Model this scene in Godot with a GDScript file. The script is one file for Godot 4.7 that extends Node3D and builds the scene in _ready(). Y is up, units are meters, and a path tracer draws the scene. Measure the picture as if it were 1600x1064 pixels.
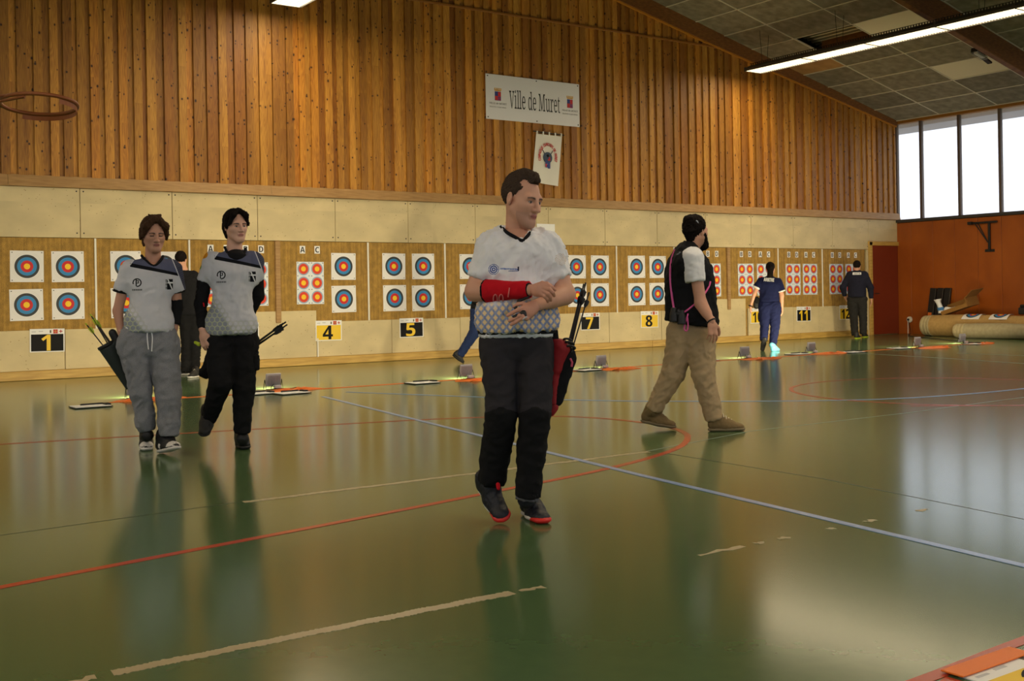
extends Node3D
# An indoor archery range in a sports hall. Positions that come from a pixel of the 1600x1064 photograph are
# cast on the wall, floor or person plane that the thing touches.
const FOC := 1751.9
const YAW := 0.6082
const ROLL := 0.0164
const PPY := 459.9
const EYE := 1.15
const WZ := -17.65      # face of the back wall
const RX := 24.11       # face of the right wall
const CS := -0.23575    # ceiling slope
const C0 := 11.0265     # ceiling height at x = 0

var rng := RandomNumberGenerator.new()
var M := {}
var taken := {}

func cam_ray(px: float, py: float) -> Vector3:
	var a := px - 800.0
	var b := py - PPY
	var u := (a * cos(ROLL) - b * sin(ROLL)) / FOC
	var v := (a * sin(ROLL) + b * cos(ROLL)) / FOC
	return Vector3(u * cos(YAW) + sin(YAW), -v, u * sin(YAW) - cos(YAW))

func on_wall(px: float, py: float, z := WZ) -> Vector3:
	var r := cam_ray(px, py)
	return Vector3(0, EYE, 0) + r * (z / r.z)

func on_right(px: float, py: float, x := RX) -> Vector3:
	var r := cam_ray(px, py)
	return Vector3(0, EYE, 0) + r * (x / r.x)

func on_floor(px: float, py: float, y := 0.0) -> Vector3:
	var r := cam_ray(px, py)
	return Vector3(0, EYE, 0) + r * ((y - EYE) / r.y)

func ceil_y(x: float) -> float:
	return C0 + CS * x

# ---------------------------------------------------------------- naming and tagging
func numbered(called: String) -> String:
	if not taken.has(called):
		taken[called] = 0
		return called
	taken[called] += 1
	return "%s_%03d" % [called, taken[called]]

func tag(o: Node, label: String, category: String, group := "", kind := "") -> Node:
	if label: o.set_meta("label", label)
	if category: o.set_meta("category", category)
	if group: o.set_meta("group", group)
	if kind: o.set_meta("kind", kind)
	return o

func thing(called: String, label: String, category: String, at := Vector3.ZERO, b := Basis.IDENTITY, group := "") -> Node3D:
	var o := Node3D.new()
	o.name = numbered(called)
	add_child(o)
	o.transform = Transform3D(b, at)
	tag(o, label, category, group)
	return o

func obj(called: String, mesh: Mesh, mat: Material, parent: Node = null, tr := Transform3D.IDENTITY) -> MeshInstance3D:
	var o := MeshInstance3D.new()
	o.mesh = mesh
	o.material_override = mat
	o.transform = tr
	if parent == null:
		o.name = numbered(called)
		add_child(o)
	else:
		o.name = called
		parent.add_child(o, true)
	return o

func struct(called: String, mesh: Mesh, mat: Material, tr := Transform3D.IDENTITY) -> MeshInstance3D:
	var o := obj(called, mesh, mat, null, tr)
	o.set_meta("kind", "structure")
	return o

# ---------------------------------------------------------------- materials
func mat(called: String, c: Color, rough := 0.7, metal := 0.0, spec := 0.5) -> StandardMaterial3D:
	if M.has(called): return M[called]
	var m := StandardMaterial3D.new()
	m.resource_name = called
	m.albedo_color = c
	m.roughness = rough
	m.metallic = metal
	m.metallic_specular = spec
	M[called] = m
	return m

func rgb(r: int, g: int, b: int) -> Color:
	return Color(r / 255.0, g / 255.0, b / 255.0)

func noise_tex(seed_: int, freq: float, lo: Color, hi: Color, size := 512, oct := 4, mid = null, kind := FastNoiseLite.TYPE_SIMPLEX_SMOOTH) -> NoiseTexture2D:
	var n := FastNoiseLite.new()
	n.noise_type = kind
	n.seed = seed_
	n.frequency = freq
	n.fractal_octaves = oct
	var t := NoiseTexture2D.new()
	t.width = size
	t.height = size
	t.seamless = true
	t.noise = n
	var g := Gradient.new()
	g.set_color(0, lo)
	g.set_color(1, hi)
	if mid != null: g.add_point(0.5, mid)
	t.color_ramp = g
	return t

func tri(m: StandardMaterial3D, s: Vector3) -> StandardMaterial3D:
	m.uv1_triplanar = true
	m.uv1_world_triplanar = true
	m.uv1_scale = s
	return m

func wood_image(w: int, h: int, seed_: int, knots: int, light: Color, dark: Color) -> ImageTexture:
	# px: 2 mm across, 4 mm along
	var im := Image.create(w, h, false, Image.FORMAT_RGB8)
	var n := FastNoiseLite.new(); n.seed = seed_; n.frequency = 0.012; n.fractal_octaves = 2
	var f := FastNoiseLite.new(); f.seed = seed_ + 5; f.frequency = 0.09; f.fractal_octaves = 2
	var r := RandomNumberGenerator.new(); r.seed = seed_
	for y in h:
		for x in w:
			var warp := n.get_noise_2d(x * 1.6, y * 0.35)
			var g := 0.5 + 0.5 * sin((x * 0.33 + warp * 16.0))
			var v := 0.18 + 0.25 * g + 0.35 * f.get_noise_2d(x * 2.0, y * 0.12) + 0.35 * n.get_noise_2d(x * 0.5, y * 0.12)
			im.set_pixel(x, y, light.lerp(dark, clampf(v, 0, 1)))
	for k in knots:
		var cx := r.randi_range(8, w - 9)
		var cy := r.randi_range(12, h - 13)
		var rx := r.randf_range(3.0, 7.5)
		var ry := rx * r.randf_range(0.5, 0.8)
		for dy in range(-12, 13):
			for dx in range(-14, 15):
				var q := Vector2(dx / rx, dy / ry).length()
				var px := cx + dx
				var py := cy + dy
				if q < 2.2 and px >= 0 and px < w and py >= 0 and py < h:
					var t := clampf((1.25 - q) / 0.5, 0, 1) * 0.9
					var halo := clampf((2.2 - q) / 1.4, 0, 1) * 0.3
					im.set_pixel(px, py, im.get_pixel(px, py).lerp(rgb(120, 68, 26), halo).lerp(rgb(45, 24, 10), t))
	return ImageTexture.create_from_image(im)

# ---------------------------------------------------------------- mesh helpers
func new_st() -> SurfaceTool:
	var st := SurfaceTool.new()
	st.begin(Mesh.PRIMITIVE_TRIANGLES)
	st.set_smooth_group(-1)
	return st

func quad(st: SurfaceTool, a: Vector3, b: Vector3, c: Vector3, d: Vector3, uv := []) -> void:
	# a b c d clockwise seen from the front
	var p := [a, b, c, d]
	for i in [0, 1, 2, 0, 2, 3]:
		if uv: st.set_uv(uv[i])
		st.add_vertex(p[i])

func box(st: SurfaceTool, c: Vector3, s: Vector3, b := Basis.IDENTITY) -> void:
	var h := s * 0.5
	var v := []
	for i in 8:
		v.append(c + b * Vector3(h.x if i & 1 else -h.x, h.y if i & 2 else -h.y, h.z if i & 4 else -h.z))
	for f in [[4, 6, 7, 5], [1, 3, 2, 0], [5, 7, 3, 1], [0, 2, 6, 4], [6, 2, 3, 7], [0, 4, 5, 1]]:
		quad(st, v[f[0]], v[f[1]], v[f[2]], v[f[3]])

func done(st: SurfaceTool) -> ArrayMesh:
	st.generate_normals()
	return st.commit()

func box_mesh(s: Vector3, bevel := 0.0) -> ArrayMesh:
	var key := "box%s%s" % [s, bevel]
	if M.has(key): return M[key]
	var st := new_st()
	if bevel <= 0.0:
		box(st, Vector3.ZERO, s)
	else:
		bev_box(st, Vector3.ZERO, s, bevel)
	M[key] = done(st)
	return M[key]

func bev_box(st: SurfaceTool, c: Vector3, s: Vector3, e: float, b := Basis.IDENTITY) -> void:
	# a box with every edge chamfered, as the hull of its 24 corner points
	var h := s * 0.5
	var P := func(sx, sy, sz, ax): return c + b * Vector3(sx * (h.x - (0.0 if ax == 0 else e)), sy * (h.y - (0.0 if ax == 1 else e)), sz * (h.z - (0.0 if ax == 2 else e)))
	var fix := func(pts: Array):
		var mid := Vector3.ZERO
		for q in pts: mid += q
		mid /= pts.size()
		var nrm: Vector3 = (pts[1] - pts[0]).cross(pts[2] - pts[0])
		if nrm.dot(mid - c) > 0: pts.reverse()
		for k in range(1, pts.size() - 1):
			st.add_vertex(pts[0]); st.add_vertex(pts[k]); st.add_vertex(pts[k + 1])
	for g in [-1.0, 1.0]:
		fix.call([P.call(g, -1, -1, 0), P.call(g, 1, -1, 0), P.call(g, 1, 1, 0), P.call(g, -1, 1, 0)])
		fix.call([P.call(-1, g, -1, 1), P.call(1, g, -1, 1), P.call(1, g, 1, 1), P.call(-1, g, 1, 1)])
		fix.call([P.call(-1, -1, g, 2), P.call(1, -1, g, 2), P.call(1, 1, g, 2), P.call(-1, 1, g, 2)])
		for k in [-1.0, 1.0]:
			fix.call([P.call(g, k, -1, 0), P.call(g, k, 1, 0), P.call(g, k, 1, 1), P.call(g, k, -1, 1)])
			fix.call([P.call(g, -1, k, 0), P.call(g, 1, k, 0), P.call(g, 1, k, 2), P.call(g, -1, k, 2)])
			fix.call([P.call(-1, g, k, 1), P.call(1, g, k, 1), P.call(1, g, k, 2), P.call(-1, g, k, 2)])
			for l in [-1.0, 1.0]:
				fix.call([P.call(g, k, l, 0), P.call(g, k, l, 1), P.call(g, k, l, 2)])

func tube(st: SurfaceTool, pts: Array, r, sides := 8, closed := false) -> void:
	# r: a number or one radius for each point
	var n := pts.size()
	var rings := []
	var up := Vector3.UP
	for i in n:
		var d: Vector3
		if closed: d = pts[(i + 1) % n] - pts[(i + n - 1) % n]
		else: d = pts[mini(i + 1, n - 1)] - pts[maxi(i - 1, 0)]
		d = d.normalized()
		if absf(d.dot(up)) > 0.95: up = Vector3.RIGHT if absf(d.x) < 0.9 else Vector3.BACK
		var s := d.cross(up).normalized()
		var t := s.cross(d)
		up = t
		var rr: float = r[i] if r is Array else r
		var ring := []
		for k in sides:
			var a := TAU * k / sides
			ring.append(pts[i] + (s * cos(a) + t * sin(a)) * rr)
		rings.append(ring)
	st.set_smooth_group(0)
	for i in (n if closed else n - 1):
		var A: Array = rings[i]
		var B: Array = rings[(i + 1) % n]
		for k in sides:
			var l := (k + 1) % sides
			quad(st, A[k], A[l], B[l], B[k])
	st.set_smooth_group(-1)
	if not closed:
		for k in range(1, sides - 1):
			st.add_vertex(rings[0][0]); st.add_vertex(rings[0][k + 1]); st.add_vertex(rings[0][k])
			st.add_vertex(rings[n - 1][0]); st.add_vertex(rings[n - 1][k]); st.add_vertex(rings[n - 1][k + 1])

func tube_mesh(pts: Array, r, sides := 8, closed := false) -> ArrayMesh:
	var st := new_st()
	tube(st, pts, r, sides, closed)
	return done(st)

func disc(st: SurfaceTool, c: Vector3, r: float, sides := 20, thick := 0.004, b := Basis.IDENTITY, inner := 0.0) -> void:
	# a flat disc or ring in the xy plane, facing +z
	for k in sides:
		var a := TAU * k / sides
		var e := TAU * (k + 1) / sides
		var p := Vector3(cos(a), sin(a), 0)
		var q := Vector3(cos(e), sin(e), 0)
		var z := Vector3(0, 0, thick)
		quad(st, c + b * (p * inner + z), c + b * (q * inner + z), c + b * (q * r + z), c + b * (p * r + z))
		quad(st, c + b * (p * r + z), c + b * (q * r + z), c + b * (q * r), c + b * (p * r))

func sheet_mesh(w: float, h: float, t := 0.004) -> ArrayMesh:
	# upright sheet in the xy plane, its front at +z carries the whole texture
	var st := new_st()
	var a := Vector3(-w / 2, -h / 2, t); var b := Vector3(-w / 2, h / 2, t); var c := Vector3(w / 2, h / 2, t); var d := Vector3(w / 2, -h / 2, t)
	quad(st, a, b, c, d, [Vector2(0, 1), Vector2(0, 0), Vector2(1, 0), Vector2(1, 1)])
	var z := Vector3(0, 0, -t)
	var e := [Vector2(0.01, 0.01), Vector2(0.01, 0.01), Vector2(0.01, 0.01), Vector2(0.01, 0.01)]
	quad(st, b, a, a + z, b + z, e); quad(st, c, b, b + z, c + z, e); quad(st, d, c, c + z, d + z, e); quad(st, a, d, d + z, a + z, e)
	quad(st, d + z, c + z, b + z, a + z, e)
	return done(st)

func plank(x0: float, x1: float, y0: float, ya: float, yb: float, z0: float, z1: float, u: float, v: float, c := 0.004) -> ArrayMesh:
	# upright board facing +z, top cut from ya (left) to yb (right), long front edges chamfered
	var st := new_st()
	var su := 1.0 / 1.024
	var sv := 1.0 / 4.096
	var F := func(x, y, z): return Vector3(x, y, z)
	var UV := func(x, y): return Vector2(u + (x - x0) * su, v - y * sv)
	var top := func(x): return lerpf(ya, yb, (x - x0) / (x1 - x0))
	var xs := [x0, x0 + c, x1 - c, x1]
	var zs := [z1 - c, z1, z1, z1 - c]
	for i in 3:
		quad(st, F.call(xs[i], y0, zs[i]), F.call(xs[i], top.call(xs[i]), zs[i]), F.call(xs[i + 1], top.call(xs[i + 1]), zs[i + 1]), F.call(xs[i + 1], y0, zs[i + 1]),
			[UV.call(xs[i], y0), UV.call(xs[i], top.call(xs[i])), UV.call(xs[i + 1], top.call(xs[i + 1])), UV.call(xs[i + 1], y0)])
	quad(st, F.call(x0, y0, z0), F.call(x0, ya, z0), F.call(x0, ya, z1 - c), F.call(x0, y0, z1 - c), [UV.call(x0, y0), UV.call(x0, ya), UV.call(x0 + 0.01, ya), UV.call(x0 + 0.01, y0)])
	quad(st, F.call(x1, y0, z1 - c), F.call(x1, yb, z1 - c), F.call(x1, yb, z0), F.call(x1, y0, z0), [UV.call(x1, y0), UV.call(x1, yb), UV.call(x1 + 0.01, yb), UV.call(x1 + 0.01, y0)])
	quad(st, F.call(x1, y0, z1 - c), F.call(x1, y0, z0), F.call(x0, y0, z0), F.call(x0, y0, z1 - c), [UV.call(x1, y0), UV.call(x1, y0), UV.call(x0, y0), UV.call(x0, y0)])
	return done(st)

func strip(pts: Array, w: float, h := 0.002, ragged := 0.0, seed_ := 1) -> ArrayMesh:
	# paint or tape lying on the floor along pts (x, z)
	var st := new_st()
	var r := RandomNumberGenerator.new(); r.seed = seed_
	var L := []
	var R := []
	for i in pts.size():
		var d: Vector2 = (pts[mini(i + 1, pts.size() - 1)] - pts[maxi(i - 1, 0)]).normalized()
		var n := Vector2(-d.y, d.x)
		var a := w * 0.5 * (1.0 + ragged * r.randf_range(-1, 0.6))
		var b := w * 0.5 * (1.0 + ragged * r.randf_range(-1, 0.6))
		var l: Vector2 = pts[i] + n * a
		var k: Vector2 = pts[i] - n * b
		L.append(Vector3(l.x, h, l.y)); R.append(Vector3(k.x, h, k.y))
	var dn := Vector3(0, h - 0.0002, 0)
	for i in pts.size() - 1:
		quad(st, L[i], R[i], R[i + 1], L[i + 1])
		quad(st, R[i], R[i] - dn, R[i + 1] - dn, R[i + 1])
		quad(st, L[i + 1], L[i + 1] - dn, L[i] - dn, L[i])
	st.generate_normals()
	return st.commit()

func smooth_path(p: Array, n := 8) -> Array:
	var out := []
	for i in p.size() - 1:
		var a = p[maxi(i - 1, 0)]; var b = p[i]; var c = p[i + 1]; var d = p[mini(i + 2, p.size() - 1)]
		for k in n:
			var t := float(k) / n
			out.append(0.5 * ((2.0 * b) + (c - a) * t + (2.0 * a - 5.0 * b + 4.0 * c - d) * t * t + (3.0 * b - a - 3.0 * c + d) * t * t * t))
	out.append(p[-1])
	return out

func lettering(parent: Node, called: String, text: String, height: float, at: Vector3, m: Material, serif := false, bold := true, width := 0.0, b := Basis.IDENTITY) -> MeshInstance3D:
	# flat letters facing +z of the parent, height = box of the letters in metres, width > 0 squeezes them to it
	var f := SystemFont.new()
	f.font_names = PackedStringArray(["Droid Serif" if serif else "Droid Sans"])
	f.font_weight = 700 if bold else 400
	var t := TextMesh.new()
	t.font = f
	t.text = text
	t.font_size = 64
	t.pixel_size = 0.01
	t.depth = 0.05
	t.curve_step = 2.0
	var q := t.get_aabb()
	var sy := height / q.size.y
	var sx := width / q.size.x if width > 0.0 else sy
	var c := q.get_center()
	var sb := b * Basis.from_scale(Vector3(sx, sy, 0.02))
	return obj(called, t, m, parent, Transform3D(sb, at - sb * Vector3(c.x, c.y, c.z)))

# ================================================================ the scene
func _ready() -> void:
	rng.seed = 7
	# camera: a level lens shifted down, held slightly askew
	var cam := Camera3D.new()
	cam.name = "camera"
	cam.projection = Camera3D.PROJECTION_FRUSTUM
	cam.near = 0.05
	cam.far = 200.0
	cam.size = cam.near * 1064.0 / FOC
	cam.frustum_offset = Vector2(0, -(532.0 - PPY) / FOC * cam.near)
	cam.transform = Transform3D(Basis(Vector3.UP, -YAW) * Basis(Vector3.BACK, -ROLL), Vector3(0, EYE, 0))
	add_child(cam)
	cam.current = true
	# sky: white overcast, seen only through the clerestory windows
	var env := Environment.new()
	var sky := Sky.new()
	var sm := ProceduralSkyMaterial.new()
	sm.sky_top_color = rgb(222, 232, 252)
	sm.sky_horizon_color = rgb(234, 241, 254)
	sm.ground_horizon_color = rgb(225, 225, 222)
	sm.ground_bottom_color = rgb(190, 190, 186)
	sm.sky_energy_multiplier = SKY
	sm.ground_energy_multiplier = SKY * 0.7
	sky.sky_material = sm
	env.background_mode = Environment.BG_SKY
	env.sky = sky
	env.tonemap_mode = Environment.TONE_MAPPER_LINEAR
	env.tonemap_exposure = EXPO
	env.sdfgi_enabled = true
	env.ssao_enabled = true
	env.ssil_enabled = true
	var we := WorldEnvironment.new()
	we.name = "world"
	we.environment = env
	add_child(we)
	materials()
	build_lamps()
	build_floor()
	build_back_wall()
	build_right_wall()
	build_ceiling()
	build_other_walls()
	build_targets()
	build_signs()
	build_floor_things()
	build_corner_things()
	build_hoop()
	build_people()

const SKY := 1.4
const EXPO := 1.12
const LAMP := 3.8
const FLOOD := 1.5

func materials() -> void:
	var light := rgb(214, 154, 60)
	var dark := rgb(136, 82, 22)
	var t := wood_image(512, 1024, 3, 85, light, dark)
	var tints := [Color(1, 1, 1), Color(0.9, 0.9, 0.86), Color(1.0, 0.96, 0.84), Color(0.8, 0.78, 0.72), Color(0.95, 0.96, 0.95), Color(0.78, 0.72, 0.62)]
	for i in tints.size():
		var m := mat("pine_board_%d" % i, tints[i], 0.5)
		m.albedo_texture = t
	var beam := mat("glued_beam", rgb(150, 104, 52), 0.55)
	beam.albedo_texture = noise_tex(4, 0.02, rgb(255, 245, 230), rgb(180, 160, 135))
	tri(beam, Vector3(0.6, 4.0, 0.6))
	var trim := mat("pale_trim", rgb(188, 150, 98), 0.6)
	trim.albedo_texture = noise_tex(14, 0.015, rgb(255, 255, 255), rgb(205, 195, 185))
	tri(trim, Vector3(0.3, 3.0, 0.3))
	# cream wall panels, pitted by stray arrows
	var cr := mat("cream_panel", rgb(222, 204, 160), 0.62)
	var im := Image.create(1024, 512, false, Image.FORMAT_RGB8)
	var n := FastNoiseLite.new(); n.seed = 9; n.frequency = 0.006; n.fractal_octaves = 4
	for y in 512:
		for x in 1024:
			var v := 0.94 + 0.07 * n.get_noise_2d(x, y * 1.5)
			im.set_pixel(x, y, Color(v, v * 0.995, v * 0.98))
	var r := RandomNumberGenerator.new(); r.seed = 21
	var den := FastNoiseLite.new(); den.seed = 31; den.frequency = 0.008
	for k in 900:
		var x := r.randi_range(2, 1020)
		var y := r.randi_range(2, 508)
		if den.get_noise_2d(x, y) < -0.05: continue
		var c := Color(0.45, 0.36, 0.22) if r.randf() < 0.7 else Color(0.62, 0.52, 0.36)
		im.set_pixel(x, y, c)
		if r.randf() < 0.6: im.set_pixel(x + 1, y, c)
		if r.randf() < 0.5: im.set_pixel(x, y + 1, c)
	cr.albedo_texture = ImageTexture.create_from_image(im)
	tri(cr, Vector3(0.19, 0.38, 0.19))
	var lo := mat("skirting_wood", rgb(214, 176, 92), 0.5)
	lo.albedo_texture = noise_tex(15, 0.012, rgb(255, 255, 255), rgb(215, 205, 190))
	tri(lo, Vector3(0.3, 3.0, 0.3))
	# compressed straw butts: thin uneven layers
	var bu := mat("straw_butt", rgb(206, 164, 82), 0.85)
	var bi := Image.create(512, 512, false, Image.FORMAT_RGB8)
	var bn := FastNoiseLite.new(); bn.seed = 5; bn.frequency = 0.5; bn.fractal_octaves = 2
	var bc := FastNoiseLite.new(); bc.seed = 6; bc.frequency = 0.02; bc.fractal_octaves = 3
	var bv := FastNoiseLite.new(); bv.seed = 8; bv.frequency = 0.05
	for y in 512:
		for x in 512:
			var v := 0.78 + 0.3 * bn.get_noise_2d(x * 0.5, y * 0.9) + 0.1 * bc.get_noise_2d(x, y) + 0.12 * bv.get_noise_2d(x, y * 0.03)
			bi.set_pixel(x, y, Color(v, v * 0.98, v * 0.93))
	bu.albedo_texture = ImageTexture.create_from_image(bi)
	tri(bu, Vector3(0.65, 0.65, 0.65))
	# sealed green sports floor
	var fl := mat("green_floor", rgb(79, 104, 70), 0.155, 0.0, 0.48)
	fl.albedo_texture = noise_tex(11, 0.02, rgb(255, 254, 248), rgb(240, 243, 238), 1024, 4)
	tri(fl, Vector3(0.42, 0.42, 0.42))
	mat("floor_red", rgb(176, 62, 36), 0.25); mat("floor_blue", rgb(132, 158, 205), 0.25)
	mat("floor_tan", rgb(166, 152, 120), 0.4); mat("floor_pale", rgb(134, 146, 132), 0.3); mat("floor_seam", rgb(48, 52, 40), 0.4)
	mat("orange_tape", rgb(236, 122, 40), 0.5)
	var og := mat("orange_panel", rgb(170, 88, 20), 0.42)
	og.albedo_texture = noise_tex(16, 0.006, rgb(255, 255, 255), rgb(216, 206, 200), 512, 4)
	tri(og, Vector3(0.3, 0.2, 0.3))
	mat("door_red", rgb(122, 44, 20), 0.4)
	mat("frame_metal", rgb(96, 84, 78), 0.5, 0.3)
	mat("sill_dark", rgb(58, 54, 52), 0.8)
	var ct := mat("ceiling_tile", rgb(156, 149, 129), 0.9)
	ct.albedo_texture = noise_tex(18, 0.014, rgb(255, 255, 255), rgb(186, 181, 172), 512, 5)
	tri(ct, Vector3(0.5, 0.5, 0.5))
	var ct2 := mat("ceiling_tile_dark", rgb(142, 136, 118), 0.9)
	ct2.albedo_texture = ct.albedo_texture
	tri(ct2, Vector3(0.5, 0.5, 0.5))
	mat("ceiling_tile_new", rgb(228, 220, 196), 0.9)
	mat("grid_bar", rgb(214, 206, 186), 0.5)
	mat("roof_deck", rgb(70, 66, 60), 0.9)
	mat("outer_wall", rgb(176, 160, 128), 0.8)
	mat("eave_paint", rgb(206, 210, 222), 0.8); mat("white_paint", rgb(232, 228, 218), 0.6); mat("paper", rgb(238, 238, 238), 0.7)
	mat("black", rgb(20, 20, 22), 0.5); mat("dark_metal", rgb(52, 50, 50), 0.45, 0.5); mat("grey_metal", rgb(190, 192, 198), 0.5, 0.1)
	mat("housing", rgb(96, 90, 80), 0.5, 0.4)
	mat("yellow_print", rgb(240, 200, 36), 0.5); mat("black_print", rgb(18, 18, 20), 0.6, 0.0, 0.3); mat("red_print", rgb(190, 36, 40), 0.5); mat("blue_print", rgb(40, 60, 130), 0.5); mat("gold_print", rgb(214, 160, 50), 0.5)
	mat("letter_ink", rgb(30, 34, 38), 0.5)

# ---------------------------------------------------------------- lamps
func build_lamps() -> void:
	var glow := mat("lamp_glow", rgb(255, 240, 205), 0.5)
	glow.emission_enabled = true
	glow.emission = rgb(255, 242, 214)
	glow.emission_energy_multiplier = 4.5
	var y := 5.9
	var L := 1.56
	var hs := new_st()  # trough with sloping sides
	var w := 0.27
	var P := [Vector2(-w, 0.0), Vector2(-w, 0.05), Vector2(-0.13, 0.13), Vector2(0.13, 0.13), Vector2(w, 0.05), Vector2(w, 0.0), Vector2(w - 0.012, 0.0), Vector2(w - 0.012, 0.045), Vector2(-w + 0.012, 0.045), Vector2(-w + 0.012, 0.0)]
	for i in P.size():
		var a: Vector2 = P[i]
		var b: Vector2 = P[(i + 1) % P.size()]
		quad(hs, Vector3(a.x, a.y, -L / 2), Vector3(b.x, b.y, -L / 2), Vector3(b.x, b.y, L / 2), Vector3(a.x, a.y, L / 2))
	for s in [-1.0, 1.0]:
		box(hs, Vector3(0, 0.045, s * (L / 2 - 0.006)), Vector3(2 * w, 0.09, 0.012))
	var housing := done(hs)
	var rs := new_st()  # the perforated cable rail on top
	box(rs, Vector3(0, 0.135, 0), Vector3(0.16, 0.008, L))
	for s in [-1.0, 1.0]:
		box(rs, Vector3(s * 0.08, 0.185, 0), Vector3(0.006, 0.012, L))
		for k in 26:
			box(rs, Vector3(s * 0.08, 0.16, -L / 2 + (k + 0.5) * L / 26), Vector3(0.006, 0.05, 0.022))
	var rail := done(rs)
	var ls := new_st()  # louvre
	for k in 27:
		box(ls, Vector3(0, 0.014, -L / 2 + 0.02 + k * (L - 0.04) / 26), Vector3(2 * w - 0.05, 0.018, 0.004))
	for x in [-0.17, -0.085, 0.0, 0.085, 0.17]:
		box(ls, Vector3(x, 0.014, 0), Vector3(0.004, 0.018, L - 0.03))
	var louvre := done(ls)
	var dif := box_mesh(Vector3(2 * w - 0.03, 0.006, L - 0.03))
	var lm := mat("louvre", rgb(240, 235, 220), 0.3, 0.3)
	for row in [18.36, 7.46, -3.4]:
		for k in 15:
			var z := -17.03 + (k + 0.5) * L
			var where := "the lamp row hanging by the windows" if row > 18 else ("the lamp row over the middle of the hall" if row > 0 else "the lamp row farthest from the windows")
			var o := thing("ceiling_lamp", "long louvred fluorescent lamp in " + where, "lamp", Vector3(row, y, z), Basis.IDENTITY, "lamps of " + where)
			obj("housing", housing, M.housing, o)
			obj("cable_rail", rail, M.dark_metal, o)
			obj("louvre", louvre, lm, o)
			obj("lamp_tube_panel", dif, glow, o, Transform3D(Basis.IDENTITY, Vector3(0, 0.036, 0)))
			if k == 0 or k % 2 == 1:
				var zz := -0.44 if k == 0 else 0.0
				for s in [-1.0, 1.0]:
					var top: float = (C0 + CS * row if row > 6.0 else C0 + CS * (12.1 - row)) - y - CS * 0.0 + CS * s * 0.135
					obj("wire", tube_mesh([Vector3(s * 0.08, 0.18, zz), Vector3(s * 0.135, top, zz)], 0.005, 5), M.black, o)
		for k in 5:
			var a := AreaLight3D.new()
			a.name = "lamp_light"
			a.area_size = Vector2(2 * w - 0.06, L * 3.0 - 0.05)
			a.light_color = rgb(255, 231, 190)
			a.light_energy = LAMP
			a.area_normalize_energy = false
			a.shadow_enabled = true
			a.transform = Transform3D(Basis(Vector3.RIGHT, -PI / 2), Vector3(row, y - 0.004, -17.03 + (k + 0.5) * 3.0 * L))
			add_child(a, true)

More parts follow.
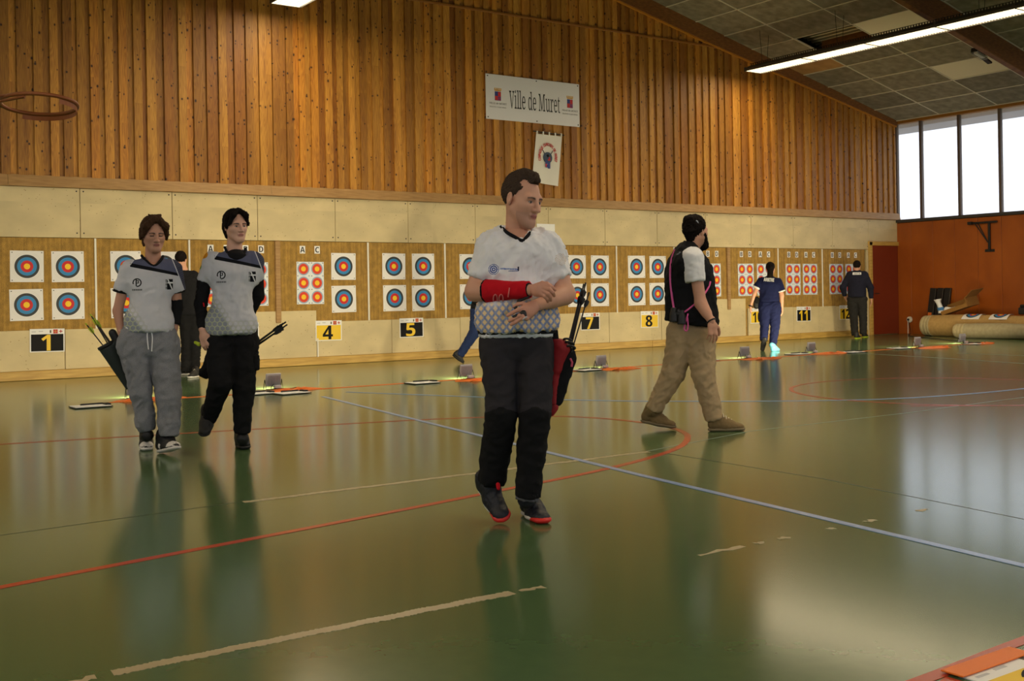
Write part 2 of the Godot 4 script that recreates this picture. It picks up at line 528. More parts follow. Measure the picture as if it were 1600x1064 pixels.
# ---------------------------------------------------------------- floor
func build_floor() -> void:
	var f := struct("floor", box_mesh(Vector3(37.6, 0.2, 28.6)), M.green_floor, Transform3D(Basis.IDENTITY, Vector3(5.9, -0.1, -4.0)))
	var at := Transform3D(Basis.IDENTITY, Vector3(-5.9, 0.1, 4.0))
	var add := func(called, pts, w, m, ragged := 0.0, sd := 1, h := 0.002): obj(called, strip(pts, w, h, ragged, sd), M[m], f, at)
	var red := smooth_path([Vector2(0.1, -4.75), Vector2(0.875, -4.91), Vector2(1.66, -5.06), Vector2(2.64, -5.24), Vector2(3.58, -5.43), Vector2(4.64, -5.66), Vector2(5.55, -6.0), Vector2(6.12, -6.42), Vector2(6.44, -6.86), Vector2(6.58, -7.38), Vector2(6.53, -8.0), Vector2(6.25, -8.5), Vector2(5.6, -8.9), Vector2(4.67, -9.2), Vector2(2.99, -9.6), Vector2(1.2, -10.0)])
	add.call("court_line", red, 0.05, "floor_red")
	var blue := [Vector2(5.62, -11.95), Vector2(5.1, -8.34), Vector2(4.675, -5.34), Vector2(4.345, -2.6), Vector2(4.2, -1.2)]
	add.call("court_line", blue, 0.05, "floor_blue", 0.0, 1, 0.0026)
	add.call("court_line", smooth_path([Vector2(6.1, -12.3), Vector2(7.3, -9.79), Vector2(8.23, -8.57), Vector2(9.49, -7.52), Vector2(10.58, -7.14), Vector2(12.11, -7.05), Vector2(14.0, -7.3)]), 0.045, "floor_blue", 0.0, 1, 0.0026)
	var circle := []
	for k in 49: circle.append(Vector2(11.2 + 1.75 * cos(TAU * k / 48), -7.5 + 1.75 * sin(TAU * k / 48)))
	add.call("court_line", circle, 0.045, "floor_red")
	add.call("court_line", [Vector2(9.4, -6.75), Vector2(10.2, -6.05), Vector2(12.5, -5.2)], 0.04, "floor_red", 0.0, 1, 0.0016)
	var tan := []
	for k in 240: tan.append(Vector2(0.95 + k * 0.0063, -3.56 + 0.003 * sin(k * 0.17)))
	add.call("worn_line", tan, 0.058, "floor_tan", 0.22, 3, 0.0012)
	for seg in [[0.78, 0.9], [2.49, 2.6], [3.44, 3.72], [3.8, 3.85], [3.95, 4.02], [4.3, 4.34], [4.57, 4.65], [5.0, 5.08]]:
		var q := []
		for k in 7: q.append(Vector2(lerpf(seg[0], seg[1], k / 6.0), -3.555 + 0.006 * sin(k * 1.9 + seg[0] * 9)))
		add.call("worn_line", q, 0.034, "floor_tan", 0.8, int(seg[0] * 50), 0.0012)
	var tan2 := []
	for k in 200: tan2.append(Vector2(2.36 + k * 0.0153, -6.08 + 0.004 * sin(k * 0.13)))
	add.call("worn_line", tan2, 0.05, "floor_tan", 0.35, 5, 0.0012)
	add.call("worn_line", [Vector2(5.4, -6.1), Vector2(6.83, -6.42), Vector2(8.87, -6.4), Vector2(11.0, -6.5)], 0.011, "floor_pale", 0.3, 6, 0.0012)
	add.call("seam", [Vector2(5.45, -6.1), Vector2(5.42, -4.5), Vector2(5.2, -3.0), Vector2(5.1, -2.2)], 0.008, "floor_seam", 0.3, 7, 0.0008)
	add.call("seam", [Vector2(0.3, -5.95), Vector2(2.36, -6.1)], 0.007, "floor_seam", 0.3, 8, 0.0008)
	add.call("court_line", [Vector2(16.5, -13.0), Vector2(16.1, -10.86), Vector2(15.7, -9.3), Vector2(15.2, -7.0)], 0.04, "floor_pale", 0.0, 1, 0.0016)
	add.call("court_line", [Vector2(17.5, -11.6), Vector2(17.4, -9.0)], 0.04, "floor_pale", 0.0, 1, 0.0016)
	add.call("court_line", [Vector2(2.6, -2.016), Vector2(2.93, -2.022), Vector2(3.3, -2.045), Vector2(3.9, -2.06)], 0.05, "floor_red", 0.15, 9)
	add.call("worn_line", [Vector2(2.72, -1.985), Vector2(2.8, -1.96), Vector2(2.93, -1.965)], 0.05, "floor_red", 0.7, 10, 0.0012)
	add.call("orange_tape_line", smooth_path([Vector2(3.3, -13.02), Vector2(5.5, -12.95), Vector2(7.1, -12.95), Vector2(9.5, -12.98), Vector2(10.8, -13.15), Vector2(13.5, -13.22), Vector2(16.0, -13.2), Vector2(18.7, -13.25), Vector2(21.3, -13.3)], 3), 0.09, "orange_tape", 0.0, 1, 0.003)

# ---------------------------------------------------------------- back wall
func build_back_wall() -> void:
	var wall := struct("wall_back", box_mesh(Vector3(36.4, 10.4, 0.3)), M.outer_wall, Transform3D(Basis.IDENTITY, Vector3(6.0, 5.1, WZ - 0.2)))
	var inv := wall.transform.affine_inverse()
	var put := func(called, mesh, m): return obj(called, mesh, m, wall, inv)
	# pine cladding: wide boards over recessed ones; the upper tier begins at a horizontal moulding
	var y0 := 3.02
	var ym := 6.5
	var fas := func(x): return (5.234 + (24.04 - x) * 0.2075) if x > 17.46 else (6.6 + (17.46 - x) * 0.2263)
	var x := 1.6
	var k := 0
	while x < RX - 0.05:
		var wide: float = [0.125, 0.14, 0.118, 0.148, 0.13][rng.randi() % 5]
		var gap: float = [0.085, 0.1, 0.112, 0.07, 0.125][rng.randi() % 5]
		for part in 2:
			var a := x if part == 0 else x + wide - 0.012
			var b := x + wide if part == 0 else x + wide + gap + 0.012
			b = minf(b, RX)
			if b - a < 0.03: continue
			var za := WZ + (0.03 if part == 0 else 0.0) - 0.05
			var zb := WZ + (0.034 if part == 0 else 0.0)
			var ta: float = minf(ym, fas.call(a) + 0.02)
			var tb: float = minf(ym, fas.call(b) + 0.02)
			var mi := rng.randi() % 6
			if part == 1 and rng.randf() < 0.45: mi = 3 if rng.randf() < 0.5 else 5
			put.call("board", plank(a, b, y0, ta, tb, za, zb, rng.randf(), rng.randf()), M["pine_board_%d" % mi])
			if a > 8.5 and fas.call(a) > ym + 0.06:
				put.call("board", plank(a, b, ym + 0.005, fas.call(a) + 0.02, fas.call(b) + 0.02, za, zb - 0.012, rng.randf(), rng.randf()), M["pine_board_%d" % (rng.randi() % 6)])
		x += wide + gap
		k += 1
	var st := new_st()
	bev_box(st, Vector3(9.8, ym + 0.012, WZ + 0.022), Vector3(16.4, 0.045, 0.05), 0.008)
	put.call("moulding", done(st), M.pine_board_5)
	# beam along the gable under the ceiling
	st = new_st()
	var xs := [8.0, 12.0, 15.0, 17.46, 20.0, 22.0, 24.11]
	for i in xs.size() - 1:
		var a: float = xs[i]; var b: float = xs[i + 1]
		var p := [Vector2(a, fas.call(a)), Vector2(a, ceil_y(a) + 0.03), Vector2(b, ceil_y(b) + 0.03), Vector2(b, fas.call(b))]
		var zf := WZ + 0.1
		quad(st, Vector3(p[0].x, p[0].y, zf), Vector3(p[1].x, p[1].y, zf), Vector3(p[2].x, p[2].y, zf), Vector3(p[3].x, p[3].y, zf))
		quad(st, Vector3(p[0].x, p[0].y, WZ - 0.03), Vector3(p[0].x, p[0].y, zf), Vector3(p[3].x, p[3].y, zf), Vector3(p[3].x, p[3].y, WZ - 0.03))
	put.call("gable_beam", done(st), M.glued_beam)
	st = new_st()
	for i in xs.size() - 1:
		var a: float = xs[i]; var b: float = xs[i + 1]
		var dir := Vector3(b - a, fas.call(b) - fas.call(a), 0)
		box(st, Vector3((a + b) / 2, (fas.call(a) + fas.call(b)) / 2 - 0.012, WZ + 0.045), Vector3(dir.length() + 0.01, 0.03, 0.05), Basis(Vector3.BACK, atan2(dir.y, dir.x)))
	put.call("gable_batten", done(st), M.pine_board_2)
	# pale sloping trim between cladding and panels, in lengths
	var cuts := [1.6, 3.33, 7.4, 11.6, 15.9, 20.2, 24.2]
	for i in cuts.size() - 1:
		st = new_st()
		var a: float = cuts[i] + 0.002; var b: float = cuts[i + 1] - 0.002
		var pr := [Vector2(-0.02, 2.858), Vector2(0.085, 2.858), Vector2(0.09, 2.868), Vector2(0.032, 3.03), Vector2(-0.02, 3.03)]
		for j in pr.size() - 1:
			quad(st, Vector3(a, pr[j].y, WZ + pr[j].x), Vector3(a, pr[j + 1].y, WZ + pr[j + 1].x), Vector3(b, pr[j + 1].y, WZ + pr[j + 1].x), Vector3(b, pr[j].y, WZ + pr[j].x))
		put.call("trim_length", done(st), M.pale_trim)
	# upper row of cream panels
	var up := [1.5, 2.92, 4.34, 5.74, 7.16, 8.57, 10.01, 11.45, 12.87, 13.14 + 0.02, 14.59, 16.01, 17.42, 18.84, 20.24, 21.62, 22.98, 24.11]
	for i in up.size() - 1:
		var a: float = up[i] + 0.004; var b: float = up[i + 1] - 0.004
		put.call("panel", moved(bevel_of(Vector3(b - a, 0.744, 0.06), 0.004), Vector3((a + b) / 2, 2.482, WZ + 0.01)), M.cream_panel)
	for i in up.size():
		for s in [-1.0, 1.0]:
			for yy in [2.18, 2.81]:
				var stt := new_st()
				disc(stt, Vector3(up[i] + s * 0.05, yy, WZ + 0.04), 0.012, 8, 0.002)
				put.call("screw", done(stt), M.dark_metal)
	# lower row of cream panels; two stand taller than the others
	var low := [[1.4, 2.67, 0.735], [2.67, 4.09, 0.735], [4.09, 5.5, 0.735], [5.5, 6.9, 0.735], [6.9, 8.19, 0.93], [8.19, 9.64, 0.735], [9.64, 11.08, 0.735], [11.08, 12.5, 0.74], [12.5, 13.2, 0.74], [13.2, 14.66, 0.75], [14.66, 16.09, 0.75], [16.09, 17.3, 0.75], [17.3, 18.63, 0.97], [18.7, 20.21, 0.75], [20.21, 21.71, 0.745], [21.71, 22.86, 0.735]]
	for q in low:
		var a: float = q[0] + 0.004; var b: float = q[1] - 0.004
		put.call("panel", moved(bevel_of(Vector3(b - a, q[2] - 0.14, 0.06), 0.004), Vector3((a + b) / 2, (q[2] + 0.14) / 2, WZ + 0.012)), M.cream_panel)
	put.call("gap_batten", moved(box_mesh(Vector3(0.05, 0.84, 0.02)), Vector3(18.665, 0.55, WZ + 0.01)), M.straw_butt)
	put.call("loose_strip", moved(box_mesh(Vector3(0.022, 0.33, 0.012)), Vector3(8.2, 0.29, WZ + 0.052)), M.white_paint)
	# wooden skirting
	var sk := [1.4, 6.2, 11.0, 15.8, 20.4, 22.86]
	for i in sk.size() - 1:
		put.call("skirting", moved(bevel_of(Vector3(sk[i + 1] - sk[i] - 0.004, 0.135, 0.05), 0.006), Vector3((sk[i] + sk[i + 1]) / 2, 0.07, WZ + 0.045)), M.skirting_wood)
	# door at the end of the wall
	var d := Node3D.new()
	d.name = "door_1"
	add_child(d)
	d.position = Vector3(23.57, 0, WZ)
	d.set_meta("kind", "structure")
	obj("leaf", box_mesh(Vector3(1.02, 2.2, 0.05), 0.006), M.door_red, d, Transform3D(Basis.IDENTITY, Vector3(0.02, 1.11, 0.03)))
	obj("frame", box_mesh(Vector3(0.11, 2.3, 0.09), 0.006), M.skirting_wood, d, Transform3D(Basis.IDENTITY, Vector3(-0.56, 1.15, 0.04)))
	obj("frame", box_mesh(Vector3(1.17, 0.1, 0.09), 0.006), M.skirting_wood, d, Transform3D(Basis.IDENTITY, Vector3(-0.045, 2.26, 0.04)))
	obj("side_panel", box_mesh(Vector3(0.07, 2.1, 0.06), 0.006), M.cream_panel, d, Transform3D(Basis.IDENTITY, Vector3(-0.66, 1.05, 0.02)))
	obj("handle", tube_mesh([Vector3(-0.4, 1.02, 0.05), Vector3(-0.4, 1.02, 0.1), Vector3(-0.28, 1.02, 0.1)], 0.01, 6), M.dark_metal, d)

func moved(m: Mesh, at: Vector3, b := Basis.IDENTITY) -> ArrayMesh:
	var st := SurfaceTool.new()
	st.append_from(m, 0, Transform3D(b, at))
	return st.commit()

func bevel_of(s: Vector3, e: float) -> ArrayMesh:
	return box_mesh(s, e)

# ---------------------------------------------------------------- right wall with clerestory windows
func build_right_wall() -> void:
	var wall := struct("wall_right", box_mesh(Vector3(0.26, 2.8, 28.0)), M.outer_wall, Transform3D(Basis.IDENTITY, Vector3(RX + 0.17, 1.4, -4.0)))
	var inv := wall.transform.affine_inverse()
	var js := [-17.65, -17.22, -16.6, -16.0, -15.39, -14.79, -14.18]
	while js[-1] < 8.0: js.append(js[-1] + 0.61)
	for i in js.size() - 1:
		var a: float = js[i] + 0.003; var b: float = js[i + 1] - 0.003
		obj("panel", moved(bevel_of(Vector3(0.05, 2.78, b - a), 0.004), Vector3(RX + 0.022, 1.39, (a + b) / 2)), M.orange_panel, wall, inv)
	struct("trim_1", box_mesh(Vector3(0.34, 0.075, 27.9), 0.01), M.sill_dark, Transform3D(Basis.IDENTITY, Vector3(RX + 0.12, 2.825, -3.7)))
	struct("trim_2", box_mesh(Vector3(0.2, 0.12, 27.9), 0.01), M.beam_trim if M.has("beam_trim") else M.pine_board_3, Transform3D(Basis.IDENTITY, Vector3(RX + 0.1, 5.33, -3.7)))
	# translucent panes
	var pane := mat("window_pane", Color(0.96, 0.97, 1.0, 0.22), 0.12)
	pane.transparency = BaseMaterial3D.TRANSPARENCY_ALPHA
	var mz := [-17.66, -16.94, -15.89, -14.835, -13.78]
	while mz[-1] < 7.0: mz.append(mz[-1] + 1.055)
	for i in mz.size() - 1:
		var o := Node3D.new()
		o.name = "window_%d" % (i + 1)
		add_child(o)
		o.position = Vector3(RX + 0.1, 2.86, (mz[i] + mz[i + 1]) / 2)
		o.set_meta("kind", "structure")
		var wd: float = mz[i + 1] - mz[i]
		obj("pane", box_mesh(Vector3(0.012, 2.43, wd - 0.02)), pane, o, Transform3D(Basis.IDENTITY, Vector3(0, 1.21, 0)))
		obj("mullion", box_mesh(Vector3(0.1, 2.43, 0.07), 0.008), M.frame_metal, o, Transform3D(Basis.IDENTITY, Vector3(-0.01, 1.21, wd / 2)))
		if i == 0:
			obj("mullion", box_mesh(Vector3(0.1, 2.43, 0.05), 0.008), M.frame_metal, o, Transform3D(Basis.IDENTITY, Vector3(-0.01, 1.21, -wd / 2 + 0.02)))
	# overhanging eave outside
	struct("trim_3", box_mesh(Vector3(1.0, 0.1, 30.0)), M.eave_paint, Transform3D(Basis.IDENTITY, Vector3(RX + 0.75, 5.24, -4.0)))

# ---------------------------------------------------------------- ceiling
func build_ceiling() -> void:
	var ang := atan(CS)
	var L := sqrt(1.0 + CS * CS)
	var slope := Basis(Vector3.BACK, ang)
	var nrm := slope * Vector3.UP
	# roof deck: two slopes meeting at the ridge
	var ridge := 6.05
	var hw := 18.4
	var c := struct("ceiling", box_mesh(Vector3(hw * L, 0.2, 28.4)), M.roof_deck, Transform3D(slope, Vector3(ridge + hw / 2, ceil_y(ridge + hw / 2), -4.0) + nrm * 0.45))
	var slope2 := Basis(Vector3.BACK, -ang)
	struct("ceiling_far", box_mesh(Vector3(hw * L, 0.2, 28.4)), M.roof_deck, Transform3D(slope2, Vector3(ridge - hw / 2, ceil_y(ridge + hw / 2), -4.0) + slope2 * Vector3.UP * 0.45))
	struct("ceiling_far_lining", box_mesh(Vector3(hw * L, 0.03, 28.4)), M.ceiling_tile, Transform3D(slope2, Vector3(ridge - hw / 2, ceil_y(ridge + hw / 2), -4.0) + slope2 * Vector3.UP * 0.015))
	var inv := c.transform.affine_inverse()
	# corrugated deck seen through the missing tile
	var st := new_st()
	for k in 14:
		box(st, Vector3(18.5 + k * 0.13, ceil_y(18.5 + k * 0.13) + 0.3, -15.5), Vector3(0.05, 0.06, 2.2), slope)
	obj("corrugation", done(st), M.outer_wall, c, inv)
	st = new_st()
	box(st, Vector3(19.85, ceil_y(19.85) + 0.2, -15.5), Vector3(0.06, 0.34, 1.7), slope)
	obj("joist", done(st), M.glued_beam, c, inv)
	var xs := []
	var x := 24.07
	while x > 6.0:
		xs.append(x); x -= 0.862
	var zs := [[-17.6, -16.335], [-16.335, -14.81], [-14.81, -13.42], [-12.72, -11.2], [-11.2, -9.68], [-9.68, -8.1]]
	var z := -8.1
	while z < 8.0:
		zs.append([z, z + 1.52]); z += 1.52
	var r := RandomNumberGenerator.new(); r.seed = 3
	var tm := box_mesh(Vector3(0.862 * L - 0.012, 0.02, 1.0))
	for i in xs.size() - 1:
		for j in zs.size():
			var a: float = xs[i + 1]; var b: float = xs[i]
			var z0: float = zs[j][0]; var z1: float = zs[j][1]
			var mx := (a + b) / 2
			if j == 1 and mx > 18.9 and mx < 19.77: continue  # the missing tile
			var m: Material = M.ceiling_tile if r.randf() < 0.6 else M.ceiling_tile_dark
			if (j == 2 and mx > 18.9 and mx < 19.5) or (j == 2 and mx > 21.5 and mx < 22.4): m = M.ceiling_tile_new
			if j == 0 and mx > 19.8 and mx < 20.6: m = M.pale_trim
			var sag := r.randf_range(0.004, 0.014)
			obj("tile", tm, m, c, inv * Transform3D(slope * Basis.from_scale(Vector3(1, 1, z1 - z0 - 0.012)), Vector3(mx, ceil_y(mx), (z0 + z1) / 2) + nrm * sag))
	for i in xs.size():
		obj("grid_bar", box_mesh(Vector3(0.024, 0.03, 26.0)), M.grid_bar, c, inv * Transform3D(slope, Vector3(xs[i], ceil_y(xs[i]), -4.6)))
	for zz in [-17.59, -16.335, -14.81, -13.44, -12.7, -11.2, -9.68, -8.1]:
		obj("grid_bar", box_mesh(Vector3(18.0 * L, 0.03, 0.024)), M.grid_bar, c, inv * Transform3D(slope, Vector3(15.07, ceil_y(15.07) - 0.001, zz)))
	# glued beams under the ceiling
	for bz in [-12.79, -5.0, 2.8]:
		obj("beam", box_mesh(Vector3(18.0 * L, 0.46, 0.15), 0.012), M.glued_beam, c, inv * Transform3D(slope, Vector3(15.05, ceil_y(15.05), bz) - nrm * 0.2))

# ---------------------------------------------------------------- walls the picture does not show
func build_other_walls() -> void:
	# unseen windows added behind the camera and far left for the cool frontal daylight
	struct("wall_left", box_mesh(Vector3(0.3, 2.8, 28.0)), M.outer_wall, Transform3D(Basis.IDENTITY, Vector3(-12.3, 1.4, -4.0)))
	struct("wall_left_top", box_mesh(Vector3(0.3, 0.5, 28.0)), M.outer_wall, Transform3D(Basis.IDENTITY, Vector3(-12.3, 5.55, -4.0)))
	struct("wall_front", box_mesh(Vector3(37.0, 2.8, 0.3)), M.outer_wall, Transform3D(Basis.IDENTITY, Vector3(6.0, 1.4, 9.6)))
	struct("wall_front_top", box_mesh(Vector3(37.0, 3.6, 0.3)), M.outer_wall, Transform3D(Basis.IDENTITY, Vector3(6.0, 8.5, 9.6)))
	var n := 30
	var wide := 2.04
	for side in 2:
		for i in (18 if side == 0 else 13):
			var o := Node3D.new()
			o.name = "window_%d" % n
			n += 1
			add_child(o)
			o.set_meta("kind", "structure")
			var along := (i + 0.5) * wide
			o.transform = Transform3D(Basis(Vector3.UP, PI / 2), Vector3(-12.3 + along, 2.8, 9.6)) if side == 0 else Transform3D(Basis.IDENTITY, Vector3(-12.3, 2.8, -17.6 + along))
			var tall := 3.9 if side == 0 else 2.5  # front band made taller to throw more daylight on the people
			obj("pane", box_mesh(Vector3(0.012, tall, wide - 0.02)), M.window_pane, o, Transform3D(Basis.IDENTITY, Vector3(0, tall / 2, 0)))
			obj("mullion", box_mesh(Vector3(0.1, tall, 0.07), 0.008), M.frame_metal, o, Transform3D(Basis.IDENTITY, Vector3(0, tall / 2, wide / 2)))

# ---------------------------------------------------------------- targets
const WORD := {"1": "one", "2": "two", "3": "three", "4": "four", "5": "five", "6": "six", "7": "seven", "8": "eight", "9": "nine", "10": "ten", "11": "eleven", "12": "twelve"}

func ring_image(w: int, h: int, spots: Array, rings: Array, bg: Color, seed_: int) -> ImageTexture:
	# spots in pixels, rings: [radius px, colour] from the outside in
	var im := Image.create(w, h, false, Image.FORMAT_RGB8)
	im.fill(bg)
	for s in spots:
		for k in rings:
			var R: float = k[0]
			for y in range(maxi(0, int(s.y - R) - 1), mini(h, int(s.y + R) + 2)):
				for x in range(maxi(0, int(s.x - R) - 1), mini(w, int(s.x + R) + 2)):
					var a := clampf(R - Vector2(x + 0.5, y + 0.5).distance_to(s) + 0.5, 0, 1)
					if a > 0.0: im.set_pixel(x, y, im.get_pixel(x, y).lerp(k[1], a))
	var r := RandomNumberGenerator.new(); r.seed = seed_
	for s in spots:
		for k in 5:
			im.set_pixel(int(s.x) + r.randi_range(-14, 14), int(s.y) + r.randi_range(-14, 14), Color(0.35, 0.25, 0.1))
	return ImageTexture.create_from_image(im)

func build_targets() -> void:
	var white := rgb(236, 234, 234)
	var face := mat("target_face", Color.WHITE, 0.6)
	var rb := rgb(46, 134, 196); var rr := rgb(206, 34, 38); var ry := rgb(250, 204, 30); var rk := rgb(46, 50, 54)
	var line := rgb(205, 208, 208)
	face.albedo_texture = ring_image(256, 256, [Vector2(128, 128)], [[119.0, line], [118.0, white], [107.0, line], [106.0, white], [95.0, rk], [85.0, rk.lightened(0.12)], [84.0, rk], [75.0, rb], [63.0, rb.darkened(0.2)], [62.0, rb], [48.0, rr], [36.0, rr.darkened(0.2)], [35.0, rr], [24.0, ry], [13.0, ry.darkened(0.12)], [12.0, ry]], white, 1)
	var tri_m := mat("triple_spot_face", Color.WHITE, 0.6)
	var sp := []
	for j in 3:
		for i in 2: sp.append(Vector2(64 + i * 128, 62 + j * 122))
	var pale := rgb(150, 176, 206)
	var ro := rgb(224, 66, 38)
	tri_m.albedo_texture = ring_image(256, 368, sp, [[56.0, rgb(196, 212, 232)], [55.0, pale], [45.0, ro], [33.0, ro.darkened(0.12)], [32.0, ro], [22.0, ry], [11.0, ry.darkened(0.12)], [10.0, ry]], rgb(228, 234, 240), 2)
	# straw butts, one for each bay
	var bays := [2.98, 4.57, 6.02, 7.54, 9.21, 10.79, 12.35, 13.35, 14.9, 16.5, 18.14, 19.73, 21.26, 22.83]
	var names := ["1", "2", "3", "4", "5", "6", "", "7", "8", "9", "10", "11", "12"]
	for i in bays.size() - 1:
		var a: float = bays[i]; var b: float = bays[i + 1]
		var lb := "straw target butt above the number %s sign" % WORD[names[i]] if names[i] else "narrow straw butt without targets between bays six and seven"
		if names[i] == "2" or names[i] == "3" or names[i] == "9": lb = {"2": "straw target butt behind the archer in grey sweatpants", "3": "straw target butt behind the archer in black cargo trousers", "9": "straw target butt behind the bearded man in a black vest"}[names[i]]
		var o := thing("target_butt", lb, "target butt", Vector3((a + b) / 2, 0.735, WZ), Basis.IDENTITY, "straw butts along the back wall")
		# a few thick layers pressed side by side, joints just visible
		var st := new_st()
		bev_box(st, Vector3(0, 0.685, -0.01), Vector3(b - a - 0.004, 1.37, 0.08), 0.004)
		obj("straw_block", done(st), M.straw_butt, o)
		if i == 2 or i == 9:
			obj("post", box_mesh(Vector3(0.09, 1.37, 0.06), 0.01), M.pale_trim, o, Transform3D(Basis.IDENTITY, Vector3((b - a) / 2 - 0.045, 0.685, 0.045)))
		elif i != 12 and i != 6:
			obj("divider_strip", box_mesh(Vector3(0.03, 1.37, 0.02), 0.003), M.white_paint, o, Transform3D(Basis.IDENTITY, Vector3((b - a) / 2 - 0.016, 0.685, 0.035)))
	# faces
	var fm := sheet_mesh(0.465, 0.462)
	var tm := sheet_mesh(0.5, 0.72)
	var pins := []
	for sx in [-1.0, 1.0]:
		for sy in [-1.0, 1.0]:
			pins.append(moved(box_mesh(Vector3(0.014, 0.012, 0.006)), Vector3(sx * 0.205, sy * 0.205, 0.006)))
	var pins6 := []
	for sx in [-1.0, 1.0]:
		for y in [-0.34, -0.11, 0.12, 0.34]:
			pins6.append(moved(box_mesh(Vector3(0.014, 0.012, 0.006)), Vector3(sx * 0.23, y, 0.006)))
			pins6.append(moved(box_mesh(Vector3(0.014, 0.012, 0.006)), Vector3(sx * 0.025, y, 0.006)))
	var z := WZ + 0.031
	for q in [["1", 3.57, 4.15], ["2", 5.01, 5.6], ["5", 9.71, 10.31], ["6", 11.32, 11.92], ["7", 13.85, 14.44], ["8", 15.42, 16.01], ["4", 8.71, 0.0]]:
		for col in 2:
			var x: float = q[1 + col]
			if x == 0.0: continue
			for row in 2:
				var where := ("upper" if row == 0 else "lower") + ("" if q[0] == "4" else (" left" if col == 0 else " right"))
				var lb := "%s blue-ringed single target face above the number %s sign" % [where, WORD[q[0]]]
				if q[0] == "2": lb = "%s blue-ringed target face behind the archer in grey sweatpants" % where
				var o := thing("archery_target", lb, "target", Vector3(x + rng.randf_range(-0.008, 0.008), (1.68 if row == 0 else 1.113) + rng.randf_range(-0.006, 0.006), z), Basis(Vector3.BACK, rng.randf_range(-0.015, 0.015)), "single-spot target faces")
				obj("sheet", fm, face, o)
				for pc in pins: obj("pin", pc, M.black, o)
	for q in [["3", 6.49, 7.08], ["4", 8.09, 0.0], ["9", 17.05, 17.62], ["10", 18.66, 19.27], ["11", 20.22, 20.81], ["12", 21.75, 22.34]]:
		for col in 2:
			var x: float = q[1 + col]
			if x == 0.0: continue
			var where := "" if q[0] == "4" else ("left " if col == 0 else "right ")
			var lb := "%ssix-spot target sheet above the number %s sign" % [where, WORD[q[0]]]
			if q[0] == "3": lb = "%ssix-spot target sheet behind the archer in black cargo trousers" % where
			if q[0] == "9": lb = "%ssix-spot target sheet behind the bearded man in a vest" % where
			var o := thing("six_spot_target", lb, "target", Vector3(x, 1.39 if q[0] != "4" else 1.4, z), Basis(Vector3.BACK, rng.randf_range(-0.012, 0.012)), "six-spot target sheets")
			obj("sheet", tm, tri_m, o)
			for pc in pins6: obj("pin", pc, M.black, o)
			var ls := ["A", "C"] if (q[0] == "4" or (q[0] in ["10", "11", "12"] and col == 1) or (q[0] in ["3", "9"] and col == 0)) else ["B", "D"]
			for k in 2:
				var c := thing("letter_card", "small white card lettered %s over the %ssix-spot sheet of bay %s" % [ls[k], where, WORD[q[0]]], "card", Vector3(x + (k * 2 - 1) * 0.135, 1.965, z), Basis.IDENTITY, "letter cards over the targets")
				obj("card", sheet_mesh(0.1, 0.13, 0.003), M.paper, c)
				lettering(c, "letter", ls[k], 0.095, Vector3(0, 0, 0.0035), M.letter_ink, false, true)

# ---------------------------------------------------------------- numbers, banner, pennant
func number_sign(txt: String, at: Vector3, b: Basis, label: String, tilt := 0.0) -> void:
	var black := int(txt) % 2 == 1
	var o := thing("number_sign", label, "sign", at, b * Basis(Vector3.BACK, tilt), "bay number signs")
	obj("card", sheet_mesh(0.49, 0.345, 0.004), M.paper, o)
	obj("colour_field", sheet_mesh(0.455, 0.25, 0.001), M.black_print if black else M.yellow_print, o, Transform3D(Basis.IDENTITY, Vector3(0, -0.033, 0.0042)))
	lettering(o, "number", txt, 0.235, Vector3(-0.02, -0.033, 0.006), M.yellow_print if black else M.black_print, false, true, (0.13 if txt == "1" else 0.19) if txt.length() == 1 else 0.3)
	obj("red_emblem", sheet_mesh(0.062, 0.062, 0.001), M.red_print, o, Transform3D(Basis.IDENTITY, Vector3(0.115, 0.131, 0.0042)))
	obj("small_emblem", sheet_mesh(0.022, 0.042, 0.001), M.housing, o, Transform3D(Basis.IDENTITY, Vector3(0.045, 0.131, 0.0042)))
	for k in 2: obj("small_lettering", sheet_mesh(0.06, 0.012, 0.0006), M.grey_metal, o, Transform3D(Basis.IDENTITY, Vector3(-0.19 + k * 0.1, 0.13 + 0.006 * k, 0.0042)))
	var st := new_st()
	box(st, Vector3(0.19, 0.131, 0.005), Vector3(0.05, 0.012, 0.001)); box(st, Vector3(0.19, 0.131, 0.005), Vector3(0.012, 0.046, 0.001))
	obj("cross_emblem", done(st), M.red_print, o)
	st = new_st()
	box(st, Vector3(0.115, 0.131, 0.0058), Vector3(0.05, 0.006, 0.0005)); box(st, Vector3(0.115, 0.131, 0.0058), Vector3(0.006, 0.05, 0.0005))
	obj("emblem_mark", done(st), M.gold_print, o)

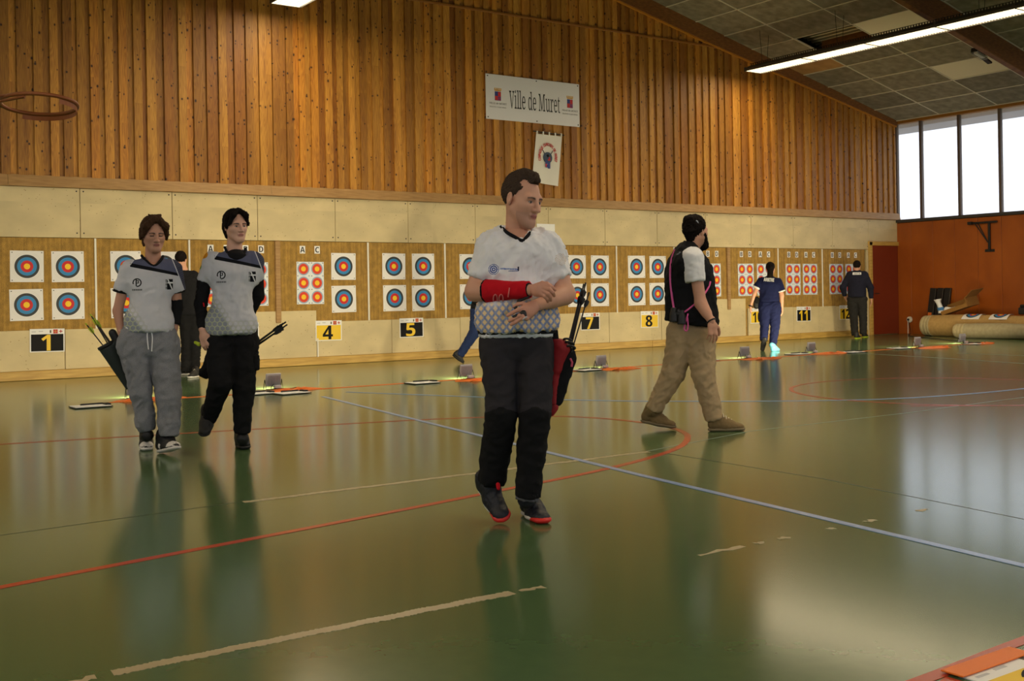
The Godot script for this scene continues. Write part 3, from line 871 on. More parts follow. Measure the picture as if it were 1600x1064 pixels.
func build_signs() -> void:
	for q in [["1", 3.84], ["2", 5.3], ["3", 6.9], ["4", 8.41], ["5", 10.04], ["6", 11.65], ["7", 14.16], ["8", 15.75], ["9", 17.3], ["10", 19.01], ["11", 20.55], ["12", 22.07]]:
		var zz := WZ + (0.046 if q[0] != "3" and q[0] != "9" else 0.05)
		var col := "black card with yellow number %s under the targets" if int(q[0]) % 2 else "yellow card with black number %s under the targets"
		number_sign(q[0], Vector3(q[1], 0.58, zz), Basis.IDENTITY, col % WORD[q[0]], rng.randf_range(-0.012, 0.012))
	# banner of the town
	var b := thing("town_banner", "white banner reading Ville de Muret on the pine cladding", "banner", Vector3(12.85, 4.9, WZ + 0.045))
	var st := new_st()
	bev_box(st, Vector3.ZERO, Vector3(2.245, 0.855, 0.014), 0.004)
	obj("board", done(st), M.banner_white if M.has("banner_white") else mat("banner_white", rgb(222, 222, 226), 0.35), b)
	lettering(b, "main_lettering", "Ville de Muret", 0.36, Vector3(0.02, -0.01, 0.0085), M.letter_ink, true, false, 1.22)
	for s in [-1.0, 1.0]:
		var cx: float = -0.85 if s < 0 else 0.88
		var crest := new_st()
		box(crest, Vector3(cx, 0.02, 0.0085), Vector3(0.14, 0.17, 0.002))
		obj("crest_shield", done(crest), M.blue_print, b)
		crest = new_st()
		box(crest, Vector3(cx - 0.035, -0.02, 0.0098), Vector3(0.066, 0.08, 0.001)); box(crest, Vector3(cx + 0.035, 0.06, 0.0098), Vector3(0.066, 0.08, 0.001))
		for k in 3: box(crest, Vector3(cx + 0.035, -0.05 + k * 0.03, 0.0098), Vector3(0.06, 0.012, 0.001))
		obj("crest_quarters", done(crest), M.red_print, b)
		crest = new_st()
		box(crest, Vector3(cx, 0.125, 0.0085), Vector3(0.14, 0.02, 0.002))
		for k in 5: box(crest, Vector3(cx - 0.07 + k * 0.035, 0.15, 0.0085), Vector3(0.02, 0.045, 0.002))
		obj("crest_crown", done(crest), M.gold_print, b)
		lettering(b, "crest_lettering", "VILLE de MURET", 0.036, Vector3(cx, -0.12, 0.0085), M.letter_ink, true, false, 0.4)
		lettering(b, "crest_small_lettering", "HAUTE-GARONNE", 0.022, Vector3(cx, -0.19, 0.0085), M.housing, true, false, 0.38)
	st = new_st()
	for sx in [-1.08, 0.06, 1.08]:
		for sy in [-0.39, 0.39]: box(st, Vector3(sx, sy, 0.009), Vector3(0.022, 0.022, 0.006))
	obj("screws", done(st), M.dark_metal, b)
	# pennant of the archers' company
	var P := on_wall(854, 249)
	var p := thing("pennant", "white cloth pennant with red arched lettering under the banner", "pennant", Vector3(P.x, P.y, WZ + 0.065), Basis(Vector3.BACK, -0.02))
	var hw := 0.33
	var hh := 0.47
	st = new_st()
	st.set_smooth_group(0)
	var pt := func(u, v): # cloth that hangs askew, rippled
		var x: float = lerpf(-hw + 0.03, hw, u) + lerpf(0.0, -0.1, v)
		return Vector3(x, lerpf(hh, -hh, v) - 0.05 * v * u, 0.012 * sin(u * 9.0) * v)
	for i in 12:
		for j in 8:
			var u0 := i / 12.0; var u1 := (i + 1) / 12.0; var v0 := j / 8.0; var v1 := (j + 1) / 8.0
			quad(st, pt.call(u0, v1), pt.call(u0, v0), pt.call(u1, v0), pt.call(u1, v1))
	obj("cloth", done(st), mat("pennant_cloth", rgb(226, 222, 212), 0.85), p)
	obj("rod", tube_mesh([Vector3(-hw - 0.04, hh + 0.045, 0), Vector3(hw + 0.06, hh + 0.03, 0)], 0.01, 6), M.dark_metal, p)
	for k in 5:
		obj("loop", box_mesh(Vector3(0.03, 0.07, 0.026), 0.004), M.pennant_cloth, p, Transform3D(Basis.IDENTITY, Vector3(-hw + 0.05 + k * 0.148, hh + 0.025, 0)))
	var txt := "COMPAGNIE D'ARCHERS DE MURET"
	for k in txt.length():
		if txt[k] == " ": continue
		var a := lerpf(PI * 1.08, -PI * 0.08, k / float(txt.length() - 1))
		var c := Vector3(-0.03 + 0.2 * cos(a), 0.03 + 0.25 * sin(a), 0.02)
		lettering(p, "arched_letter", txt[k], 0.06, c, M.red_print, false, true, 0.036 if txt[k] != "I" and txt[k] != "'" else 0.014, Basis(Vector3.BACK, a - PI / 2))
	st = new_st(); disc(st, Vector3(-0.03, 0.02, 0.012), 0.11, 20, 0.004)
	obj("emblem_disc", done(st), mat("slate_print", rgb(60, 74, 96), 0.7), p)
	st = new_st()
	for s in [-1.0, 1.0]: box(st, Vector3(-0.03 + s * 0.1, 0.13, 0.014), Vector3(0.014, 0.09, 0.003), Basis(Vector3.BACK, s * -0.6))
	box(st, Vector3(-0.03, 0.06, 0.018), Vector3(0.05, 0.05, 0.002), Basis(Vector3.BACK, 0.5))
	obj("emblem_arrows", done(st), M.black_print, p)
	st = new_st()
	for q in [[-0.06, -0.07, 0], [0.0, -0.1, 1], [-0.06, -0.14, 1], [0.0, -0.16, 0]]: box(st, Vector3(q[0], q[1], 0.016), Vector3(0.058, 0.06, 0.003))
	obj("emblem_shield", done(st), M.blue_print, p)
	st = new_st()
	box(st, Vector3(-0.07, -0.13, 0.018), Vector3(0.03, 0.06, 0.002)); box(st, Vector3(0.0, -0.02, 0.018), Vector3(0.06, 0.03, 0.002)); box(st, Vector3(0.01, 0.01, 0.018), Vector3(0.03, 0.05, 0.002))
	obj("emblem_red", done(st), M.red_print, p)
	# plain sheet of paper
	var s0 := on_wall(851, 366)
	obj_tag(obj("paper_sheet", sheet_mesh(0.44, 0.4, 0.003), M.paper, null, Transform3D(Basis.IDENTITY, Vector3(s0.x, s0.y, WZ + 0.041))), "blank white paper sheet pinned behind the man in white", "paper")

func obj_tag(o: Node, label: String, category: String, group := "") -> Node:
	return tag(o, label, category, group)

# ---------------------------------------------------------------- floodlights, mats, clipboards on the floor
func build_floor_things() -> void:
	var glow := mat("flood_glow", rgb(255, 244, 220), 0.4)
	glow.emission_enabled = true
	glow.emission = rgb(255, 240, 205)
	glow.emission_energy_multiplier = 2.0
	# [px of the foot, what the flood stands beside]
	var spots := [[on_floor(212, 622), "behind the grey sweatpants"], [on_floor(427, 608), "facing bay four"], [on_floor(728, 592), "facing bay five"], [Vector3(10.85, 0, -13.25), "hidden behind the man in white"], [on_floor(1163, 560), "left of the woman in navy"], [on_floor(1267, 552), "between the two people in navy"], [on_floor(1433, 543), "in front of the red door"], [on_floor(1503, 537), "beside the carpet rolls"]]
	var body := new_st()
	bev_box(body, Vector3(0, 0, 0), Vector3(0.2, 0.165, 0.022), 0.006)
	for k in 11: box(body, Vector3(-0.085 + k * 0.017, -0.004, 0.02), Vector3(0.004, 0.13, 0.022))
	var bm := done(body)
	for i in spots.size():
		var at: Vector3 = spots[i][0]
		var o := thing("floodlight", "small grey floodlight aimed at the wall, " + spots[i][1], "floodlight", Vector3(at.x, 0.004, at.z), Basis(Vector3.UP, rng.randf_range(-0.12, 0.12)), "floodlights on the floor")
		var tilt := Basis(Vector3.RIGHT, 0.18)
		obj("housing", bm, M.grey_metal, o, Transform3D(tilt, Vector3(0, 0.115, 0)))
		obj("led_panel", box_mesh(Vector3(0.17, 0.135, 0.004)), glow, o, Transform3D(tilt, Vector3(0, 0.115, -0.013)))
		var st := new_st()
		tube(st, [Vector3(-0.112, 0.12, 0), Vector3(-0.112, 0.004, 0.05), Vector3(0.112, 0.004, 0.05), Vector3(0.112, 0.12, 0)], 0.005, 5)
		tube(st, [Vector3(-0.112, 0.12, 0), Vector3(-0.112, 0.004, -0.04)], 0.005, 5)
		tube(st, [Vector3(0.112, 0.12, 0), Vector3(0.112, 0.004, -0.04)], 0.005, 5)
		obj("bracket", done(st), M.dark_metal, o)
		obj("driver_box", box_mesh(Vector3(0.09, 0.04, 0.05), 0.006), M.grey_metal, o, Transform3D(Basis.IDENTITY, Vector3(0.03, 0.03, 0.07)))
		obj("cable", tube_mesh(smooth_path([Vector3(0.0, 0.06, 0.02), Vector3(-0.04, 0.05, 0.07), Vector3(-0.05, 0.01, 0.06), Vector3(0.0, 0.012, 0.1)], 4), 0.004, 5), M.black, o)
		var a := AreaLight3D.new()
		a.name = "flood_light"
		a.area_size = Vector2(0.17, 0.135)
		a.light_color = rgb(255, 236, 190)
		a.light_energy = FLOOD * 90.0
		a.area_normalize_energy = false
		a.shadow_enabled = true
		a.transform = o.transform * Transform3D(tilt, Vector3(0, 0.115, -0.0165))
		add_child(a, true)
		# the orange cloth below it
		st = new_st()
		var w := 0.85 if i != 3 else 0.7
		var rr := RandomNumberGenerator.new(); rr.seed = 40 + i
		var rim := []
		for k in 14:
			var t := TAU * k / 14.0
			rim.append(Vector3(w * 0.5 * cos(t) * rr.randf_range(0.85, 1.1), 0.004, 0.22 * signf(sin(t)) * pow(absf(sin(t)), 0.6) * rr.randf_range(0.8, 1.1)))
		for k in 14:
			var p: Vector3 = rim[k]; var q: Vector3 = rim[(k + 1) % 14]
			var up := Vector3(0, rr.randf_range(0.0, 0.006), 0)
			var pm := p * 0.55 + Vector3(0, 0.012 + up.y * 2.0, 0); var qm := q * 0.55 + Vector3(0, 0.012 + rr.randf_range(0.0, 0.012), 0)
			st.add_vertex(Vector3(0, 0.014, 0)); st.add_vertex(qm); st.add_vertex(pm)
			quad(st, pm, qm, q, p)
			quad(st, p, q, q - Vector3(0, 0.0035, 0), p - Vector3(0, 0.0035, 0))
		for k in 4:
			var fx := rr.randf_range(-0.25, 0.25)
			tube(st, [Vector3(fx - 0.12, 0.008, rr.randf_range(0.02, 0.16)), Vector3(fx, 0.022, rr.randf_range(0.02, 0.16)), Vector3(fx + 0.14, 0.008, rr.randf_range(0.02, 0.16))], [0.006, 0.018, 0.005], 7)
		var c := obj("orange_cloth", done(st), M.orange_tape, null, Transform3D(Basis.IDENTITY, Vector3(at.x + 0.08, 0.0, at.z + 0.32)))
		tag(c, "crumpled orange cloth under the floodlight " + spots[i][1], "cloth", "orange cloths on the floor")
	# scoring clipboards
	var clips := [[142, 636, 0.1, "near the orange tape end by the quiver of green nocked arrows"], [402, 616, 0.0, "by the black cargo trousers, left of a floodlight"], [455, 615, 0.05, "in front of the floodlight facing bay four"], [660, 599, 0.08, "on the orange tape below the number five sign"], [917, 579, 0.0, "on the orange tape below the number seven sign"], [1102, 564, 0.0, "beside the beige trousers of the bearded man"], [1247, 554, 0.0, "left of the floodlight between the people in navy"], [1332, 551, 0.0, "at the feet line of the man in navy"], [1404, 545, 0.0, "left of the floodlight by the red door"], [1522, 538, 0.0, "past the last floodlight by the carpet rolls"]]
	for q in clips:
		var at := on_floor(q[0], q[1])
		var o := thing("clipboard", "white scoring clipboard " + q[3], "clipboard", Vector3(at.x, 0.003, at.z), Basis(Vector3.UP, q[2] + rng.randf_range(-0.15, 0.15)), "scoring clipboards on the floor")
		obj("board", box_mesh(Vector3(0.4, 0.008, 0.29), 0.003), M.black, o, Transform3D(Basis.IDENTITY, Vector3(0, 0.005, 0)))
		obj("score_sheet", box_mesh(Vector3(0.37, 0.006, 0.27)), M.paper, o, Transform3D(Basis.IDENTITY, Vector3(-0.005, 0.012, 0.006)))
		obj("clip", box_mesh(Vector3(0.06, 0.022, 0.12), 0.006), M.black, o, Transform3D(Basis.IDENTITY, Vector3(0.17, 0.022, 0)))
		obj("pen", tube_mesh([Vector3(-0.09, 0.022, -0.08), Vector3(0.15, 0.022, -0.09)], 0.011, 6), M.black, o)
	# number card and orange strip on the floor close to the camera
	var fb := Basis(Vector3.RIGHT, -PI / 2)
	var o := obj("orange_strip", box_mesh(Vector3(0.36, 0.006, 0.075), 0.002), M.orange_tape, null, Transform3D(Basis(Vector3.UP, 0.0), Vector3(3.12, 0.0092, -1.985)))
	tag(o, "flat orange strip lying on a red court line", "strip")
	number_sign("2", Vector3(3.2, 0.0005, -1.8), fb, "yellow card with black number 2 lying on the floor")

# ---------------------------------------------------------------- things in the far right corner
func roll(called: String, label: String, x: float, z0: float, z1: float, r: float, m: Material, layers: int) -> Node3D:
	var o := thing(called, label, "carpet roll", Vector3(x, r, z0))
	var st := new_st()
	var pts := []
	var rad := []
	var n := 14
	for k in n + 1:
		var t := float(k) / n
		pts.append(Vector3(0.0, 0.012 * sin(t * 7.0) - 0.01, lerpf(0.28, z1 - z0, t)))
		rad.append(r - 0.012 + 0.008 * sin(t * 11.0))
	tube(st, pts, rad, 22)
	obj("outer_layer", done(st), m, o)
	for k in layers:
		st = new_st()
		var z := 0.02 + k * 0.085
		tube(st, [Vector3(0, -0.01, z), Vector3(0, -0.01, z + 0.02), Vector3(0, -0.01, z + 0.08), Vector3(0, -0.01, z + 0.1)], [r * 0.82, r * (0.9 + 0.02 * k), r * (0.9 + 0.025 * k), r * 0.84], 20)
		obj("wound_edge", done(st), M.carpet_edge, o)
	st = new_st()
	for k in 3:
		disc(st, Vector3(0, -0.01, 0.018 - 0.002 * k), r * (0.7 - 0.2 * k), 18, 0.004, Basis(Vector3.UP, PI), r * (0.62 - 0.2 * k))
	obj("spiral_end", done(st), M.carpet_back, o)
	return o

func build_corner_things() -> void:
	var ce := mat("carpet_edge", rgb(190, 176, 138), 0.95)
	mat("carpet_back", rgb(120, 108, 80), 0.95)
	var c1 := mat("carpet_tan", rgb(190, 156, 98), 0.95)
	c1.albedo_texture = noise_tex(51, 0.02, Color.WHITE, rgb(228, 224, 216)); tri(c1, Vector3(1.2, 1.2, 1.2))
	var c2 := mat("carpet_grey", rgb(176, 166, 134), 0.95)
	c2.albedo_texture = c1.albedo_texture; tri(c2, Vector3(1.2, 1.2, 1.2))
	ce.albedo_texture = c1.albedo_texture; tri(ce, Vector3(1.2, 1.2, 1.2))
	roll("carpet_roll", "large tan carpet roll with target papers lying on it", 23.35, -16.35, -11.0, 0.26, c1, 3)
	roll("carpet_roll", "thinner grey beige carpet roll lying in front of the tan one", 22.72, -15.1, -10.6, 0.175, c2, 3)
	# two target papers on the tan roll
	var face: Material = M["target_face"]
	var papers := [[-15.0, "target paper draped over the tan carpet roll, next to the cardboard box"], [-14.32, "target paper draped over the tan carpet roll, farther from the cardboard box"]]
	for q in papers:
		var st := new_st()
		st.set_smooth_group(0)
		for k in 10:
			var a0 := lerpf(-0.35, 0.95, k / 10.0); var a1 := lerpf(-0.35, 0.95, (k + 1) / 10.0)
			var p0 := Vector3(-sin(a0) * 0.273 + 0.1 * 0, cos(a0) * 0.273, 0); var p1 := Vector3(-sin(a1) * 0.273, cos(a1) * 0.273, 0)
			var l := Vector3(0, 0, -0.22); var r := Vector3(0, 0, 0.22)
			quad(st, p1 + l, p0 + l, p0 + r, p1 + r, [Vector2(0, (k + 1) / 10.0), Vector2(0, k / 10.0), Vector2(1, k / 10.0), Vector2(1, (k + 1) / 10.0)])
		tag(obj("target_paper", done(st), face, null, Transform3D(Basis(Vector3.UP, 0.0), Vector3(23.35, 0.255, q[0]))), q[1], "target", "target papers on the carpet roll")
	# black boards leaning on the orange wall
	for k in 3:
		var st := new_st()
		var z := -16.63 + k * 0.2
		var tall := 1.14
		var lean := Basis(Vector3.BACK, -0.14) * Basis(Vector3.RIGHT, 0.06)
		bev_box(st, Vector3(0, tall / 2, 0), Vector3(0.05, tall, 0.17), 0.006)
		var o := thing("black_plank", "upright black plank leaning on the orange wall, " + ["next to the wall socket", "in the middle of three", "next to the cardboard box"][k], "plank", Vector3(RX - 0.2, 0.004, z), lean, "black planks leaning on the orange wall")
		obj("plank", done(st), M.black, o)
		st = new_st()
		box(st, Vector3(-0.028, tall / 2, 0.08), Vector3(0.006, tall - 0.02, 0.012))
		obj("edge_strip", done(st), M.housing, o)
		if k == 0: obj("orange_label", box_mesh(Vector3(0.006, 0.08, 0.1)), M.orange_tape, o, Transform3D(Basis.IDENTITY, Vector3(-0.029, 0.5, -0.01)))
	# open cardboard box lying on the tan roll
	var card := mat("cardboard", rgb(150, 108, 50), 0.9)
	var b := thing("cardboard_box", "open brown cardboard box tipped on the tan carpet roll", "box", Vector3(23.55, 0.6, -15.55), Basis(Vector3.RIGHT, -0.3) * Basis(Vector3.BACK, 0.1))
	var bs := new_st()
	box(bs, Vector3(0, 0.01, 0), Vector3(0.5, 0.012, 0.8)); box(bs, Vector3(0.25, 0.12, 0), Vector3(0.012, 0.22, 0.8)); box(bs, Vector3(0, 0.12, 0.4), Vector3(0.5, 0.22, 0.012)); box(bs, Vector3(-0.25, 0.05, 0.05), Vector3(0.012, 0.09, 0.7))
	obj("carton", done(bs), card, b)
	obj("flap", box_mesh(Vector3(0.5, 0.01, 0.3)), card, b, Transform3D(Basis(Vector3.RIGHT, -0.45), Vector3(0, 0.26, 0.5)))
	obj("flap", box_mesh(Vector3(0.5, 0.01, 0.42)), card, b, Transform3D(Basis(Vector3.RIGHT, 0.25), Vector3(0, -0.04, -0.58)))
	# white foam figure-like moulding in the box: upright roll and crumpled sheet
	var w := thing("white_paper_roll", "upright white paper roll standing in the cardboard box", "paper roll", Vector3(23.42, 0.55, -15.92))
	obj("roll", tube_mesh(smooth_path([Vector3(0, 0, 0), Vector3(-0.02, 0.14, -0.02), Vector3(-0.05, 0.25, -0.05), Vector3(-0.06, 0.32, -0.06)], 4), [0.075, 0.07, 0.066, 0.06, 0.056, 0.055, 0.054, 0.054, 0.058, 0.066, 0.075, 0.085, 0.085], 12), M.paper, w)
	obj("blue_band", tube_mesh([Vector3(-0.012, 0.06, -0.005), Vector3(-0.02, 0.13, -0.012)], 0.077, 12), mat("blue_band", rgb(60, 120, 180), 0.6), w)
	var cr := new_st()
	cr.set_smooth_group(0)
	tube(cr, smooth_path([Vector3(0, 0, -0.05), Vector3(0.02, 0.03, 0.1), Vector3(0.0, 0.05, 0.28), Vector3(0.02, 0.1, 0.42)], 4), [0.03, 0.07, 0.085, 0.07, 0.05, 0.04, 0.045, 0.055, 0.05, 0.03, 0.02, 0.03, 0.012], 9)
	tag(obj("crumpled_paper", done(cr), M.paper, null, Transform3D(Basis.IDENTITY, Vector3(23.42, 0.6, -15.8))), "crumpled white paper lying in the cardboard box", "paper")
	# black case farther along the roll
	var k2 := thing("black_case", "long black case resting on the tan carpet roll", "case", Vector3(23.5, 0.52, -13.55))
	obj("body", box_mesh(Vector3(0.36, 0.16, 1.2), 0.02), M.black, k2, Transform3D(Basis.IDENTITY, Vector3(0, 0.08, 0.2)))
	obj("lid", box_mesh(Vector3(0.34, 0.06, 0.34), 0.02), M.black, k2, Transform3D(Basis.IDENTITY, Vector3(0, 0.19, -0.2)))
	obj("latch", box_mesh(Vector3(0.012, 0.04, 0.05), 0.003), M.dark_metal, k2, Transform3D(Basis.IDENTITY, Vector3(-0.185, 0.13, 0.1)))
	# wall socket and its cable
	var s := thing("wall_socket", "white round wall socket with a cable on the orange wall", "socket", Vector3(RX, 0.36, -17.28), Basis(Vector3.UP, -PI / 2))
	var ss := new_st(); disc(ss, Vector3.ZERO, 0.075, 16, 0.03); disc(ss, Vector3(0, 0, 0.03), 0.045, 14, 0.012)
	obj("plate", done(ss), M.white_paint, s)
	obj("plug", box_mesh(Vector3(0.045, 0.05, 0.05), 0.01), M.black, s, Transform3D(Basis.IDENTITY, Vector3(-0.01, 0, 0.06)))
	obj("conduit", tube_mesh([Vector3(-0.05, -0.06, 0.014), Vector3(-0.055, -0.35, 0.014)], 0.01, 6), M.white_paint, s)
	var cab := tube_mesh(smooth_path([Vector3(RX - 0.08, 0.35, -17.28), Vector3(RX - 0.12, 0.16, -17.2), Vector3(RX - 0.3, 0.03, -17.05), Vector3(RX - 0.6, 0.012, -16.9), Vector3(RX - 1.4, 0.012, -16.2), Vector3(21.2, 0.012, -14.0), Vector3(20.7, 0.012, -13.3)], 6), 0.008, 6)
	tag(obj("extension_cable", cab, M.black, null), "black cable running from the wall socket to the floodlights", "cable")
	# folded basket bracket high on the orange wall
	var br := thing("wall_bracket", "black folding steel bracket mounted high on the orange wall", "bracket", Vector3(RX, 1.98, -15.08))
	obj("upright", box_mesh(Vector3(0.05, 0.66, 0.05), 0.006), M.black, br, Transform3D(Basis.IDENTITY, Vector3(-0.03, 0.34, 0)))
	obj("foot_plate", box_mesh(Vector3(0.03, 0.06, 0.24), 0.006), M.black, br, Transform3D(Basis.IDENTITY, Vector3(-0.016, 0.01, 0.0)))
	obj("arm", box_mesh(Vector3(0.05, 0.045, 0.74), 0.006), M.black, br, Transform3D(Basis.IDENTITY, Vector3(-0.04, 0.67, -0.16)))
	obj("arm_end", box_mesh(Vector3(0.12, 0.07, 0.1), 0.006), M.black, br, Transform3D(Basis.IDENTITY, Vector3(-0.06, 0.67, -0.46)))
	for q in [-0.36, -0.28]:
		obj("strut", tube_mesh([Vector3(-0.04, 0.66, q), Vector3(-0.04, 0.2, -0.03)], 0.012, 6), M.black, br)
	# emergency light on the beam
	var e := thing("emergency_light", "small caged emergency light fixed below the ceiling beam", "lamp", Vector3(20.97, 5.93, -13.3), Basis(Vector3.BACK, atan(CS)))
	obj("body", box_mesh(Vector3(0.34, 0.1, 0.16), 0.015), M.dark_metal, e)
	obj("lamp_lens", box_mesh(Vector3(0.28, 0.06, 0.1), 0.012), mat("lens", rgb(240, 244, 250), 0.06), e, Transform3D(Basis.IDENTITY, Vector3(-0.02, -0.06, 0.04)))
	var cg := new_st()
	for k in 7: tube(cg, [Vector3(-0.17 + k * 0.055, 0.02, 0.09), Vector3(-0.17 + k * 0.055, -0.1, 0.1), Vector3(-0.17 + k * 0.055, -0.1, -0.06)], 0.005, 5)
	tube(cg, [Vector3(-0.18, -0.1, 0.1), Vector3(0.18, -0.1, 0.1)], 0.005, 5); tube(cg, [Vector3(-0.18, -0.05, 0.1), Vector3(0.18, -0.05, 0.1)], 0.005, 5)
	obj("cage", done(cg), M.grey_metal, e)
	obj("bracket", box_mesh(Vector3(0.34, 0.04, 0.1), 0.006), M.black, e, Transform3D(Basis(Vector3.BACK, -0.1), Vector3(0.26, -0.06, 0.0)))

# ---------------------------------------------------------------- basketball hoop at the left edge
func build_hoop() -> void:
	var r := cam_ray(60, 163)
	var c := Vector3(0, EYE, 0) + r * (7.6 / Vector2(r.x, r.z).length())
	var rust := mat("hoop_rust", rgb(150, 84, 40), 0.45, 0.2)
	var left := Vector3(-cos(YAW), 0, -sin(YAW))
	var fwd := Vector3(r.x, 0, r.z).normalized()
	var b := Basis(-left, Vector3.UP, -fwd) * Basis(Vector3.RIGHT, -0.1) * Basis(Vector3.BACK, -0.08)
	var foot := c + left * 1.1
	var o := thing("basketball_hoop", "rusty orange basketball rim without a net", "hoop", Vector3(foot.x, 0, foot.z))
	var ct := Transform3D(b, c - o.position)
	var pts := []
	var R := 0.245
	for k in 40: pts.append(ct * Vector3(R * cos(TAU * k / 40), 0, R * sin(TAU * k / 40)))
	obj("rim", tube_mesh(pts, 0.013, 8, true), rust, o)
	var st := new_st()
	for k in 24: # net eyelet band under the front half
		var a0 := lerpf(-2.0, 1.0, k / 24.0); var a1 := lerpf(-2.0, 1.0, (k + 1) / 24.0)
		var p := Vector3(R * cos(a0), -0.012, R * sin(a0)); var q := Vector3(R * cos(a1), -0.012, R * sin(a1))
		var d := Vector3(0, -0.03, 0)
		quad(st, ct * (p + d), ct * p, ct * q, ct * (q + d))
	obj("rim_flange", done(st), rust, o)
	for s in [-1.0, 1.0]:
		obj("rim_arm", tube_mesh([ct * Vector3(-0.12, 0, s * R * 0.87), ct * Vector3(-0.42, 0.01, -s * 0.02)], 0.009, 6), rust, o)
	obj("rim_arm", tube_mesh([ct * Vector3(-0.08, -0.02, R * 0.95), ct * Vector3(-0.42, -0.06, 0.06)], 0.009, 6), rust, o)
	obj("backboard", box_mesh(Vector3(0.04, 0.7, 0.95), 0.01), M.white_paint, o, ct * Transform3D(Basis.IDENTITY, Vector3(-0.45, 0.25, 0)))
	obj("post", tube_mesh([Vector3(0, 0.02, 0), Vector3(0, c.y + 0.1, 0), ct * Vector3(-0.48, 0.1, 0)], 0.05, 10), M.dark_metal, o)
	obj("base_plate", box_mesh(Vector3(0.7, 0.08, 0.6), 0.02), M.dark_metal, o, Transform3D(Basis.IDENTITY, Vector3(0, 0.042, 0)))

# ================================================================ people
# A figure is laid out in a frame whose x is the picture's right, y up and z towards the camera, with its foot point as origin.
var B0 := Vector3.ZERO      # base of the person at hand
var PV := Vector3.FORWARD   # horizontal direction from the camera to it
var PR := Vector3.RIGHT
var PD := 1.0

func stand(px: float, py: float) -> void:
	B0 = on_floor(px, py)
	PD = Vector2(B0.x, B0.z).length()
	PV = Vector3(B0.x, 0, B0.z) / PD
	PR = Vector3(-PV.z, 0, PV.x)

func pbasis() -> Basis:
	return Basis(PR, Vector3.UP, -PV)

func J(px: float, py: float, dz := 0.0) -> Vector3:
	var r := cam_ray(px, py)
	var t := (PD - dz) / r.dot(PV)
	var p := Vector3(0, EYE, 0) + r * t
	return Vector3((p - B0).dot(PR), p.y, dz)

func G(px: float, py: float, y := 0.0) -> Vector3:
	var p := on_floor(px, py, y) - B0
	return Vector3(p.dot(PR), y, -p.dot(PV))

func mpp() -> float:
	return PD / FOC

# primitive: tapered capsule a-b in a space squeezed by lin; flat: bit 1 cuts the end at b, bit 2 the end at a; sub: carve
func cap(a: Vector3, b: Vector3, ra: float, rb: float, blend := 0.03, sz := 1.0, axis := Vector3.BACK, flat := 0, sub := false, planes := []) -> Dictionary:
	var lin := Basis.IDENTITY
	if sz != 1.0:
		var n := axis.normalized()
		var f := 1.0 / sz - 1.0
		lin = Basis(Vector3.RIGHT + n * (n.x * f), Vector3.UP + n * (n.y * f), Vector3.BACK + n * (n.z * f))
	var cl := planes.duplicate()
	if flat & 1: cl.append([b, (b - a).normalized()])
	if flat & 2: cl.append([a, (a - b).normalized()])
	return {"a": a, "b": b, "ra": ra, "rb": rb, "k": blend, "lin": lin, "s": (1.0 + sz) * 0.5 if sz != 1.0 else 1.0, "cl": cl, "sub": sub, "ext": 1.0}

func ell(c: Vector3, r: Vector3, fr: Basis, blend := 0.012, sub := false, planes := []) -> Dictionary:
	# ellipsoid with radii r along the axes of fr
	var m := maxf(r.x, maxf(r.y, r.z))
	var lin := Basis.from_scale(Vector3(m / r.x, m / r.y, m / r.z)) * fr.transposed()
	lin = fr * lin
	return {"a": c, "b": c, "ra": m, "rb": m, "k": blend, "lin": lin, "s": minf(r.x, minf(r.y, r.z)) / m * 0.5 + 0.5, "cl": planes, "sub": sub, "ext": 1.0}

func sdf_at(pr: Array, p: Vector3) -> float:
	var d := 1.0
	for q in pr:
		var e := one_sdf(q, p)
		var k: float = q.k
		if q.sub:
			var h := maxf(k - absf(-e - d), 0.0) / k
			d = maxf(d, -e) + h * h * k * 0.25
		else:
			var h := maxf(k - absf(e - d), 0.0) / k
			d = minf(d, e) - h * h * k * 0.25
	return d

func one_sdf(q: Dictionary, p: Vector3) -> float:
	var lin: Basis = q.lin
	var w: Vector3 = lin * (p - q.a)
	var ba: Vector3 = lin * (q.b - q.a)
	var l2 := ba.length_squared()
	var t := clampf(w.dot(ba) / l2, 0, 1) if l2 > 1e-9 else 0.0
	var e: float = ((w - ba * t).length() - lerpf(q.ra, q.rb, t)) * q.s
	for c in q.cl: e = maxf(e, (p - c[0]).dot(c[1]))
	return e

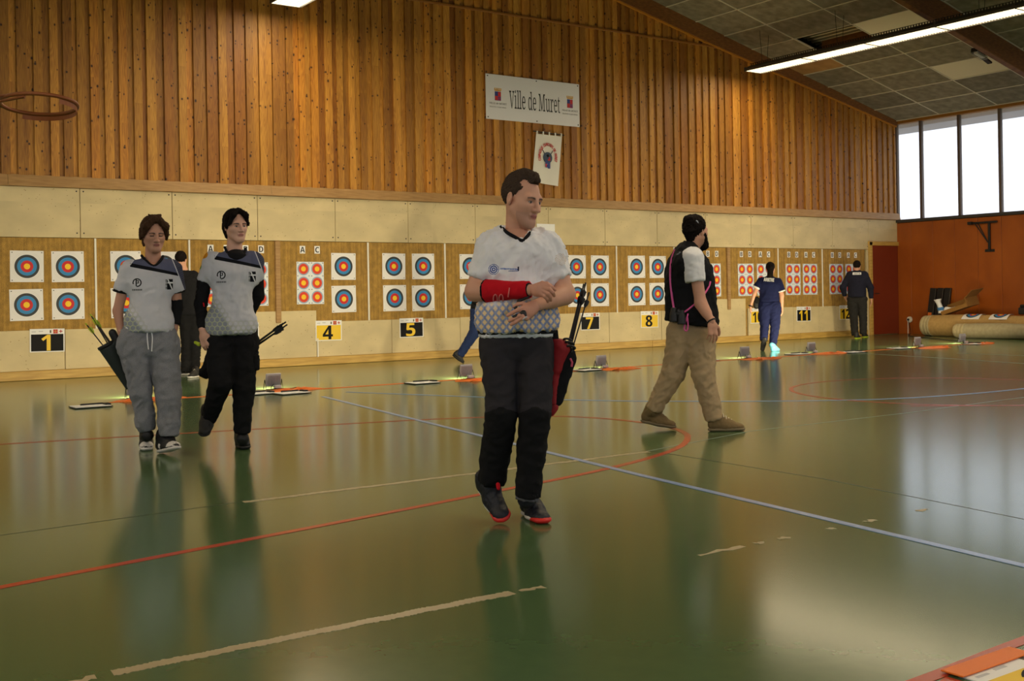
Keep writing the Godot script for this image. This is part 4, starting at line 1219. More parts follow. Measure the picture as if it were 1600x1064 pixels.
# surface nets over the joined primitives -> {v, i}
func nets(pr: Array, c: float) -> Dictionary:
	var lo := Vector3(9, 9, 9)
	var hi := -lo
	var boxes := []
	for q in pr:
		var r: float = maxf(q.ra, q.rb)
		# half extents of the squeezed capsule
		var inv: Basis = q.lin.inverse()
		var e := Vector3(Vector3(inv.x.x, inv.y.x, inv.z.x).length(), Vector3(inv.x.y, inv.y.y, inv.z.y).length(), Vector3(inv.x.z, inv.y.z, inv.z.z).length()) * r
		var l: Vector3 = q.a.min(q.b) - e
		var h: Vector3 = q.a.max(q.b) + e
		boxes.append([l, h])
		if not q.sub:
			lo = lo.min(l); hi = hi.max(h)
	lo -= Vector3.ONE * c * 2.5
	hi += Vector3.ONE * c * 2.5
	var nx := int((hi.x - lo.x) / c) + 2
	var ny := int((hi.y - lo.y) / c) + 2
	var nz := int((hi.z - lo.z) / c) + 2
	var D := PackedFloat32Array()
	D.resize(nx * ny * nz)
	D.fill(0.25)
	for n in pr.size():
		var q: Dictionary = pr[n]
		var k: float = q.k
		var mar := Vector3.ONE * (k + c * 2.0)
		var l: Vector3 = (boxes[n][0] - mar - lo) / c
		var h: Vector3 = (boxes[n][1] + mar - lo) / c
		var x0 := maxi(0, int(l.x)); var x1 := mini(nx - 1, int(h.x) + 1)
		var y0 := maxi(0, int(l.y)); var y1 := mini(ny - 1, int(h.y) + 1)
		var z0 := maxi(0, int(l.z)); var z1 := mini(nz - 1, int(h.z) + 1)
		var lin: Basis = q.lin
		var A: Vector3 = q.a
		var ba: Vector3 = lin * (q.b - A)
		var l2 := ba.length_squared()
		var il := 1.0 / l2 if l2 > 1e-9 else 0.0
		var ra: float = q.ra
		var dr: float = q.rb - q.ra
		var s: float = q.s
		var cl: Array = q.cl
		var ncl := cl.size()
		var sub: bool = q.sub
		var step := lin.x * c
		for z in range(z0, z1 + 1):
			for y in range(y0, y1 + 1):
				var p := lo + Vector3(x0, y, z) * c
				var w := lin * (p - A)
				var at := (z * ny + y) * nx + x0
				for x in range(x0, x1 + 1):
					var t := clampf(w.dot(ba) * il, 0.0, 1.0)
					var e := ((w - ba * t).length() - ra - dr * t) * s
					for m in ncl:
						e = maxf(e, (p - cl[m][0]).dot(cl[m][1]))
					var d := D[at]
					if sub:
						var g := maxf(k - absf(e + d), 0.0)
						D[at] = maxf(d, -e) + g * g / k * 0.25
					else:
						var g := maxf(k - absf(e - d), 0.0)
						D[at] = minf(d, e) - g * g / k * 0.25
					at += 1
					w += step
					p.x += c
	# vertices
	var id := PackedInt32Array()
	id.resize(nx * ny * nz)
	id.fill(-1)
	var V := PackedVector3Array()
	var I := PackedInt32Array()
	var sx := 1
	var sy := nx
	var szz := nx * ny
	var offs := [0, sx, sy, sx + sy, szz, szz + sx, szz + sy, szz + sx + sy]
	var edges := [[0, 1], [2, 3], [4, 5], [6, 7], [0, 2], [1, 3], [4, 6], [5, 7], [0, 4], [1, 5], [2, 6], [3, 7]]
	var cor := []
	for i in 8: cor.append(Vector3(i & 1, (i >> 1) & 1, (i >> 2) & 1))
	var lim := c * 2.2
	for z in nz - 1:
		for y in ny - 1:
			var at := (z * ny + y) * nx
			for x in nx - 1:
				var d0 := D[at]
				if d0 < lim and d0 > -lim:
					var s0 := d0 < 0.0
					if (D[at + sx] < 0.0) != s0 or (D[at + sy] < 0.0) != s0 or (D[at + szz] < 0.0) != s0 or (D[at + sx + sy] < 0.0) != s0 or (D[at + szz + sx] < 0.0) != s0 or (D[at + szz + sy] < 0.0) != s0 or (D[at + szz + sx + sy] < 0.0) != s0:
						var sum := Vector3.ZERO
						var cnt := 0
						for e in edges:
							var da := D[at + offs[e[0]]]
							var db := D[at + offs[e[1]]]
							if (da < 0.0) != (db < 0.0):
								sum += cor[e[0]].lerp(cor[e[1]], da / (da - db))
								cnt += 1
						id[at] = V.size()
						V.append(lo + (Vector3(x, y, z) + sum / cnt) * c)
				at += 1
	for z in range(1, nz - 1):
		for y in range(1, ny - 1):
			var at := (z * ny + y) * nx + 1
			for x in range(1, nx - 1):
				if id[at] >= 0 or absf(D[at]) < lim:
					var s0 := D[at] < 0.0
					for ax in 3:
						var o := sx if ax == 0 else (sy if ax == 1 else szz)
						if (D[at + o] < 0.0) != s0:
							var u := sy if ax == 0 else (szz if ax == 1 else sx)
							var v := szz if ax == 0 else (sx if ax == 1 else sy)
							var a := id[at]; var b := id[at - u]; var cc := id[at - u - v]; var d := id[at - v]
							if a < 0 or b < 0 or cc < 0 or d < 0: continue
							# clockwise seen from outside
							if s0: I.append_array(PackedInt32Array([a, d, cc, a, cc, b]))
							else: I.append_array(PackedInt32Array([a, b, cc, a, cc, d]))
				at += 1
	return {"v": V, "i": I}

func normals_of(V: PackedVector3Array, I: PackedInt32Array) -> PackedVector3Array:
	var N := PackedVector3Array()
	N.resize(V.size())
	for t in range(0, I.size(), 3):
		var a := I[t]; var b := I[t + 1]; var c := I[t + 2]
		var n := (V[c] - V[a]).cross(V[b] - V[a])
		N[a] += n; N[b] += n; N[c] += n
	for i in N.size(): N[i] = N[i].normalized()
	return N

# folds: noise along the normal; stretch = how fast the noise runs along x, y and z
func skin(pr: Array, c: float, folds := 0.0, stretch := Vector3(6, 14, 6), seed_ := 1, uv := [], color = null) -> Dictionary:
	var m := nets(pr, c)
	var V: PackedVector3Array = m.v
	var I: PackedInt32Array = m.i
	var N := normals_of(V, I)
	if folds > 0.0:
		var f := FastNoiseLite.new()
		f.seed = seed_
		f.frequency = 1.0
		f.fractal_octaves = 2
		f.fractal_type = FastNoiseLite.FRACTAL_RIDGED
		var g := FastNoiseLite.new()
		g.seed = seed_ + 3
		g.frequency = 1.0
		for i in V.size():
			var p := V[i]
			var q := p + Vector3(0.06, 0.05, 0.06) * g.get_noise_3d(p.x * 5.0, p.y * 5.0, p.z * 5.0)
			q *= stretch
			V[i] = p + N[i] * folds * (f.get_noise_3d(q.x, q.y, q.z) - 0.15)
		N = normals_of(V, I)
	var U := PackedVector2Array()
	if uv:  # [origin, width, height]: print laid on from the front
		U.resize(V.size())
		for i in V.size():
			var p: Vector3 = V[i] - uv[0]
			U[i] = Vector2(p.x / uv[1] + 0.5, -p.y / uv[2])
	var C := PackedColorArray()
	if color != null:
		C.resize(V.size())
		for i in V.size(): C[i] = color.call(V[i], N[i])
	return {"v": V, "n": N, "i": I, "u": U, "c": C}

func to_mesh(parts: Array) -> ArrayMesh:
	# several meshed fields as one surface
	var V := PackedVector3Array(); var N := PackedVector3Array(); var I := PackedInt32Array(); var U := PackedVector2Array(); var C := PackedColorArray()
	for p in parts:
		var o := V.size()
		V.append_array(p.v); N.append_array(p.n); U.append_array(p.u); C.append_array(p.c)
		var k: PackedInt32Array = p.i
		var s := I.size()
		I.resize(s + k.size())
		for t in k.size(): I[s + t] = k[t] + o
	var a := []
	a.resize(Mesh.ARRAY_MAX)
	a[Mesh.ARRAY_VERTEX] = V
	a[Mesh.ARRAY_NORMAL] = N
	a[Mesh.ARRAY_INDEX] = I
	if U.size() == V.size(): a[Mesh.ARRAY_TEX_UV] = U
	if C.size() == V.size(): a[Mesh.ARRAY_COLOR] = C
	var m := ArrayMesh.new()
	m.add_surface_from_arrays(Mesh.PRIMITIVE_TRIANGLES, a)
	return m

func lin(c: Color) -> Color:
	return c.srgb_to_linear()

func vmat(called: String, rough := 0.7) -> StandardMaterial3D:
	var m := mat(called, Color.WHITE, rough)
	m.vertex_color_use_as_albedo = true
	return m

# ---------------------------------------------------------------- head
func head_frame(yaw: float, pitch: float, rollz := 0.0) -> Basis:
	# looks along +z (towards the camera) turned by yaw to the picture's right
	return Basis(Vector3.UP, yaw) * Basis(Vector3.RIGHT, pitch) * Basis(Vector3.BACK, rollz)

func head_prims(o: Vector3, f: Basis, s: float, neck: Vector3, neck_r: float, brow := 1.0) -> Array:
	var P := func(x, y, z): return o + f * (Vector3(x, y, z) * s)
	var pr := []
	pr.append(ell(P.call(0, 0.036, -0.016), Vector3(0.074, 0.086, 0.094) * s, f, 0.02 * s))
	pr.append(ell(P.call(0, -0.024, 0.03), Vector3(0.059, 0.085, 0.06) * s, f, 0.03 * s))
	for k in [-1.0, 1.0]:
		pr.append(cap(P.call(k * 0.05, -0.045, 0.002), P.call(k * 0.016, -0.096, 0.06), 0.022 * s, 0.02 * s, 0.03 * s))
		pr.append(cap(P.call(k * 0.04, -0.022, 0.058), P.call(k * 0.05, -0.018, 0.04), 0.018 * s, 0.018 * s, 0.03 * s))
	pr.append(cap(P.call(-0.01, -0.103, 0.066), P.call(0.01, -0.103, 0.066), 0.018 * s, 0.018 * s, 0.025 * s))
	pr.append(cap(P.call(-0.038, 0.018, 0.071), P.call(0.038, 0.018, 0.071), 0.015 * s * brow, 0.015 * s * brow, 0.02 * s))
	for k in [-1.0, 1.0]:
		pr.append(ell(P.call(k * 0.031, 0.001, 0.092), Vector3(0.0195, 0.0115, 0.017) * s, f, 0.012 * s, true))
		pr.append(ell(P.call(k * 0.031, -0.001, 0.073), Vector3(0.0135, 0.0105, 0.0115) * s, f, 0.003 * s))
	pr.append(cap(P.call(0, 0.014, 0.084), P.call(0, -0.034, 0.11), 0.0085 * s, 0.0118 * s, 0.01 * s))
	for k in [-1.0, 1.0]:
		pr.append(ell(P.call(k * 0.012, -0.037, 0.094), Vector3(0.0095, 0.0085, 0.012) * s, f, 0.007 * s))
	pr.append(cap(P.call(-0.018, -0.061, 0.083), P.call(0.018, -0.061, 0.083), 0.0072 * s, 0.0072 * s, 0.008 * s))
	pr.append(cap(P.call(-0.015, -0.072, 0.082), P.call(0.015, -0.072, 0.082), 0.008 * s, 0.008 * s, 0.006 * s))
	for k in [-1.0, 1.0]:
		var ef := f * Basis(Vector3.UP, k * 0.35)
		pr.append(ell(P.call(k * 0.076, 0.0, -0.014), Vector3(0.009, 0.033, 0.02) * s, ef, 0.008 * s))
		pr.append(ell(P.call(k * 0.086, 0.004, -0.008), Vector3(0.006, 0.018, 0.01) * s, ef, 0.006 * s, true))
	pr.append(cap(P.call(0, -0.05, -0.022), neck, neck_r * 0.97, neck_r * 1.08, 0.03 * s))
	return pr

func head_color(o: Vector3, f: Basis, s: float, base: Color, lip: Color, browc: Color, stubble: Color, beard: float, shut: bool) -> Callable:
	var fi := f.transposed()
	var skinc := lin(base); var lipc := lin(lip); var bc := lin(browc); var st := lin(stubble)
	return func(p: Vector3, _n: Vector3) -> Color:
		var q := fi * (p - o) / s
		var c := skinc
		var ax := absf(q.x)
		if q.z > 0.03:
			if beard > 0.0 and q.y < -0.045 and q.y > -0.13:
				c = c.lerp(st, beard * smoothstep(-0.045, -0.06, q.y))  # lower face tinted by stubble
			var lm := 1.0 - (q.x / 0.024) * (q.x / 0.024) - ((q.y + 0.0665) / 0.0125) * ((q.y + 0.0665) / 0.0125)
			if lm > 0.0 and q.z > 0.065:
				c = c.lerp(lipc, clampf(lm * 2.5, 0, 1))
				c = c.lerp(lipc * 0.3, clampf(1.0 - absf(q.y + 0.0665) / 0.0026, 0, 1) * clampf(lm * 3.0, 0, 1))
			if ax > 0.01 and ax < 0.053 and q.z > 0.04:
				var bw := 0.0058 - 0.05 * maxf(0.0, ax - 0.02)
				var off := absf(q.y - 0.02 + 9.0 * (ax - 0.033) * (ax - 0.033))
				c = c.lerp(bc, clampf((bw - off) / 0.003, 0, 1) * clampf((ax - 0.01) / 0.004, 0, 1))
				var em := 1.0 - ((ax - 0.031) / 0.0155) * ((ax - 0.031) / 0.0155)
				if em > 0.0 and q.z > 0.055:
					if shut:
						c = c.lerp(bc * 0.3, clampf(1.6 - absf(q.y + 0.003 - 0.002 * em) / 0.0036, 0, 1) * clampf(em * 3.0, 0, 1))
					else:
						var op := clampf((0.0062 * em - absf(q.y + 0.001)) / 0.002, 0, 1)
						c = c.lerp(Color(0.42, 0.39, 0.37), op)
						c = c.lerp(Color(0.02, 0.014, 0.01), op * clampf((0.0068 - absf(ax - 0.031)) / 0.002, 0, 1))
						c = c.lerp(bc * 0.4, clampf(1.0 - absf(q.y + 0.001 - 0.0062 * em) / 0.003, 0, 1) * clampf(em * 3.0, 0, 1))
		return c

# ---------------------------------------------------------------- hand: palm and five fingers bent around curl
func hand_prims(w: Vector3, d: Vector3, nrm: Vector3, side: float, curl: float, s := 1.0, spread := 1.0) -> Array:
	# w wrist, d direction of the fingers, nrm out of the palm, side +1: thumb at d x nrm
	d = d.normalized()
	nrm = (nrm - d * nrm.dot(d)).normalized()
	var across := d.cross(nrm) * side   # towards the thumb
	var pr := []
	var kn := w + d * 0.085 * s
	pr.append(cap(w - d * 0.02 * s + across * 0.004, w + d * 0.03 * s, 0.027 * s, 0.03 * s, 0.015, 0.72, nrm))
	pr.append(cap(w + d * 0.035 * s + across * 0.014 * s, kn + across * 0.02 * s, 0.024 * s, 0.02 * s, 0.015, 0.6, nrm))
	pr.append(cap(w + d * 0.03 * s - across * 0.014 * s, kn - across * 0.022 * s, 0.024 * s, 0.019 * s, 0.015, 0.6, nrm))
	var lens := [0.074, 0.083, 0.077, 0.06]
	for i in 4:
		var off := across * (0.031 - 0.0205 * i) * s
		var p := kn + off - d * (0.004 if i == 1 else (0.014 if i == 3 else 0.008)) * s
		var dir := (d + across * (0.12 - 0.08 * i) * spread).normalized()
		var a := curl * (0.75 + 0.1 * i)
		var r := [0.0092, 0.0095, 0.009, 0.0078][i] as float * s
		for seg in 3:
			var L: float = lens[i] * [0.46, 0.3, 0.24][seg] * s
			dir = (dir * cos(a) + nrm * sin(a)).normalized()
			var q := p + dir * L
			pr.append(cap(p, q, r, r * 0.93, 0.004))
			nrm = nrm
			p = q
			r *= 0.93
			a = curl
	var t0 := w + d * 0.022 * s + across * 0.026 * s
	var t1 := t0 + (d * 0.6 + across * 0.75 + nrm * 0.25).normalized() * 0.042 * s
	var t2 := t1 + (d * 0.9 + across * 0.3 + nrm * (0.2 + curl * 0.4)).normalized() * 0.032 * s
	var t3 := t2 + (d * 0.95 + nrm * (0.2 + curl * 0.6)).normalized() * 0.026 * s
	pr.append(cap(t0, t1, 0.015 * s, 0.0118 * s, 0.012))
	pr.append(cap(t1, t2, 0.0115 * s, 0.0105 * s, 0.004))
	pr.append(cap(t2, t3, 0.0105 * s, 0.0088 * s, 0.004))
	return pr

# ---------------------------------------------------------------- shoe > upper, sole, laces
func shoe(parent: Node, heel: Vector3, toe: Vector3, up: Vector3, upper: Material, sole: Material, lace: Material, ankle: Vector3, s := 1.0, cell := 0.008, toe_mat: Material = null, high := 0.0, panel: Material = null) -> void:
	# heel and toe: ends of the sole on its underside
	var fw := (toe - heel).normalized()
	up = (up - fw * up.dot(fw)).normalized()
	var sd := fw.cross(up)
	var L := (toe - heel).length()
	var P := func(t, x, y): return heel + fw * (t * L) + sd * x * s + up * y * s
	var o := Node3D.new()
	o.name = "shoe"
	parent.add_child(o, true)
	var under := [[heel + up * 0.022 * s, -up]]
	var pr := [
		cap(P.call(0.13, 0, 0.045), P.call(0.45, 0, 0.045), 0.036 * s, 0.04 * s, 0.02, 1.0, Vector3.BACK, 0, false, under),
		cap(P.call(0.5, 0.004, 0.03), P.call(0.84, 0.004, 0.022), 0.045 * s, 0.04 * s, 0.03, 0.8, up, 0, false, under),
		cap(P.call(0.15, 0, 0.06), P.call(0.2, 0, 0.095 + high), 0.036 * s, 0.038 * s, 0.03, 1.0, Vector3.BACK, 0, false, under),
		cap(P.call(0.3, 0, 0.085), P.call(0.62, 0, 0.05), 0.03 * s, 0.03 * s, 0.03, 1.0, Vector3.BACK, 0, false, under),
		cap(P.call(0.2, 0, 0.09), ankle, 0.038 * s, 0.042 * s, 0.02)]
	obj("upper", to_mesh([skin(pr, cell, 0.003, Vector3(25, 25, 25), 5)]), upper, o)
	var ps := [
		cap(P.call(0.12, 0, 0.014), P.call(0.5, 0, 0.014), 0.038 * s, 0.038 * s, 0.03, 0.42, up),
		cap(P.call(0.5, 0.003, 0.014), P.call(0.85, 0.005, 0.016), 0.042 * s, 0.043 * s, 0.03, 0.4, up)]
	var sm := to_mesh([skin(ps, cell)])
	obj("sole", sm, sole, o)
	if toe_mat:
		var pt := [cap(P.call(0.62, 0.003, 0.012), P.call(0.86, 0.005, 0.018), 0.043 * s, 0.045 * s, 0.03, 0.42, up)]
		obj("toe_bumper", to_mesh([skin(pt, cell)]), toe_mat, o)
	if panel:
		var under2 := [[heel + up * 0.026 * s, -up]]
		obj("toe_panel", to_mesh([skin([cap(P.call(0.7, 0.004, 0.026), P.call(0.82, 0.004, 0.021), 0.049 * s, 0.045 * s, 0.02, 0.82, up, 2, false, under2)], cell * 0.8)]), panel, o)
		for k in [-1.0, 1.0]:
			obj("side_panel", to_mesh([skin([cap(P.call(0.3, k * 0.014, 0.045), P.call(0.5, k * 0.012, 0.04), 0.032 * s, 0.031 * s, 0.02, 1.0, Vector3.BACK, 0, false, under2)], cell * 0.8)]), panel, o)
	var st := new_st()
	for k in 4:
		var t := 0.4 + 0.075 * k
		var h := 0.112 - 0.013 * k + high * 0.3
		tube(st, [P.call(t, -0.026, h - 0.022), P.call(t + 0.01, 0, h), P.call(t, 0.026, h - 0.022)], 0.004 * s, 5)
	if lace: obj("laces", done(st), lace, o)

# ---------------------------------------------------------------- arrow in a quiver, a thing of its own
func arrow(a: Vector3, b: Vector3, shaft: Material, vane: Material, nock: Material, label: String, group: String, r := 0.004, vl := 0.06, vh := 0.014) -> void:
	# a: lower end, b: nock, in the person's frame
	var o := thing("arrow", label, "arrow", B0 + pbasis() * a, pbasis(), group)
	var d := (b - a).normalized()
	obj("shaft", tube_mesh([Vector3.ZERO, b - a], r, 6), shaft, o)
	obj("nock", tube_mesh([b - a, b - a + d * 0.018], r * 1.2, 6), nock, o)
	var s := d.cross(Vector3.BACK).normalized()
	for k in 3:
		var n := s.rotated(d, TAU * k / 3.0)
		var st := new_st()
		var p := b - a - d * 0.02
		var th := d.cross(n) * 0.002
		var q := [p, p - d * 0.008 + n * vh, p - d * vl * 0.6 + n * vh * 0.8, p - d * vl]
		quad(st, q[0] + th, q[1] + th, q[2] + th, q[3] + th)
		quad(st, q[3] - th, q[2] - th, q[1] - th, q[0] - th)
		quad(st, q[1] + th, q[1] - th, q[2] - th, q[2] + th)
		obj("vane", done(st), vane, o)

func cloth(called: String, c: Color) -> StandardMaterial3D:
	var m := mat(called, c, 0.92, 0.0, 0.3)
	return m

func jersey_image() -> ImageTexture:
	# print of the club jersey; metres from the point of the collar, y down
	var w := 400; var h := 480
	var im := Image.create(w, h, false, Image.FORMAT_RGB8)
	var grey := rgb(205, 206, 214); var slate := rgb(92, 96, 122); var ink := rgb(22, 24, 30); var sleeve := rgb(66, 68, 86)
	for j in h:
		for i in w:
			var x := (i + 0.5) / w * 0.64 - 0.32
			var y := (j + 0.5) / h * 0.77 - 0.15
			var c := grey
			var yb := 0.031 + 0.22 * x
			var rag := -0.085 - (0.115 + y) * 0.73
			var rs := 0.1 + (y + 0.13) * 0.36
			if y < yb and x > rag: c = slate
			if absf(y - yb) < 0.0125 - 0.012 * x and x > -0.165 and x < rs: c = ink
			if x > rs and y < 0.24: c = grey if x < rs + 0.007 else (sleeve if fmod(absf(x * 37.0 + y * 61.0), 1.0) > 0.15 else slate)
			if absf(x - rag) < 0.004 and y < yb: c = rgb(220, 222, 230)
			# hexagons near the hem and up the side
			var lim := minf(0.22 + maxf(0.0, (x + 0.2) * 1.5), 0.47)
			if y > lim:
				var p := 0.038
				var q := Vector2(x / p, y / (p * 1.732))
				var a := q - q.round()
				var b := q - Vector2(0.5, 0.5) - (q - Vector2(0.5, 0.5)).round()
				var va := Vector2(a.x, a.y * 1.732); var vb := Vector2(b.x, b.y * 1.732)
				var n := va if va.length() < vb.length() else vb
				var e := maxf(absf(n.x), absf(n.x) * 0.5 + absf(n.y) * 0.866)
				var k := clampf((y - lim) / 0.12, 0.25, 1.0)
				if e > 0.42: c = c.lerp(rgb(186, 192, 160), k)
				elif y > lim + 0.09: c = c.lerp(rgb(146, 152, 164), k)
				elif e > 0.36: c = c.lerp(rgb(120, 128, 138), k)
			# round badge
			var d := Vector2(x + 0.118, y - 0.127)
			var r := d.length()
			if r < 0.032 and r > 0.024 and not (d.x < -0.004 and d.y > 0.01): c = ink
			if absf(d.x + 0.006) < 0.0035 and absf(d.y) < 0.026: c = ink
			if d.x > -0.008 and d.x < 0.012 and absf(d.y + 0.006) < 0.011 and (absf(d.y + 0.006) > 0.006 or d.x > 0.006): c = ink
			if absf(y - 0.18) < 0.006 and absf(x + 0.118) < 0.035 and fmod(absf(x * 140.0), 1.0) > 0.3: c = c.lerp(ink, 0.7)
			# square badge
			var s := Vector2(x - 0.108, y - 0.142)
			if absf(s.x) < 0.026 and absf(s.y) < 0.038:
				c = ink
				if absf(s.x - 0.006 - s.y * 0.4) < 0.005 or (absf(s.y + 0.012) < 0.005 and s.x > -0.012) or (s.x < -0.016 and fmod(absf(s.y * 130.0), 1.0) > 0.5): c = rgb(226, 228, 232)
			if Vector2(x + 0.245, y + 0.03).length() < 0.03: c = rgb(190, 40, 40) if x + y * 0.5 < -0.26 else rgb(224, 150, 40)
			if Vector2((x + 0.285) * 1.4, y - 0.055).length() < 0.03: c = rgb(80, 140, 50)
			im.set_pixel(i, j, c)
	return ImageTexture.create_from_image(im)

func white_shirt_image() -> ImageTexture:
	var w := 480; var h := 462
	var im := Image.create(w, h, false, Image.FORMAT_RGB8)
	var n := FastNoiseLite.new(); n.seed = 3; n.frequency = 0.03
	for j in h:
		for i in w:
			var x := (i + 0.5) / w * 0.8 - 0.4
			var y := (j + 0.5) / h * 0.77 - 0.15
			var c := rgb(238, 238, 242)
			var top := 0.285 + 0.03 * n.get_noise_2d(i, 0) + 0.05 * absf(x)
			if y > top and y < 0.46:
				var p := 0.036
				var a := fposmod((x + y * 0.8) / p, 1.0); var b := fposmod((x - y * 0.8) / p, 1.0)
				var k := clampf((y - top) / 0.05, 0.15, 1.0)
				if a > 0.36 and b > 0.36: c = c.lerp(rgb(242, 214, 166), k)
				elif fposmod((a + b) * 5.0, 1.0) > 0.45: c = c.lerp(rgb(92, 108, 168), k * 0.85)
				else: c = c.lerp(rgb(190, 198, 220), k)
			var d := Vector2(x + 0.143, y - 0.146).length()
			if d < 0.026 and fposmod(d / 0.0095, 1.0) > 0.45: c = rgb(54, 84, 160)
			if absf(y - 0.146 - (x + 0.06) * 0.06) < 0.0035 and x > -0.11 and x < -0.02 and fposmod(x * 160.0, 1.0) > 0.25: c = rgb(90, 120, 190)
			if absf(y - 0.156) < 0.003 and x > -0.07 and x < -0.02 and fposmod(x * 190.0, 1.0) > 0.3: c = rgb(60, 80, 140)
			if absf(x + 0.022) < 0.003 and absf(y - 0.145) < 0.01: c = rgb(30, 34, 60)
			var e := Vector2((x - 0.19) * 1.0, y - 0.1)
			if e.length() < 0.03 and fposmod(e.length() / 0.008 + e.angle() * 1.5, 1.0) > 0.72: c = rgb(200, 176, 150)
			im.set_pixel(i, j, c)
	return ImageTexture.create_from_image(im)

func person(label: String) -> Node3D:
	return thing("person", label, "person", B0, pbasis())

func surf(pr: Array, x: float, y: float, z0 := 0.4) -> float:
	# z of the front of a field at (x, y)
	var z := z0
	for k in 60:
		var d := sdf_at(pr, Vector3(x, y, z))
		if d < 0.0015: return z
		z -= maxf(d * 0.8, 0.002)
	return -9.0

func on_front(pr: Array, pts: Array, lift := 0.004) -> Array:
	# pixels -> points on the front of a field
	var out := []
	for q in pts:
		var p := J(q[0], q[1], 0.1)
		var z := surf(pr, p.x, p.y)
		if z < -5.0: z = 0.0
		p = J(q[0], q[1], z)
		var z2 := surf(pr, p.x, p.y)
		out.append(Vector3(p.x, p.y, (z2 if z2 > -5.0 else 0.0) + lift))
	return out

func build_people() -> void:
	cloth("black_cloth", rgb(26, 26, 29)); cloth("white_cloth", rgb(232, 232, 236)); cloth("navy_cloth", rgb(26, 32, 70)); cloth("dark_navy_cloth", rgb(30, 31, 46)); cloth("charcoal_cloth", rgb(40, 39, 38))
	cloth("khaki_cloth", rgb(176, 152, 118)); cloth("grey_marl", rgb(150, 152, 158)); cloth("jeans_cloth", rgb(34, 48, 86))
	cloth("black_trousers", rgb(24, 24, 26)); cloth("red_cloth", rgb(196, 22, 36))
	var gm: StandardMaterial3D = M.grey_marl
	gm.albedo_texture = noise_tex(61, 0.12, Color.WHITE, rgb(190, 190, 194), 512, 3); gm.uv1_triplanar = true; gm.uv1_scale = Vector3(2.2, 2.2, 2.2)
	var je := cloth("jersey", Color.WHITE); je.albedo_texture = jersey_image(); je.texture_repeat = false
	var ws := cloth("white_jersey", Color.WHITE); ws.albedo_texture = white_shirt_image(); ws.texture_repeat = false
	mat("hair_dark", rgb(26, 20, 18), 0.75, 0.0, 0.2); mat("hair_brown", rgb(70, 48, 32), 0.7, 0.0, 0.25); mat("hair_short", rgb(70, 57, 48), 0.8, 0.0, 0.2)
	vmat("skin", 0.55)
	mat("shoe_black", rgb(20, 20, 22), 0.6); mat("shoe_navy", rgb(24, 26, 36), 0.6); mat("sole_red", rgb(206, 34, 26), 0.5); mat("sole_white", rgb(214, 210, 206), 0.6); mat("shoe_khaki", rgb(118, 97, 62), 0.85); mat("sole_tan", rgb(128, 112, 84), 0.8); mat("lace_pale", rgb(190, 180, 165), 0.8)
	mat("cyan", rgb(110, 200, 226), 0.5); mat("lime", rgb(186, 208, 40), 0.5); mat("pink", rgb(232, 96, 170), 0.6)
	man_in_white()
	archer_grey()
	archer_black()
	man_in_vest()
	far_people()

# colour helper: one flat skin tone
func tone(c: Color) -> Callable:
	var l := lin(c)
	return func(_p, _n): return l

